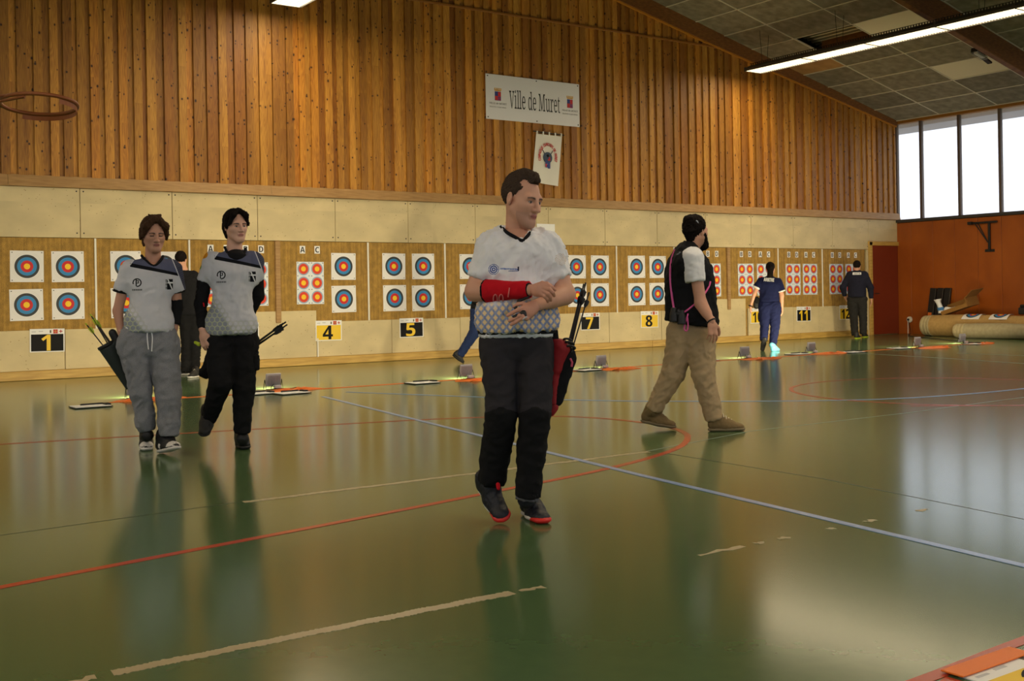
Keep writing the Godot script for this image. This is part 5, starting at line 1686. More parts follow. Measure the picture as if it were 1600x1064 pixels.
# ---------------------------------------------------------------- the man in the white shirt
func man_in_white() -> void:
	stand(812, 818)
	var o := person("man in white shirt and black trousers walking with crossed forearms and red armguard")
	var sk := rgb(212, 158, 132)
	var hc := J(816, 313, 0.02)
	var hf := head_frame(0.84, 0.2, -0.06)
	var hs := 1.06
	# body under the clothes, arms bare from the sleeves
	var eL := J(742, 455, 0.05); var wL := J(830, 453, 0.22)
	var eR := J(883, 460, 0.03); var wR := J(838, 477, 0.235)
	var body := [cap(J(808, 366, -0.02), J(812, 400, 0.005), 0.062, 0.1, 0.03, 0.9),
		cap(J(809, 392, -0.01), J(808, 500, 0.0), 0.11, 0.11, 0.05, 0.8), cap(J(770, 390, -0.01), J(852, 390, -0.01), 0.045, 0.045, 0.05),
		cap(J(760, 390, 0), eL, 0.05, 0.046, 0.02), cap(eL, wL, 0.046, 0.029, 0.015), cap(eL, eL.lerp(wL, 0.45), 0.048, 0.045, 0.02),
		cap(J(863, 390, 0), eR, 0.05, 0.047, 0.02), cap(eR, wR, 0.047, 0.03, 0.015), cap(eR, eR.lerp(wR, 0.5), 0.05, 0.043, 0.02),
		cap(J(790, 530, 0), J(786, 645, 0.03), 0.08, 0.055, 0.03), cap(J(786, 645, 0.03), J(768, 760, -0.1), 0.05, 0.035, 0.02),
		cap(J(830, 530, 0), J(836, 648, 0.05), 0.08, 0.055, 0.03), cap(J(836, 648, 0.05), J(824, 770, 0.02), 0.05, 0.03, 0.02)]
	var head := head_prims(hc, hf, hs, J(808, 378, -0.03), 0.056)
	# his right hand rests on the other forearm
	var h1 := [cap(wL, J(846, 451, 0.265), 0.026, 0.03, 0.015, 0.65), cap(J(838, 456, 0.25), J(848, 458, 0.27), 0.022, 0.02, 0.012, 0.7)]
	for f in [[[848, 446, 0.275], [857, 446, 0.285], [863, 449, 0.28], [867, 453, 0.262]], [[850, 450, 0.28], [858, 452, 0.292], [864, 457, 0.285], [866, 462, 0.268]], [[849, 455, 0.28], [856, 459, 0.29], [860, 464, 0.282], [861, 469, 0.268]], [[846, 459, 0.275], [851, 463, 0.283], [855, 467, 0.276], [856, 471, 0.265]], [[837, 446, 0.25], [847, 442, 0.27], [855, 443, 0.275], [861, 446, 0.265]]]:
		for k in 3: h1.append(cap(J(f[k][0], f[k][1], f[k][2]), J(f[k + 1][0], f[k + 1][1], f[k + 1][2]), 0.0098 - 0.0006 * k, 0.0092 - 0.0006 * k, 0.005))
	# his left hand, fingers apart, with a black finger tab
	var h2 := [cap(wR, J(824, 485, 0.27), 0.028, 0.032, 0.015, 0.65), cap(J(832, 481, 0.255), J(826, 490, 0.275), 0.027, 0.024, 0.015, 0.7)]
	for f in [[[819, 480, 0.275], [808, 485, 0.285], [800, 489, 0.285], [793, 493, 0.28]], [[820, 486, 0.28], [811, 493, 0.295], [803, 498, 0.295], [796, 501, 0.288]], [[823, 491, 0.278], [814, 498, 0.292], [806, 503, 0.292], [799, 507, 0.285]], [[827, 494, 0.272], [823, 498, 0.288], [819, 497, 0.298], [817, 493, 0.298]], [[826, 478, 0.262], [817, 474, 0.26], [809, 475, 0.258], [803, 479, 0.258]]]:
		for k in 3: h2.append(cap(J(f[k][0], f[k][1], f[k][2]), J(f[k + 1][0], f[k + 1][1], f[k + 1][2]), 0.0102 - 0.0007 * k, 0.0096 - 0.0007 * k, 0.005))
	obj("body", to_mesh([skin(body, 0.014, 0, Vector3.ONE, 1, [], tone(sk)), skin(head, 0.003, 0, Vector3.ONE, 1, [], head_color(hc, hf, hs, sk, rgb(176, 106, 96), rgb(78, 54, 42), rgb(168, 128, 110), 0.55, false)), skin(h1, 0.0034, 0, Vector3.ONE, 1, [], tone(rgb(208, 150, 126))), skin(h2, 0.0034, 0, Vector3.ONE, 1, [], tone(rgb(208, 150, 126)))]), M.skin, o)
	# short hair, receding at the temples
	var P := func(x, y, z): return hc + hf * (Vector3(x, y, z) * hs)
	var N := func(x, y, z): return (hf * Vector3(x, y, z)).normalized()
	var front := [P.call(0, 0.094, 0.062), N.call(0, -0.42, 1)]
	var low := [P.call(0, -0.03, -0.05), N.call(0, -1, 0.28)]
	var side := [P.call(0, 0.03, 0.018), N.call(0, -0.62, 0.8)]
	var hair := [ell(P.call(0, 0.04, -0.018), Vector3(0.0785, 0.092, 0.1) * hs, hf, 0.01, false, [front, low, side]),
		cap(P.call(-0.02, 0.122, 0.035), P.call(0.02, 0.122, 0.04), 0.014, 0.014, 0.02), cap(P.call(0, 0.128, 0.02), P.call(0, 0.105, 0.072), 0.02, 0.014, 0.03, 0.7, N.call(0, 1, 0.5)), cap(P.call(0.0, 0.118, -0.02), P.call(0, 0.09, -0.07), 0.03, 0.03, 0.03),
		ell(P.call(-0.056, 0.09, 0.062), Vector3(0.03, 0.034, 0.046), hf, 0.012, true), ell(P.call(0.056, 0.09, 0.062), Vector3(0.03, 0.034, 0.046), hf, 0.012, true)]
	obj("hair", to_mesh([skin(hair, 0.004, 0.0065, Vector3(75, 40, 75), 2)]), M.hair_short, o)
	# shirt
	var vp := J(816, 374, 0.1)
	var hem := [J(808, 513, 0.0), Vector3.DOWN]
	var shirt := [
		cap(J(786, 405, 0.0), J(838, 405, 0.0), 0.128, 0.128, 0.06, 0.82, Vector3.BACK, 0, false, [hem]), cap(J(774, 381, -0.015), J(849, 381, -0.015), 0.06, 0.06, 0.06),
		cap(J(808, 410, 0.0), J(808, 500, 0.02), 0.15, 0.17, 0.06, 0.84, Vector3.BACK, 0, false, [hem]), cap(J(790, 498, 0.02), J(825, 498, 0.02), 0.148, 0.148, 0.05, 0.84, Vector3.BACK, 0, false, [hem]),
		cap(J(767, 392, 0), J(748, 436, 0.03), 0.068, 0.065, 0.05, 1.0, Vector3.BACK, 1), cap(J(858, 392, 0), J(876, 435, 0.015), 0.066, 0.06, 0.05, 1.0, Vector3.BACK, 1),
		cap(J(794, 374, -0.03), J(824, 374, -0.03), 0.055, 0.055, 0.06), cap(J(806, 372, -0.06), J(806, 380, -0.05), 0.06, 0.08, 0.05)]
	var neckhole := [cap(J(808, 335, -0.02), J(809, 360, -0.005), 0.074, 0.072, 0.006, 1.0, Vector3.BACK, 0, true), cap(J(809, 356, 0.03), J(816, 372, 0.17), 0.066, 0.006, 0.006, 1.0, Vector3.BACK, 0, true)]
	var full := shirt + neckhole
	obj("shirt", to_mesh([skin(full, 0.0095, 0.017, Vector3(10, 4.5, 9), 12, [Vector3(vp.x, vp.y + 0.15, 0), 0.8, 0.77])]), M.white_jersey, o)
	obj("collar", tube_mesh(smooth_path(on_front(shirt, [[783, 354], [792, 363], [804, 370], [816, 376], [823, 370], [830, 362]], 0.003), 4), 0.009, 7), M.black_cloth, o)
	# red armguard over the forearm, tapering to the wrist
	var g0 := eL.lerp(wL, 0.22); var g1 := eL.lerp(wL, 0.95)
	obj("armguard", to_mesh([skin([cap(g0, g1, 0.0575, 0.036, 0.02, 1.0, Vector3.BACK, 3), cap(g1.lerp(g0, 0.25), g1, 0.038, 0.04, 0.02, 1.0, Vector3.BACK, 1)], 0.006, 0.003, Vector3(14, 14, 14), 4)]), M.red_cloth, o)
	obj("armguard_edge", to_mesh([skin([cap(g0.lerp(g1, -0.035), g0.lerp(g1, 0.01), 0.0585, 0.059, 0.01, 1.0, Vector3.BACK, 3)], 0.006)]), M.black_cloth, o)
	obj("armguard_edge", to_mesh([skin([cap(g1, g1.lerp(g0, -0.03), 0.038, 0.036, 0.01, 1.0, Vector3.BACK, 3)], 0.005)]), M.black_cloth, o)
	for q in [[774, 464, 0.0], [783, 464, 0.0], [795, 458, 0.3]]: # pale marks printed on the guard
		var pts := []
		for k in 7:
			var a := lerpf(-0.3, PI + 0.3, k / 6.0)
			pts.append([q[0] + 3.2 * cos(a), q[1] - 8.0 * sin(a) + 4.0] if q[2] == 0.0 else [q[0] + k * 0.35 - 1, q[1] + 6.0 - k * 2.4])
		obj("armguard_mark", tube_mesh(on_front([cap(g0, g1, 0.0595, 0.039, 0.02)], pts, 0.003), 0.0035, 5), mat("pale_red", rgb(226, 120, 120), 0.7), o)
	# belt, undershirt and trousers
	var belt := [cap(J(786, 517, 0.01), J(829, 517, 0.01), 0.128, 0.128, 0.03, 0.86, Vector3.BACK, 0, false, [[J(808, 521.5, 0), Vector3.DOWN], [J(808, 511, 0), Vector3.UP]])]
	obj("belt", to_mesh([skin(belt, 0.008)]), M.black_cloth, o)
	var us := [cap(J(786, 517, 0.01), J(827, 517, 0.01), 0.122, 0.122, 0.03, 0.86, Vector3.BACK, 0, false, [[J(808, 526.5, 0), Vector3.DOWN], [J(808, 512, 0), Vector3.UP]])]
	obj("undershirt", to_mesh([skin(us, 0.008, 0.008, Vector3(16, 16, 16), 3)]), M.white_cloth, o)
	var top := [J(808, 524.5, 0), Vector3.UP]
	var kL := J(784, 645, 0.04); var kR := J(836, 648, 0.05)
	var aL := J(768, 752, -0.1); var aR := J(824, 775, 0.02)
	var tr := [cap(J(787, 535, 0), J(827, 535, 0), 0.119, 0.119, 0.04, 0.88, Vector3.BACK, 0, false, [top]),
		cap(J(781, 550, 0), kL, 0.1, 0.077, 0.014, 1.0, Vector3.BACK, 0, false, [top]), cap(J(836, 550, 0), kR, 0.098, 0.077, 0.014, 1.0, Vector3.BACK, 0, false, [top]),
		cap(kL, aL, 0.078, 0.067, 0.012, 1.0, Vector3.BACK, 1), cap(kR, aR, 0.077, 0.058, 0.012, 1.0, Vector3.BACK, 1)]
	obj("trousers", to_mesh([skin(tr, 0.0105, 0.009, Vector3(5, 10, 5), 21)]), cloth("grey_trousers", rgb(50, 48, 52)), o)
	# black stretch fabric sewn on from the knees down, its upper seam pointed
	for q in [[J(783, 636, 0.03), kL, aL, 0.081, 0.0815, 0.071, 0.5], [J(836, 636, 0.04), kR, aR, 0.0815, 0.0805, 0.062, -0.5]]:
		var seam := [[q[0] + Vector3(0, 0.012, 0), Vector3(q[6], 1, 0.0).normalized()], [q[0] + Vector3(0, 0.012, 0), Vector3(-q[6], 1, 0.0).normalized()]]
		obj("knee_panel", to_mesh([skin([cap(q[0] + Vector3(0, 0.03, 0), q[1], q[3], q[4], 0.02, 1.0, Vector3.BACK, 0, false, seam), cap(q[1], q[2], q[4], q[5], 0.012, 1.0, Vector3.BACK, 1, false, seam)], 0.0105, 0.009, Vector3(5, 10, 5), 21)]), M.black_trousers, o)
	obj("trouser_cuff", to_mesh([skin([cap(J(824.5, 766, 0.02), J(823, 781, 0.02), 0.06, 0.056, 0.01, 1.0, Vector3.BACK, 3)], 0.006, 0.006, Vector3(20, 20, 20), 5)]), cloth("grey_lining", rgb(92, 92, 96)), o)
	# shoes: one flat, one coming off its toe
	var t1 := G(853, 820); var e1 := G(816, 800)
	shoe(o, t1 + (e1 - t1).normalized() * 0.295, t1, Vector3.UP, M.shoe_navy, M.sole_white, M.black, J(823, 780, 0.0), 1.1, 0.006, M.sole_red, 0.02)
	var t2 := G(791, 817) + Vector3(0, 0.004, 0)
	var dir2 := Vector3(-0.42, 0.5, -0.8).normalized()
	shoe(o, t2 + dir2 * 0.29, t2, Vector3(-0.2, 0.85, 0.5), M.shoe_navy, M.sole_white, M.black, J(769, 762, -0.1), 1.1, 0.006, M.sole_red, 0.02)
	obj("shoe_badge", to_mesh([skin([cap(J(778, 757, 0.0), J(779, 763, 0.01), 0.011, 0.01, 0.01)], 0.005)]), M.red_cloth, o)
	# finger tab held between the fingers
	var tab := thing("finger_tab", "black archery finger tab on the left hand of the man in white", "finger tab", B0, pbasis())
	obj("leather", to_mesh([skin([cap(J(817, 491, 0.292), J(803, 495, 0.3), 0.014, 0.009, 0.01, 0.6), cap(J(818, 488, 0.292), J(820, 497, 0.296), 0.012, 0.012, 0.01, 0.6)], 0.005)]), M.black, tab)
	obj("strap", to_mesh([skin([cap(J(805, 481, 0.262), J(811, 470, 0.24), 0.008, 0.008, 0.01), cap(J(811, 470, 0.24), J(826, 464, 0.235), 0.008, 0.006, 0.01)], 0.005)]), M.black, tab)
	obj("ring", tube_mesh([J(817, 499, 0.3), J(820, 497, 0.31), J(823, 495, 0.3)], 0.004, 6), M.grey_metal, tab)
	# quiver on the hip
	var q := thing("quiver", "red and black hip quiver of the man in white", "quiver", B0, pbasis())
	obj("pouch", to_mesh([skin([cap(J(880, 545, -0.02), J(864, 630, -0.04), 0.05, 0.028, 0.03, 0.8, Vector3.BACK, 3), cap(J(887, 560, -0.03), J(872, 622, -0.04), 0.045, 0.028, 0.03, 0.8)], 0.008, 0.005, Vector3(9, 9, 9), 4)]), M.black_cloth, q)
	obj("red_panel", to_mesh([skin([cap(J(873, 530, 0.0), J(862, 632, -0.02), 0.034, 0.02, 0.03, 0.9, Vector3.BACK, 3), cap(J(881, 545, 0.025), J(871, 575, 0.01), 0.03, 0.022, 0.02, 0.7)], 0.007, 0.004, Vector3(9, 9, 9), 5)]), mat("quiver_red", rgb(150, 20, 30), 0.7), q)
	obj("red_tip", to_mesh([skin([cap(J(865, 636, -0.03), J(861, 644, -0.03), 0.026, 0.022, 0.02, 0.8)], 0.007)]), M.quiver_red, q)
	obj("belt_strap", to_mesh([skin([cap(J(866, 518, 0.0), J(869, 545, 0.0), 0.02, 0.02, 0.02, 0.6)], 0.007)]), M.black_cloth, q)
	for k in 3:
		var rg := []
		var cc: Vector3 = [J(887, 532, 0.0), J(890, 537, 0.02), J(892, 543, 0.03)][k]
		for j in 14: rg.append(cc + Vector3(0.021 * cos(TAU * j / 14), 0.009 * sin(TAU * j / 14) - 0.004 * cos(TAU * j / 14), 0.02 * sin(TAU * j / 14)))
		obj("tube_ring", tube_mesh(rg, 0.006, 6, true), M.black, q)
	obj("zip_pull", tube_mesh([J(891, 560, 0.02), J(894, 566, 0.02), J(893, 573, 0.02)], 0.006, 6), mat("pull_pink", rgb(200, 80, 110), 0.6), q)
	for k in 5:
		var aa: Array = [[[888, 545], [911, 449]], [[890, 545], [914, 447]], [[886, 545], [908, 456]], [[891, 548], [912, 458]], [[893, 550], [919, 462]]][k]
		arrow(J(aa[0][0], aa[0][1], 0.01 * (k - 2)), J(aa[1][0], aa[1][1], 0.012 * (k - 2) - 0.06), M.dark_metal, M.black, M.black, "dark arrow with black vanes in the red and black hip quiver" if k < 4 else "lone dark arrow standing apart in the red and black quiver", "arrows in the red and black quiver", 0.0036, 0.05, 0.015)

# ---------------------------------------------------------------- the archer in grey sweatpants
func archer_grey() -> void:
	stand(250, 709)
	var o := person("young archer in club jersey and grey sweatpants, hands in pockets")
	var sk := rgb(200, 148, 124)
	var hc := J(240.5, 367, 0.02)
	var hf := head_frame(0.22, 0.14, 0.0)
	var hs := 1.02
	var eL := J(184, 486, -0.03); var wL := J(190, 522, -0.01)
	var eR := J(277, 480, -0.03); var wR := J(272, 516, -0.01)
	var body := [cap(J(238, 430, 0), J(234, 505, 0), 0.1, 0.1, 0.05, 0.75), cap(J(205, 420, 0), J(268, 420, 0), 0.04, 0.04, 0.05),
		cap(J(199, 422, 0), eL, 0.043, 0.037, 0.02), cap(eL, wL, 0.038, 0.028, 0.015), cap(J(272, 422, 0), eR, 0.043, 0.037, 0.02), cap(eR, wR, 0.038, 0.028, 0.015),
		cap(J(216, 535, 0), J(221, 610, 0.02), 0.08, 0.055, 0.03), cap(J(221, 610, 0.02), J(230, 670, 0), 0.05, 0.03, 0.02), cap(J(254, 535, 0), J(262, 612, 0.04), 0.08, 0.055, 0.03), cap(J(262, 612, 0.04), J(264, 678, 0.08), 0.05, 0.03, 0.02)]
	var head := head_prims(hc, hf, hs, J(239, 412, -0.02), 0.055)
	var h1 := hand_prims(wL, Vector3(0.35, -1, 0.0), Vector3(1, 0, 0), 1.0, 0.3)
	var h2 := hand_prims(wR, Vector3(-0.35, -1, 0.0), Vector3(-1, 0, 0), -1.0, 0.3)
	obj("body", to_mesh([skin(body, 0.015, 0, Vector3.ONE, 1, [], tone(sk)), skin(head, 0.0038, 0, Vector3.ONE, 1, [], head_color(hc, hf, hs, sk, rgb(160, 96, 88), rgb(60, 42, 34), sk, 0.0, true)), skin(h1, 0.006, 0, Vector3.ONE, 1, [], tone(sk)), skin(h2, 0.006, 0, Vector3.ONE, 1, [], tone(sk))]), M.skin, o)
	# tousled brown hair over the ears, parted above the forehead
	var P := func(x, y, z): return hc + hf * (Vector3(x, y, z) * hs)
	var N := func(x, y, z): return (hf * Vector3(x, y, z)).normalized()
	var hair := [ell(P.call(0, 0.045, -0.022), Vector3(0.092, 0.1, 0.105) * hs, hf, 0.01, false, [[P.call(0, 0.075, 0.05), N.call(0, -0.35, 1)], [P.call(0, -0.035, -0.05), N.call(0, -1, 0.15)], [P.call(0, 0.02, 0.02), N.call(0, -0.35, 0.95)]])]
	for k in [-1.0, 1.0]:
		hair.append(cap(P.call(k * 0.012, 0.118, 0.06), P.call(k * 0.066, 0.07, 0.062), 0.022, 0.022, 0.02))
		hair.append(cap(P.call(k * 0.066, 0.07, 0.058), P.call(k * 0.085, 0.0, 0.03), 0.024, 0.014, 0.02))
		hair.append(cap(P.call(k * 0.085, 0.03, 0.0), P.call(k * 0.09, -0.03, -0.01), 0.022, 0.01, 0.02))
		hair.append(cap(P.call(k * 0.05, 0.0, -0.08), P.call(k * 0.055, -0.075, -0.055), 0.03, 0.014, 0.02))
	hair.append(cap(P.call(0.01, 0.13, 0.02), P.call(0.04, 0.145, 0.0), 0.018, 0.008, 0.02)); hair.append(cap(P.call(-0.02, 0.13, 0.03), P.call(-0.045, 0.148, 0.03), 0.014, 0.006, 0.02))
	obj("hair", to_mesh([skin(hair, 0.005, 0.008, Vector3(34, 9, 34), 2)]), M.hair_brown, o)
	var vp := J(240, 414.5, 0.1)
	var hem := [J(234, 517, 0.0), Vector3.DOWN]
	var shirt := [cap(J(218, 438, 0), J(256, 438, 0), 0.105, 0.105, 0.06, 0.85, Vector3.BACK, 0, false, [hem]), cap(J(207, 418, -0.01), J(267, 418, -0.01), 0.055, 0.055, 0.06),
		cap(J(236, 440, 0), J(233, 512, 0.01), 0.14, 0.155, 0.06, 0.82, Vector3.BACK, 0, false, [hem]), cap(J(216, 505, 0.01), J(250, 505, 0.01), 0.1, 0.1, 0.05, 0.9, Vector3.BACK, 0, false, [hem]),
		cap(J(203, 421, 0), J(190, 455, -0.02), 0.066, 0.06, 0.04, 1.0, Vector3.BACK, 1), cap(J(270, 421, 0), J(277, 455, -0.02), 0.064, 0.058, 0.04, 1.0, Vector3.BACK, 1),
		cap(J(240, 408, -0.03), J(239, 418, -0.03), 0.065, 0.09, 0.05)]
	var full := shirt + [cap(J(240, 392, -0.01), J(240, 408, 0.0), 0.06, 0.06, 0.006, 1.0, Vector3.BACK, 0, true), cap(J(240, 403, 0.03), J(240, 412.5, 0.16), 0.06, 0.01, 0.006, 1.0, Vector3.BACK, 0, true)]
	obj("shirt", to_mesh([skin(full, 0.0105, 0.01, Vector3(6, 5, 6), 31, [Vector3(vp.x, vp.y + 0.15, 0), 0.64, 0.77])]), M.jersey, o)
	obj("collar", tube_mesh(smooth_path(on_front(shirt, [[221, 399], [227, 406], [240, 415.5], [251, 407], [255, 400]], 0.0), 4), 0.01, 7), M.black_cloth, o)
	for q in [[J(190.5, 453, -0.02), J(189.5, 457.5, -0.022), 0.062], [J(276.6, 453, -0.02), J(277.4, 457.5, -0.022), 0.06]]:
		obj("sleeve_hem", to_mesh([skin([cap(q[0], q[1], q[2], q[2], 0.01, 1.0, Vector3.BACK, 3)], 0.008)]), M.black_cloth, o)
	obj("arm_sleeve", to_mesh([skin([cap(J(276.8, 468, -0.03), eR, 0.045, 0.042, 0.02, 1.0, Vector3.BACK, 2), cap(eR, J(274.5, 507, 0.005), 0.042, 0.035, 0.02, 1.0, Vector3.BACK, 1)], 0.008)]), M.black_cloth, o)
	var top := [J(234, 508, 0), Vector3.UP]
	var kL := J(220, 612, 0.03); var kR := J(263, 614, 0.06)
	var tr := [cap(J(214, 520, 0.0), J(251, 520, 0.0), 0.105, 0.105, 0.04, 0.9, Vector3.BACK, 0, false, [top]), cap(J(208, 540, 0), J(256, 540, 0), 0.115, 0.115, 0.05, 0.95, Vector3.BACK, 0, false, [top]),
		cap(J(211, 548, 0), kL, 0.108, 0.076, 0.02), cap(J(256, 548, 0), kR, 0.112, 0.09, 0.02),
		cap(kL, J(228, 660, 0), 0.076, 0.068, 0.012), cap(J(227, 655, 0), J(230, 673, 0.0), 0.07, 0.056, 0.02, 1.0, Vector3.BACK, 1), cap(kR, J(264.5, 662, 0.07), 0.088, 0.076, 0.012), cap(J(264.5, 662, 0.07), J(264.5, 681, 0.08), 0.078, 0.06, 0.02, 1.0, Vector3.BACK, 1)]
	obj("sweatpants", to_mesh([skin(tr, 0.0115, 0.014, Vector3(7, 6, 7), 41)]), M.grey_marl, o)
	for q in [[[231, 512], [230, 525], [232, 546]], [[235, 512], [238, 527], [237, 549]]]:
		obj("drawstring", tube_mesh(smooth_path(on_front(tr, q, 0.008), 4), 0.005, 6), M.white_cloth, o)
	obj("waist_cord", tube_mesh(smooth_path(on_front(tr, [[197, 512], [206, 515], [220, 517], [236, 518], [250, 516], [262, 512]], 0.004), 3), 0.006, 6), M.white_cloth, o)
	var f1 := G(231, 705); shoe(o, f1 + Vector3(-0.02, 0, -0.28), f1 + Vector3(0.0, 0, 0.0), Vector3.UP, M.shoe_black, M.sole_white, M.black, J(230, 680, 0), 1.12, 0.009, null, 0.03, M.sole_white)
	var f2 := G(279, 712); shoe(o, Vector3(f2.x - 0.13, 0.0, f2.z - 0.2), f2 + Vector3(0.0, 0.05, 0.04), Vector3(-0.1, 1, -0.2), M.shoe_black, M.sole_white, M.black, J(264, 688, 0.07), 1.12, 0.009, null, 0.03, M.sole_white)
	# quiver behind his hip with green-nocked arrows
	var q := thing("quiver", "slim black hip quiver with green nocked arrows beside grey sweatpants", "quiver", B0, pbasis())
	obj("tube", to_mesh([skin([cap(J(167, 541, -0.06), J(203, 606, -0.1), 0.062, 0.03, 0.02, 0.7, Vector3.BACK, 3), cap(J(176, 533, -0.06), J(200, 580, -0.1), 0.04, 0.03, 0.02, 0.7, Vector3.BACK, 3)], 0.009)]), mat("quiver_slate", rgb(44, 52, 50), 0.6), q)
	obj("rim", to_mesh([skin([cap(J(164.5, 537, -0.06), J(167.5, 542, -0.06), 0.066, 0.066, 0.02, 0.7, Vector3.BACK, 3)], 0.008)]), M.black, q)
	obj("belt_tab", to_mesh([skin([cap(J(176, 520, -0.06), J(182, 532, -0.06), 0.03, 0.03, 0.02, 0.7)], 0.008)]), M.black, q)
	for k in 4:
		var aa: Array = [[[165, 545], [136, 508]], [[170, 540], [143, 494]], [[172, 538], [146, 497]], [[174, 537], [148, 500]]][k]
		arrow(J(aa[0][0], aa[0][1], -0.05 - 0.01 * k), J(aa[1][0], aa[1][1], -0.06 - 0.02 * k), M.dark_metal, M.lime, M.lime, "slim arrow with green vanes in the black quiver beside grey sweatpants", "green vaned arrows in a quiver", 0.005, 0.07, 0.018)

# ---------------------------------------------------------------- the archer in black cargo trousers
func archer_black() -> void:
	stand(380, 703)
	var o := person("young archer in club jersey over black sleeves and black cargo trousers, mid stride")
	var sk := rgb(222, 172, 150)
	var hc := J(368.5, 354, 0.02)
	var hf := head_frame(0.42, 0.02, 0.03)
	var hs := 1.0
	var eL := J(314, 474, -0.04); var wL := J(316, 516, 0.03)
	var eR := J(403, 462, -0.1); var wR := J(386, 500, -0.17)
	var body := [cap(J(366, 418, 0), J(362, 505, 0), 0.1, 0.1, 0.05, 0.75), cap(J(333, 407, 0), J(396, 407, 0), 0.04, 0.04, 0.05),
		cap(J(327, 410, 0), eL, 0.04, 0.036, 0.02), cap(eL, wL, 0.037, 0.027, 0.015), cap(J(400, 410, 0), eR, 0.04, 0.036, 0.02), cap(eR, wR, 0.036, 0.027, 0.015),
		cap(J(345, 525, 0), J(345, 598, 0.06), 0.08, 0.055, 0.03), cap(J(345, 598, 0.06), J(326, 653, -0.14), 0.05, 0.03, 0.02), cap(J(381, 525, 0), J(382, 605, 0.02), 0.08, 0.055, 0.03), cap(J(382, 605, 0.02), J(379, 674, 0), 0.05, 0.03, 0.02)]
	var head := head_prims(hc, hf, hs, J(366, 400, -0.02), 0.055)
	var h1 := hand_prims(J(317, 520, 0.03), Vector3(0.22, -1, 0.12), Vector3(0.6, 0, -0.8), 1.0, 0.32, 1.05)
	var h2 := hand_prims(wR, Vector3(-1, 0.1, 0), Vector3(0, 0, -1), 1.0, 0.3)
	obj("body", to_mesh([skin(body, 0.015, 0, Vector3.ONE, 1, [], tone(sk)), skin(head, 0.0038, 0, Vector3.ONE, 1, [], head_color(hc, hf, hs, sk, rgb(176, 110, 102), rgb(40, 30, 28), sk, 0.0, false)), skin(h1, 0.0045, 0, Vector3.ONE, 1, [], tone(sk)), skin(h2, 0.006, 0, Vector3.ONE, 1, [], tone(sk))]), M.skin, o)
	var P := func(x, y, z): return hc + hf * (Vector3(x, y, z) * hs)
	var N := func(x, y, z): return (hf * Vector3(x, y, z)).normalized()
	var hair := [ell(P.call(0, 0.043, -0.02), Vector3(0.086, 0.095, 0.103) * hs, hf, 0.01, false, [[P.call(0, 0.1, 0.05), N.call(0, -0.4, 1)], [P.call(0, -0.04, -0.05), N.call(0, -1, 0.25)], [P.call(0, 0.02, 0.02), N.call(0, -0.35, 0.95)]])]
	for k in [-1.0, 1.0]:
		hair.append(cap(P.call(k * 0.01, 0.118, 0.055), P.call(k * 0.05, 0.085, 0.075), 0.018, 0.017, 0.02))
		hair.append(cap(P.call(k * 0.05, 0.085, 0.075), P.call(k * 0.078, 0.012, 0.05), 0.017, 0.01, 0.02))
		hair.append(cap(P.call(k * 0.076, 0.05, 0.02), P.call(k * 0.08, -0.01, 0.0), 0.018, 0.008, 0.02))
		hair.append(cap(P.call(k * 0.045, 0.0, -0.08), P.call(k * 0.055, -0.08, -0.045), 0.03, 0.012, 0.02))
	obj("hair", to_mesh([skin(hair, 0.0055, 0.007, Vector3(50, 12, 50), 7)]), M.hair_dark, o)
	var vp := J(370.6, 403, 0.1)
	var hem := [J(362, 521, 0.0), Vector3(0.03, -1, 0)]
	var shirt := [cap(J(347, 426, 0), J(384, 426, 0), 0.108, 0.108, 0.06, 0.85, Vector3.BACK, 0, false, [hem]), cap(J(335, 405, -0.01), J(396, 405, -0.01), 0.055, 0.055, 0.06),
		cap(J(365, 430, 0), J(361, 515, 0.01), 0.143, 0.16, 0.06, 0.82, Vector3.BACK, 0, false, [hem]), cap(J(343, 505, 0.01), J(380, 505, 0.01), 0.105, 0.105, 0.05, 0.9, Vector3.BACK, 0, false, [hem]),
		cap(J(332, 408, 0), J(320, 440, -0.02), 0.066, 0.06, 0.04, 1.0, Vector3.BACK, 1), cap(J(398, 408, 0), J(401, 436, -0.06), 0.062, 0.056, 0.04, 1.0, Vector3.BACK, 1),
		cap(J(368, 396, -0.03), J(367, 405, -0.03), 0.065, 0.09, 0.05)]
	var full := shirt + [cap(J(369, 380, -0.01), J(369, 396, 0.0), 0.06, 0.06, 0.006, 1.0, Vector3.BACK, 0, true), cap(J(370, 392, 0.03), J(370.6, 401, 0.16), 0.06, 0.01, 0.006, 1.0, Vector3.BACK, 0, true)]
	obj("shirt", to_mesh([skin(full, 0.0105, 0.01, Vector3(6, 5, 6), 51, [Vector3(vp.x, vp.y + 0.15, 0), 0.64, 0.77])]), M.jersey, o)
	obj("collar", tube_mesh(smooth_path(on_front(shirt, [[351, 386], [356, 395], [370.6, 404.5], [381, 396], [384, 388]], 0.0), 4), 0.01, 7), M.black_cloth, o)
	obj("undershirt", to_mesh([skin([cap(J(369, 393, -0.01), J(369, 402, 0.005), 0.058, 0.09, 0.03, 0.95, Vector3.BACK, 2)], 0.009)]), M.black_cloth, o)
	obj("under_sleeve", to_mesh([skin([cap(J(321, 432, -0.02), eL, 0.055, 0.045, 0.02), cap(eL, J(316, 514, 0.025), 0.046, 0.036, 0.02, 1.0, Vector3.BACK, 1)], 0.009, 0.007, Vector3(12, 16, 12), 3)]), M.black_cloth, o)
	obj("under_sleeve", to_mesh([skin([cap(J(401, 430, -0.05), eR, 0.05, 0.045, 0.02), cap(eR, wR, 0.045, 0.036, 0.02, 1.0, Vector3.BACK, 1)], 0.01, 0.007, Vector3(12, 16, 12), 3)]), M.black_cloth, o)
	obj("cuff_badge", tube_mesh([J(318, 473, 0.03), J(319, 479, 0.035)], 0.006, 6), M.red_cloth, o)
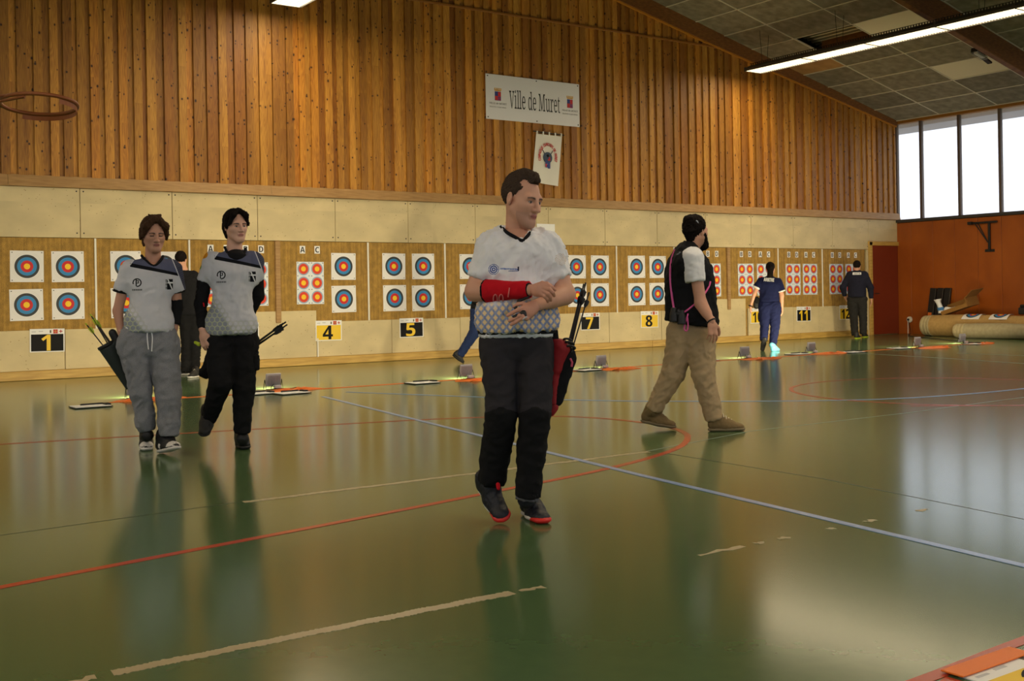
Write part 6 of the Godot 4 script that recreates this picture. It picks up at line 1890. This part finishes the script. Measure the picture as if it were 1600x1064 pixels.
	var top := [J(362, 516, 0), Vector3.UP]
	var kL := J(345, 597, 0.08); var kR := J(381, 605, 0.03)
	var tr := [cap(J(343, 530, 0), J(380, 530, 0), 0.1, 0.1, 0.04, 0.9, Vector3.BACK, 0, false, [top]), cap(J(344, 535, 0), kL, 0.102, 0.086, 0.03, 1.0, Vector3.BACK, 0, false, [top]), cap(J(383, 535, 0), kR, 0.1, 0.084, 0.03, 1.0, Vector3.BACK, 0, false, [top]),
		cap(kL, J(326, 655, -0.14), 0.085, 0.056, 0.012, 1.0, Vector3.BACK, 1), cap(kR, J(378.5, 676, 0.0), 0.082, 0.062, 0.012, 1.0, Vector3.BACK, 1)]
	obj("trousers", to_mesh([skin(tr, 0.0115, 0.011, Vector3(7, 7, 7), 61)]), M.black_trousers, o)
	for q in [J(331, 570, 0.05), J(398, 566, 0.03)]:
		obj("cargo_pocket", to_mesh([skin([cap(q + Vector3(0, 0.06, 0), q - Vector3(0, 0.06, 0), 0.05, 0.05, 0.02, 0.7, Vector3.RIGHT, 3)], 0.011, 0.006, Vector3(14, 14, 14), 3)]), M.black_trousers, o)
	obj("pocket_strap", tube_mesh([J(399, 552, 0.06), J(404, 556, 0.06), J(402, 563, 0.06)], 0.008, 6), M.black_cloth, o)
	var f1 := G(385, 703); shoe(o, f1 + Vector3(-0.05, 0, -0.28), f1, Vector3.UP, M.shoe_black, M.shoe_black, M.black, J(379, 685, 0), 1.15, 0.009, null, 0.03)
	var t2 := J(320, 683, -0.05)
	shoe(o, J(327, 652, -0.24), t2, Vector3(-0.1, 0.55, 0.8), M.shoe_black, M.shoe_black, M.black, J(326, 655, -0.15), 1.12, 0.009, null, 0.02)
	# quiver behind him; its arrows stick out on the other side
	var q := thing("quiver", "black quiver slung behind the archer in black cargo trousers", "quiver", B0, pbasis())
	obj("tube", to_mesh([skin([cap(J(321, 582, -0.2), J(336, 560, -0.2), 0.05, 0.06, 0.02, 0.7), cap(J(334, 560, -0.2), J(398, 540, -0.21), 0.06, 0.065, 0.02, 0.7, Vector3.BACK, 1)], 0.011, 0.008, Vector3(9, 9, 9), 4)]), M.black_cloth, q)
	obj("rim", to_mesh([skin([cap(J(396, 540.5, -0.21), J(399, 539, -0.21), 0.069, 0.069, 0.02, 0.7, Vector3.BACK, 3)], 0.009)]), M.black, q)
	for k in 4:
		var aa: Array = [[[398, 537], [440, 507]], [[398, 539], [444, 505]], [[398, 541], [446, 509]], [[398, 543], [442, 512]]][k]
		arrow(J(aa[0][0], aa[0][1], -0.2 - 0.012 * k), J(aa[1][0], aa[1][1], -0.18 - 0.012 * k), M.dark_metal, M.black, M.black, "dark arrow in the quiver behind the archer in black cargo trousers", "dark arrows behind an archer's back", 0.006, 0.08, 0.022)
	var g := thing("green_tab", "small green release tab beside the hand of the archer in cargo trousers", "tab", B0, pbasis())
	obj("tab", to_mesh([skin([cap(J(305, 535, -0.02), J(311, 538, 0.0), 0.012, 0.016, 0.01, 0.6)], 0.006)]), M.lime, g)
	obj("cord", tube_mesh([J(311, 538, 0.0), J(317, 534, 0.03)], 0.003, 5), M.black, g)

# ---------------------------------------------------------------- the bearded man in a vest
func man_in_vest() -> void:
	stand(1083, 673)
	var o := person("bearded man in black vest, white shirt and khaki trousers striding, head turned away")
	var sk := rgb(206, 152, 126)
	var hc := J(1088, 362, 0.0)
	var hf := head_frame(2.45, 0.02, 0.0)
	var hs := 1.04
	var el := J(1095, 474, 0.16); var wr := J(1112, 503, 0.22)
	var el2 := J(1086, 468, -0.24); var wr2 := J(1092, 500, -0.2)
	var body := [cap(J(1080, 410, 0), J(1080, 495, 0), 0.11, 0.11, 0.05, 0.8), cap(J(1084, 405, 0.16), el, 0.052, 0.047, 0.02), cap(el, wr, 0.046, 0.03, 0.015), cap(el, el.lerp(wr, 0.5), 0.05, 0.042, 0.02), cap(J(1084, 405, -0.16), el2, 0.05, 0.042, 0.02), cap(el2, wr2, 0.043, 0.03, 0.015),
		cap(J(1066, 520, 0), J(1052, 582, 0), 0.08, 0.06, 0.03), cap(J(1052, 582, 0), J(1022, 638, -0.05), 0.05, 0.03, 0.02), cap(J(1095, 520, 0), J(1099, 585, 0.05), 0.08, 0.06, 0.03), cap(J(1099, 585, 0.05), J(1116, 650, 0.03), 0.05, 0.03, 0.02)]
	var head := head_prims(hc, hf, hs, J(1078, 398, 0.0), 0.062)
	var h1 := hand_prims(wr, Vector3(0.1, -1, 0.1), Vector3(-0.5, 0, -0.9), 1.0, 0.35, 1.08)
	var h2 := hand_prims(wr2, Vector3(-0.05, -1, 0), Vector3(0, 0, 1), -1.0, 0.4, 1.05)
	obj("body", to_mesh([skin(body, 0.015, 0, Vector3.ONE, 1, [], tone(sk)), skin(head, 0.006, 0, Vector3.ONE, 1, [], tone(sk)), skin(h1, 0.0055, 0, Vector3.ONE, 1, [], tone(sk)), skin(h2, 0.0075, 0, Vector3.ONE, 1, [], tone(sk))]), M.skin, o)
	var P := func(x, y, z): return hc + hf * (Vector3(x, y, z) * hs)
	var N := func(x, y, z): return (hf * Vector3(x, y, z)).normalized()
	var hair := [ell(P.call(0, 0.04, -0.022), Vector3(0.083, 0.094, 0.104) * hs, hf, 0.01, false, [[P.call(0, 0.085, 0.06), N.call(0, -0.4, 1)], [P.call(0, 0.02, 0.012), N.call(0, -0.3, 0.95)]]),
		cap(P.call(0, 0.0, -0.085), P.call(0, -0.085, -0.062), 0.05, 0.026, 0.03), cap(P.call(-0.02, 0.09, -0.075), P.call(0.02, 0.09, -0.075), 0.035, 0.035, 0.02)]
	obj("hair", to_mesh([skin(hair, 0.007, 0.012, Vector3(35, 18, 35), 3)]), M.hair_dark, o)
	obj("hair_clip", tube_mesh([J(1085, 343, 0.1), J(1090, 346, 0.1), J(1091, 350, 0.1)], 0.006, 6), M.grey_metal, o)
	var beard := [cap(P.call(-0.055, -0.03, 0.02), P.call(-0.02, -0.105, 0.07), 0.026, 0.034, 0.02), cap(P.call(0.055, -0.03, 0.02), P.call(0.02, -0.105, 0.07), 0.026, 0.034, 0.02), cap(P.call(-0.02, -0.105, 0.066), P.call(0.02, -0.11, 0.066), 0.034, 0.034, 0.02), cap(P.call(0, -0.11, 0.06), P.call(0, -0.14, 0.05), 0.03, 0.018, 0.02)]
	obj("beard", to_mesh([skin(beard, 0.007, 0.009, Vector3(40, 25, 40), 4)]), M.hair_dark, o)
	# white short sleeve under the vest
	obj("shirt_sleeve", to_mesh([skin([cap(J(1082, 403, 0.15), J(1086.5, 440, 0.165), 0.09, 0.078, 0.03, 1.0, Vector3.BACK, 1)], 0.01, 0.008, Vector3(7, 9, 7), 5)]), M.white_cloth, o)
	obj("shirt_sleeve", to_mesh([skin([cap(J(1085, 404, -0.15), J(1086, 440, -0.2), 0.08, 0.07, 0.03, 1.0, Vector3.BACK, 1)], 0.014)]), M.white_cloth, o)
	var hem := [J(1080, 504, 0), Vector3(-0.1, -1, 0)]
	var vest := [cap(J(1076, 410, -0.1), J(1076, 410, 0.1), 0.12, 0.12, 0.06, 0.95, Vector3.RIGHT, 0, false, [hem]), cap(J(1075, 425, -0.05), J(1078, 500, -0.04), 0.19, 0.205, 0.06, 0.98, Vector3.BACK, 0, false, [hem]), cap(J(1090, 430, 0.0), J(1095, 505, 0.0), 0.12, 0.14, 0.06, 1.0, Vector3.BACK, 0, false, [hem]), cap(J(1070, 395, -0.06), J(1076, 392, 0.06), 0.075, 0.075, 0.05), cap(J(1072, 398, 0), J(1080, 385, 0.0), 0.09, 0.07, 0.04, 1.0, Vector3.BACK, 1)]
	obj("vest", to_mesh([skin(vest, 0.0115, 0.012, Vector3(6, 7, 6), 71)]), M.black_cloth, o)
	obj("vest_logo", tube_mesh(on_front(vest, [[1055, 400], [1060, 397], [1063, 394]], 0.003), 0.006, 5), M.grey_marl, o)
	obj("bracelet", tube_mesh(circle_pts(wr.lerp(el, 0.04), wr - el, 0.036, 14), 0.006, 6, true), M.black, o)
	var top := [J(1080, 498, 0), Vector3.UP]
	var kL := J(1052, 583, -0.02); var kR := J(1099, 585, 0.05)
	var tr := [cap(J(1068, 515, -0.03), J(1094, 517, -0.03), 0.135, 0.14, 0.04, 0.95, Vector3.BACK, 0, false, [top]), cap(J(1068, 525, -0.03), kL, 0.13, 0.095, 0.03), cap(J(1094, 525, 0.0), kR, 0.13, 0.092, 0.03), cap(kL, J(1021, 640, -0.06), 0.094, 0.068, 0.012, 1.0, Vector3.BACK, 1), cap(kR, J(1116, 655, 0.03), 0.092, 0.07, 0.012, 1.0, Vector3.BACK, 1)]
	obj("trousers", to_mesh([skin(tr, 0.0115, 0.012, Vector3(8, 8, 8), 81)]), M.khaki_cloth, o)
	var a1 := G(1160, 673); var b1 := G(1107, 674)
	shoe(o, b1, b1 + (a1 - b1).normalized() * 0.3, Vector3.UP, M.shoe_khaki, M.sole_tan, M.lace_pale, J(1117, 655, 0.03), 1.15, 0.009, null, 0.03)
	var a2 := G(1056, 671); var b2 := a2 + Vector3(-0.29, 0.055, -0.03)
	shoe(o, b2, a2 + Vector3(0, 0.004, 0), Vector3.UP, M.shoe_khaki, M.sole_tan, M.lace_pale, J(1020, 642, -0.06), 1.15, 0.009, null, 0.03)
	# binoculars on a pink strap
	var b := thing("binoculars", "black binoculars hanging at the hip on a pink strap", "binoculars", B0, pbasis())
	for k in 2:
		var c: Vector3 = [J(1053, 492, 0.2), J(1065, 496, 0.21)][k]
		obj("barrel", to_mesh([skin([cap(c + Vector3(0, 0.06, 0), c + Vector3(0, 0.0, 0), 0.022, 0.03, 0.01, 1.0, Vector3.BACK, 2), cap(c, c - Vector3(0, 0.055, 0), 0.033, 0.038, 0.01, 1.0, Vector3.BACK, 1)], 0.007)]), M.black, b)
	obj("bridge", to_mesh([skin([cap(J(1055, 489, 0.21), J(1064, 491, 0.215), 0.02, 0.02, 0.01)], 0.007)]), M.black, b)
	obj("focus_wheel", tube_mesh([J(1059, 484, 0.225), J(1061, 488, 0.225)], 0.014, 8), M.dark_metal, b)
	var s1 := on_front(vest, [[1055, 390], [1050, 403], [1047.5, 420], [1048, 445], [1051, 470], [1053, 482]], 0.006)
	obj("strap", tube_mesh(smooth_path(s1, 3), 0.009, 6), M.pink, b)
	var s2 := on_front(vest, [[1067, 489], [1076, 483], [1088, 473], [1098, 463], [1107, 449], [1110, 440]], 0.006)
	obj("strap", tube_mesh(smooth_path(s2, 3), 0.008, 6), M.pink, b)
	obj("strap_loop", tube_mesh(smooth_path([J(1075, 490, 0.19), J(1071, 504, 0.2), J(1069, 514, 0.2), J(1073, 517, 0.2), J(1075, 510, 0.2), J(1074, 496, 0.2)], 3), 0.006, 6), M.pink, b)

func circle_pts(c: Vector3, n: Vector3, r: float, k: int) -> Array:
	n = n.normalized()
	var s := n.cross(Vector3.BACK).normalized()
	var t := n.cross(s)
	var out := []
	for i in k: out.append(c + (s * cos(TAU * i / k) + t * sin(TAU * i / k)) * r)
	return out

# ---------------------------------------------------------------- people at the wall
func back_head(o: Node, c: Vector3, s: float, yaw: float, neck: Vector3, sk: Color, hairm: Material, extra := []) -> Dictionary:
	var f := head_frame(yaw, 0.05, 0.0)
	var pr := head_prims(c, f, s, neck, 0.056)
	var P := func(x, y, z): return c + f * (Vector3(x, y, z) * s)
	var N := func(x, y, z): return (f * Vector3(x, y, z)).normalized()
	var hair := [ell(P.call(0, 0.04, -0.02), Vector3(0.082, 0.093, 0.102) * s, f, 0.01, false, [[P.call(0, 0.085, 0.06), N.call(0, -0.4, 1)], [P.call(0, 0.02, 0.012), N.call(0, -0.3, 0.95)], [P.call(0, -0.085, -0.05), N.call(0, -1, 0)]])] + extra
	obj("hair", to_mesh([skin(hair, 0.01, 0.01, Vector3(30, 20, 30), 3)]), hairm, o)
	return skin(pr, 0.01, 0, Vector3.ONE, 1, [], tone(sk))

func far_people() -> void:
	var sk := rgb(206, 152, 126)
	# dark-clothed person seen from behind between the two archers
	stand(296, 588)
	var o := person("person in black top and trousers at the targets between the two archers")
	var hd := back_head(o, J(283, 406, 0), 1.0, 2.9, J(287, 422, 0), sk, M.hair_dark)
	var body := [cap(J(291, 440, 0), J(296, 480, 0), 0.12, 0.12, 0.05, 0.8), cap(J(276, 432, 0), J(304, 430, 0), 0.045, 0.045, 0.05), cap(J(274, 434, 0), J(266, 462, 0.0), 0.04, 0.035, 0.02), cap(J(266, 462, 0), J(262, 482, -0.1), 0.035, 0.026, 0.02), cap(J(305, 433, 0), J(310, 458, 0.05), 0.04, 0.035, 0.02), cap(J(310, 458, 0.05), J(301, 470, -0.2), 0.035, 0.026, 0.02), cap(J(291, 500, 0), J(292, 540, 0), 0.07, 0.05, 0.03), cap(J(292, 540, 0), J(290, 578, 0), 0.05, 0.035, 0.03), cap(J(303, 500, 0), J(305, 542, 0.03), 0.07, 0.05, 0.03), cap(J(305, 542, 0.03), J(304, 582, 0), 0.05, 0.035, 0.03)]
	var hA := hand_prims(J(262, 482, -0.1), Vector3(0, -1, -0.2), Vector3(1, 0, 0), 1.0, 0.3); var hB := hand_prims(J(301, 470, -0.2), Vector3(-0.6, 0.2, -1), Vector3(0, -1, 0), 1.0, 0.4)
	obj("body", to_mesh([skin(body, 0.02, 0, Vector3.ONE, 1, [], tone(sk)), hd, skin(hA, 0.009, 0, Vector3.ONE, 1, [], tone(sk)), skin(hB, 0.009, 0, Vector3.ONE, 1, [], tone(sk))]), M.skin, o)
	var hem := [J(296, 492, 0), Vector3.DOWN]
	obj("top", to_mesh([skin([cap(J(283, 445, 0), J(298, 445, 0), 0.13, 0.13, 0.05, 0.85, Vector3.BACK, 0, false, [hem]), cap(J(291, 445, 0), J(295, 488, 0), 0.16, 0.17, 0.05, 0.8, Vector3.BACK, 0, false, [hem]), cap(J(277, 431, 0), J(303, 429, 0), 0.058, 0.058, 0.05), cap(J(275, 433, 0), J(266, 463, 0), 0.06, 0.05, 0.03), cap(J(266, 463, 0), J(263, 478, -0.1), 0.05, 0.04, 0.03, 1.0, Vector3.BACK, 1), cap(J(304, 432, 0), J(310, 459, 0.05), 0.06, 0.052, 0.03), cap(J(310, 459, 0.05), J(303, 469, -0.16), 0.05, 0.04, 0.03, 1.0, Vector3.BACK, 1), cap(J(286, 424, 0), J(288, 430, 0), 0.06, 0.075, 0.04)], 0.015, 0.01, Vector3(7, 7, 7), 3)]), M.black_cloth, o)
	var top := [J(296, 487, 0), Vector3.UP]
	obj("trousers", to_mesh([skin([cap(J(290, 497, 0), J(302, 497, 0), 0.12, 0.12, 0.04, 0.9, Vector3.BACK, 0, false, [top]), cap(J(291, 505, 0), J(292, 540, 0), 0.1, 0.08, 0.02), cap(J(292, 540, 0), J(290, 581, 0), 0.08, 0.07, 0.02, 1.0, Vector3.BACK, 1), cap(J(303, 505, 0), J(305, 542, 0.03), 0.1, 0.08, 0.02), cap(J(305, 542, 0.03), J(304, 584, 0), 0.08, 0.07, 0.02, 1.0, Vector3.BACK, 1)], 0.016, 0.012, Vector3(7, 12, 7), 3)]), M.black_trousers, o)
	for q in [[G(296, 586), G(280, 586)], [G(309, 589), G(292, 592)]]:
		shoe(o, q[0], q[0] + (q[1] - q[0]).normalized() * 0.28, Vector3.UP, M.shoe_black, M.sole_white, M.lace_pale, q[0] + Vector3(-0.03, 0.12, 0), 1.1, 0.012)
	# person in jeans walking behind the man in white
	stand(722, 568)
	o = person("person in dark top and blue jeans walking away behind the man in white")
	hd = back_head(o, J(768, 410, 0), 1.0, 2.2, J(764, 430, 0), sk, M.hair_dark)
	body = [cap(J(760, 440, 0), J(752, 478, 0), 0.12, 0.12, 0.05, 0.8), cap(J(745, 436, 0), J(775, 436, 0), 0.045, 0.045, 0.05), cap(J(744, 438, 0.05), J(735, 458, 0.1), 0.04, 0.035, 0.02), cap(J(735, 458, 0.1), J(748, 476, 0.15), 0.035, 0.026, 0.02), cap(J(776, 438, -0.05), J(785, 460, -0.1), 0.04, 0.035, 0.02), cap(J(785, 460, -0.1), J(792, 478, -0.1), 0.035, 0.026, 0.02), cap(J(745, 490, 0), J(742, 522, 0.05), 0.07, 0.05, 0.03), cap(J(742, 522, 0.05), J(718, 554, 0.0), 0.05, 0.035, 0.03), cap(J(755, 490, 0), J(775, 526, -0.1), 0.07, 0.05, 0.03), cap(J(775, 526, -0.1), J(783, 555, -0.2), 0.05, 0.035, 0.03)]
	hA = hand_prims(J(748, 476, 0.15), Vector3(0.5, -1, 0), Vector3(0, 0, -1), 1.0, 0.3); hB = hand_prims(J(792, 478, -0.1), Vector3(0.2, -1, 0), Vector3(0, 0, 1), 1.0, 0.3)
	obj("body", to_mesh([skin(body, 0.02, 0, Vector3.ONE, 1, [], tone(sk)), hd, skin(hA, 0.009, 0, Vector3.ONE, 1, [], tone(sk)), skin(hB, 0.009, 0, Vector3.ONE, 1, [], tone(sk))]), M.skin, o)
	hem = [J(752, 482, 0), Vector3.DOWN]
	obj("top", to_mesh([skin([cap(J(752, 445, 0), J(766, 445, 0), 0.14, 0.14, 0.05, 0.85, Vector3.BACK, 0, false, [hem]), cap(J(759, 445, 0), J(751, 480, 0), 0.16, 0.165, 0.05, 0.85, Vector3.BACK, 0, false, [hem]), cap(J(746, 436, 0), J(774, 436, 0), 0.058, 0.058, 0.05), cap(J(745, 438, 0.05), J(735, 458, 0.1), 0.06, 0.05, 0.03), cap(J(735, 458, 0.1), J(746, 473, 0.14), 0.05, 0.04, 0.03, 1.0, Vector3.BACK, 1), cap(J(775, 438, -0.05), J(785, 460, -0.1), 0.06, 0.05, 0.03), cap(J(785, 460, -0.1), J(791, 475, -0.1), 0.05, 0.04, 0.03, 1.0, Vector3.BACK, 1)], 0.016, 0.01, Vector3(7, 7, 7), 3)]), M.black_cloth, o)
	top = [J(752, 478, 0), Vector3.UP]
	obj("jeans", to_mesh([skin([cap(J(746, 487, 0), J(757, 487, 0), 0.125, 0.125, 0.04, 0.9, Vector3.BACK, 0, false, [top]), cap(J(746, 492, 0), J(741, 520, 0.04), 0.115, 0.088, 0.02), cap(J(741, 520, 0.04), J(718.5, 555, 0.0), 0.088, 0.065, 0.02, 1.0, Vector3.BACK, 1), cap(J(756, 492, 0), J(775, 526, -0.1), 0.11, 0.085, 0.02), cap(J(775, 526, -0.1), J(783, 556, -0.2), 0.085, 0.066, 0.02, 1.0, Vector3.BACK, 1)], 0.016, 0.012, Vector3(7, 12, 7), 3)]), M.jeans_cloth, o)
	shoe(o, J(707, 556, 0.0), J(723, 568, 0.0), Vector3(0.75, 0.65, 0), M.shoe_black, M.shoe_black, null, J(718, 555, 0), 1.1, 0.012)
	var g := J(783, 561, -0.2); g.y = 0.0
	shoe(o, g + Vector3(-0.06, 0, 0), g + Vector3(0.2, 0, -0.06), Vector3.UP, M.shoe_black, M.shoe_black, null, g + Vector3(0, 0.13, 0), 1.1, 0.012)
	# woman in navy with white cuffs
	stand(1199, 548)
	o = person("dark haired woman in navy polo and trousers walking toward the targets")
	var hc := J(1204, 420, 0)
	hd = back_head(o, hc, 0.98, 2.9, J(1203, 437, 0), sk, M.hair_dark, [cap(hc + Vector3(0, 0.0, 0.09), hc + Vector3(-0.01, -0.13, 0.1), 0.06, 0.045, 0.03), cap(hc + Vector3(-0.01, -0.13, 0.1), hc + Vector3(-0.01, -0.15, 0.1), 0.045, 0.025, 0.03)])
	var e1 := J(1179, 458, 0.05); var w1 := J(1173, 478, 0.05); var e2 := J(1221.5, 462, 0.02); var w2 := J(1222, 482, 0.0)
	body = [cap(J(1202, 445, 0), J(1202, 468, 0), 0.11, 0.11, 0.05, 0.8), cap(J(1187, 441, 0), e1, 0.05, 0.042, 0.02), cap(e1, w1, 0.04, 0.028, 0.02), cap(J(1218, 442, 0), e2, 0.05, 0.042, 0.02), cap(e2, w2, 0.04, 0.028, 0.02), cap(J(1196, 485, 0), J(1195, 512, 0), 0.08, 0.05, 0.03), cap(J(1195, 512, 0), J(1193, 533, 0.1), 0.05, 0.035, 0.03), cap(J(1211, 485, 0), J(1210, 513, 0), 0.08, 0.05, 0.03), cap(J(1210, 513, 0), J(1206, 540, 0), 0.05, 0.035, 0.03)]
	hA = hand_prims(w1, Vector3(-0.15, -1, 0), Vector3(1, 0, 0), -1.0, 0.3); hB = hand_prims(w2, Vector3(0.05, -1, 0), Vector3(-1, 0, 0), 1.0, 0.4)
	obj("body", to_mesh([skin(body, 0.02, 0, Vector3.ONE, 1, [], tone(sk)), hd, skin(hA, 0.009, 0, Vector3.ONE, 1, [], tone(sk)), skin(hB, 0.009, 0, Vector3.ONE, 1, [], tone(sk))]), M.skin, o)
	hem = [J(1202, 471, 0), Vector3.DOWN]
	var polo := [cap(J(1195, 446, 0), J(1210, 446, 0), 0.13, 0.13, 0.05, 0.9, Vector3.BACK, 0, false, [hem]), cap(J(1202, 446, 0), J(1202, 469, 0), 0.17, 0.185, 0.05, 0.8, Vector3.BACK, 0, false, [hem]), cap(J(1190, 439, 0), J(1215, 440, 0), 0.06, 0.06, 0.05), cap(J(1189, 440, 0), J(1182, 449, 0.04), 0.075, 0.07, 0.03, 1.0, Vector3.BACK, 1), cap(J(1216, 441, 0), J(1221, 454, 0.02), 0.075, 0.068, 0.03, 1.0, Vector3.BACK, 1), cap(J(1203, 434, 0), J(1203, 440, 0), 0.06, 0.075, 0.04)]
	obj("polo", to_mesh([skin(polo, 0.015, 0.008, Vector3(7, 7, 7), 3)]), M.navy_cloth, o)
	obj("cuff", to_mesh([skin([cap(J(1182.3, 448.6, 0.04), J(1181.2, 450.8, 0.045), 0.075, 0.075, 0.02, 1.0, Vector3.BACK, 3)], 0.012)]), M.white_cloth, o)
	obj("cuff", to_mesh([skin([cap(J(1221, 454, 0.02), J(1221.6, 456, 0.02), 0.073, 0.073, 0.02, 1.0, Vector3.BACK, 3)], 0.012)]), M.white_cloth, o)
	var tp := J(1201.5, 437, 0.12)
	lettering(o, "back_lettering", "ARBITRE", 0.07, Vector3(tp.x, tp.y, surf(polo, tp.x, tp.y) + 0.03), M.paper, false, true, 0.19, Basis(Vector3.BACK, -0.08) * Basis(Vector3.RIGHT, -0.25))
	top = [J(1202, 467, 0), Vector3.UP]
	obj("trousers", to_mesh([skin([cap(J(1196, 478, 0), J(1209, 478, 0), 0.135, 0.135, 0.04, 0.9, Vector3.BACK, 0, false, [top]), cap(J(1195.5, 482, 0), J(1194.5, 510, 0), 0.122, 0.082, 0.02), cap(J(1194.5, 510, 0), J(1193, 532, 0.08), 0.082, 0.068, 0.01, 1.0, Vector3.BACK, 1), cap(J(1210.5, 482, 0), J(1211, 512, 0), 0.122, 0.084, 0.02), cap(J(1211, 512, 0), J(1207, 542, 0), 0.084, 0.066, 0.01, 1.0, Vector3.BACK, 1)], 0.016, 0.012, Vector3(7, 12, 7), 3)]), M.navy_cloth, o)
	shoe(o, J(1195, 528, 0.16), J(1190, 549, 0.08), Vector3(0.1, 0.2, -1), M.shoe_navy, M.black, M.lime, J(1193, 532, 0.1), 1.05, 0.012)
	var gg := G(1206, 549); shoe(o, gg, gg + Vector3(0.12, 0, -0.22), Vector3.UP, M.cyan, M.cyan, M.lime, gg + Vector3(0, 0.12, 0), 1.1, 0.012)
	obj("watch", tube_mesh(circle_pts(w1, w1 - e1, 0.036, 12), 0.012, 6, true), M.black, o)
	var pch := thing("belt_pouch", "black belt pouch at the hip of the woman in navy", "pouch", B0, pbasis())
	obj("pouch", to_mesh([skin([cap(J(1182, 470, 0.02), J(1182, 478, 0.02), 0.055, 0.06, 0.02, 0.7)], 0.014)]), M.black, pch)
	obj("flap", to_mesh([skin([cap(J(1182, 467.5, 0.03), J(1183, 471, 0.035), 0.056, 0.054, 0.02, 0.7)], 0.014)]), M.black_cloth, pch)
	# man in navy sweater
	stand(1342, 528)
	o = person("man in dark navy sweater and black trousers standing at the last target")
	hd = back_head(o, J(1339, 416, 0), 1.03, 3.05, J(1339, 428, 0), sk, M.hair_dark)
	e1 = J(1317, 449, 0.0); w1 = J(1320.5, 463, -0.1); e2 = J(1360, 449, 0.02); w2 = J(1361.5, 468, 0.0)
	body = [cap(J(1339, 435, 0), J(1339, 460, 0), 0.12, 0.12, 0.05, 0.8), cap(J(1327, 431, 0), e1, 0.05, 0.042, 0.02), cap(e1, w1, 0.04, 0.03, 0.02), cap(J(1352, 431, 0), e2, 0.05, 0.042, 0.02), cap(e2, w2, 0.04, 0.03, 0.02), cap(J(1333, 470, 0), J(1335, 495, 0), 0.08, 0.05, 0.03), cap(J(1335, 495, 0), J(1337, 522, 0), 0.05, 0.035, 0.03), cap(J(1346, 470, 0), J(1348, 495, 0), 0.08, 0.05, 0.03), cap(J(1348, 495, 0), J(1349, 520, 0), 0.05, 0.035, 0.03)]
	hA = hand_prims(w1, Vector3(0.5, -0.8, -0.3), Vector3(0, 0, 1), -1.0, 0.3, 1.1); hB = hand_prims(w2, Vector3(0.0, -1, 0), Vector3(-1, 0, 0), 1.0, 0.3, 1.1)
	obj("body", to_mesh([skin(body, 0.022, 0, Vector3.ONE, 1, [], tone(sk)), hd, skin(hA, 0.01, 0, Vector3.ONE, 1, [], tone(sk)), skin(hB, 0.01, 0, Vector3.ONE, 1, [], tone(sk))]), M.skin, o)
	hem = [J(1339, 464, 0), Vector3.DOWN]
	var sw := [cap(J(1333, 436, 0), J(1346, 436, 0), 0.15, 0.15, 0.05, 0.9, Vector3.BACK, 0, false, [hem]), cap(J(1339, 438, 0), J(1339, 461, 0), 0.2, 0.205, 0.05, 0.8, Vector3.BACK, 0, false, [hem]), cap(J(1329, 429, 0), J(1350, 429, 0), 0.075, 0.075, 0.05), cap(J(1328, 430, 0), e1, 0.085, 0.07, 0.03), cap(e1, J(1320, 462, -0.08), 0.07, 0.05, 0.03, 1.0, Vector3.BACK, 1), cap(J(1351, 430, 0), e2, 0.085, 0.07, 0.03), cap(e2, J(1361.3, 466, 0.0), 0.07, 0.05, 0.03, 1.0, Vector3.BACK, 1), cap(J(1339, 425, 0), J(1339, 430, 0), 0.075, 0.09, 0.04)]
	obj("sweater", to_mesh([skin(sw, 0.017, 0.009, Vector3(7, 7, 7), 3)]), M.dark_navy_cloth, o)
	tp = J(1339, 427.5, 0.12)
	obj("name_patch", sheet_mesh(0.19, 0.055, 0.006), M.paper, o, Transform3D(Basis(Vector3.RIGHT, -0.3), Vector3(tp.x, tp.y, surf(sw, tp.x, tp.y) + 0.008)))
	lettering(o, "back_lettering", "ARBITRE", 0.036, Vector3(tp.x, tp.y, surf(sw, tp.x, tp.y) + 0.016), M.navy_cloth, false, true, 0.16, Basis(Vector3.RIGHT, -0.3))
	top = [J(1339, 460, 0), Vector3.UP]
	obj("trousers", to_mesh([skin([cap(J(1333, 468, 0), J(1346, 468, 0), 0.135, 0.135, 0.04, 0.9, Vector3.BACK, 0, false, [top]), cap(J(1332, 474, 0), J(1334, 496, 0), 0.12, 0.09, 0.02), cap(J(1334, 496, 0), J(1336, 524, 0), 0.09, 0.08, 0.01, 1.0, Vector3.BACK, 1), cap(J(1346.5, 474, 0), J(1348.5, 496, 0), 0.12, 0.088, 0.02), cap(J(1348.5, 496, 0), J(1349, 522, 0), 0.088, 0.078, 0.01, 1.0, Vector3.BACK, 1)], 0.018, 0.012, Vector3(7, 12, 7), 3)]), M.charcoal_cloth, o)
	for q in [G(1337, 529.5), G(1349, 527.5)]:
		shoe(o, q, q + Vector3(0.08, 0, -0.28), Vector3.UP, M.shoe_black, M.lime, M.lace_pale, q + Vector3(0.02, 0.12, -0.05), 1.15, 0.014)
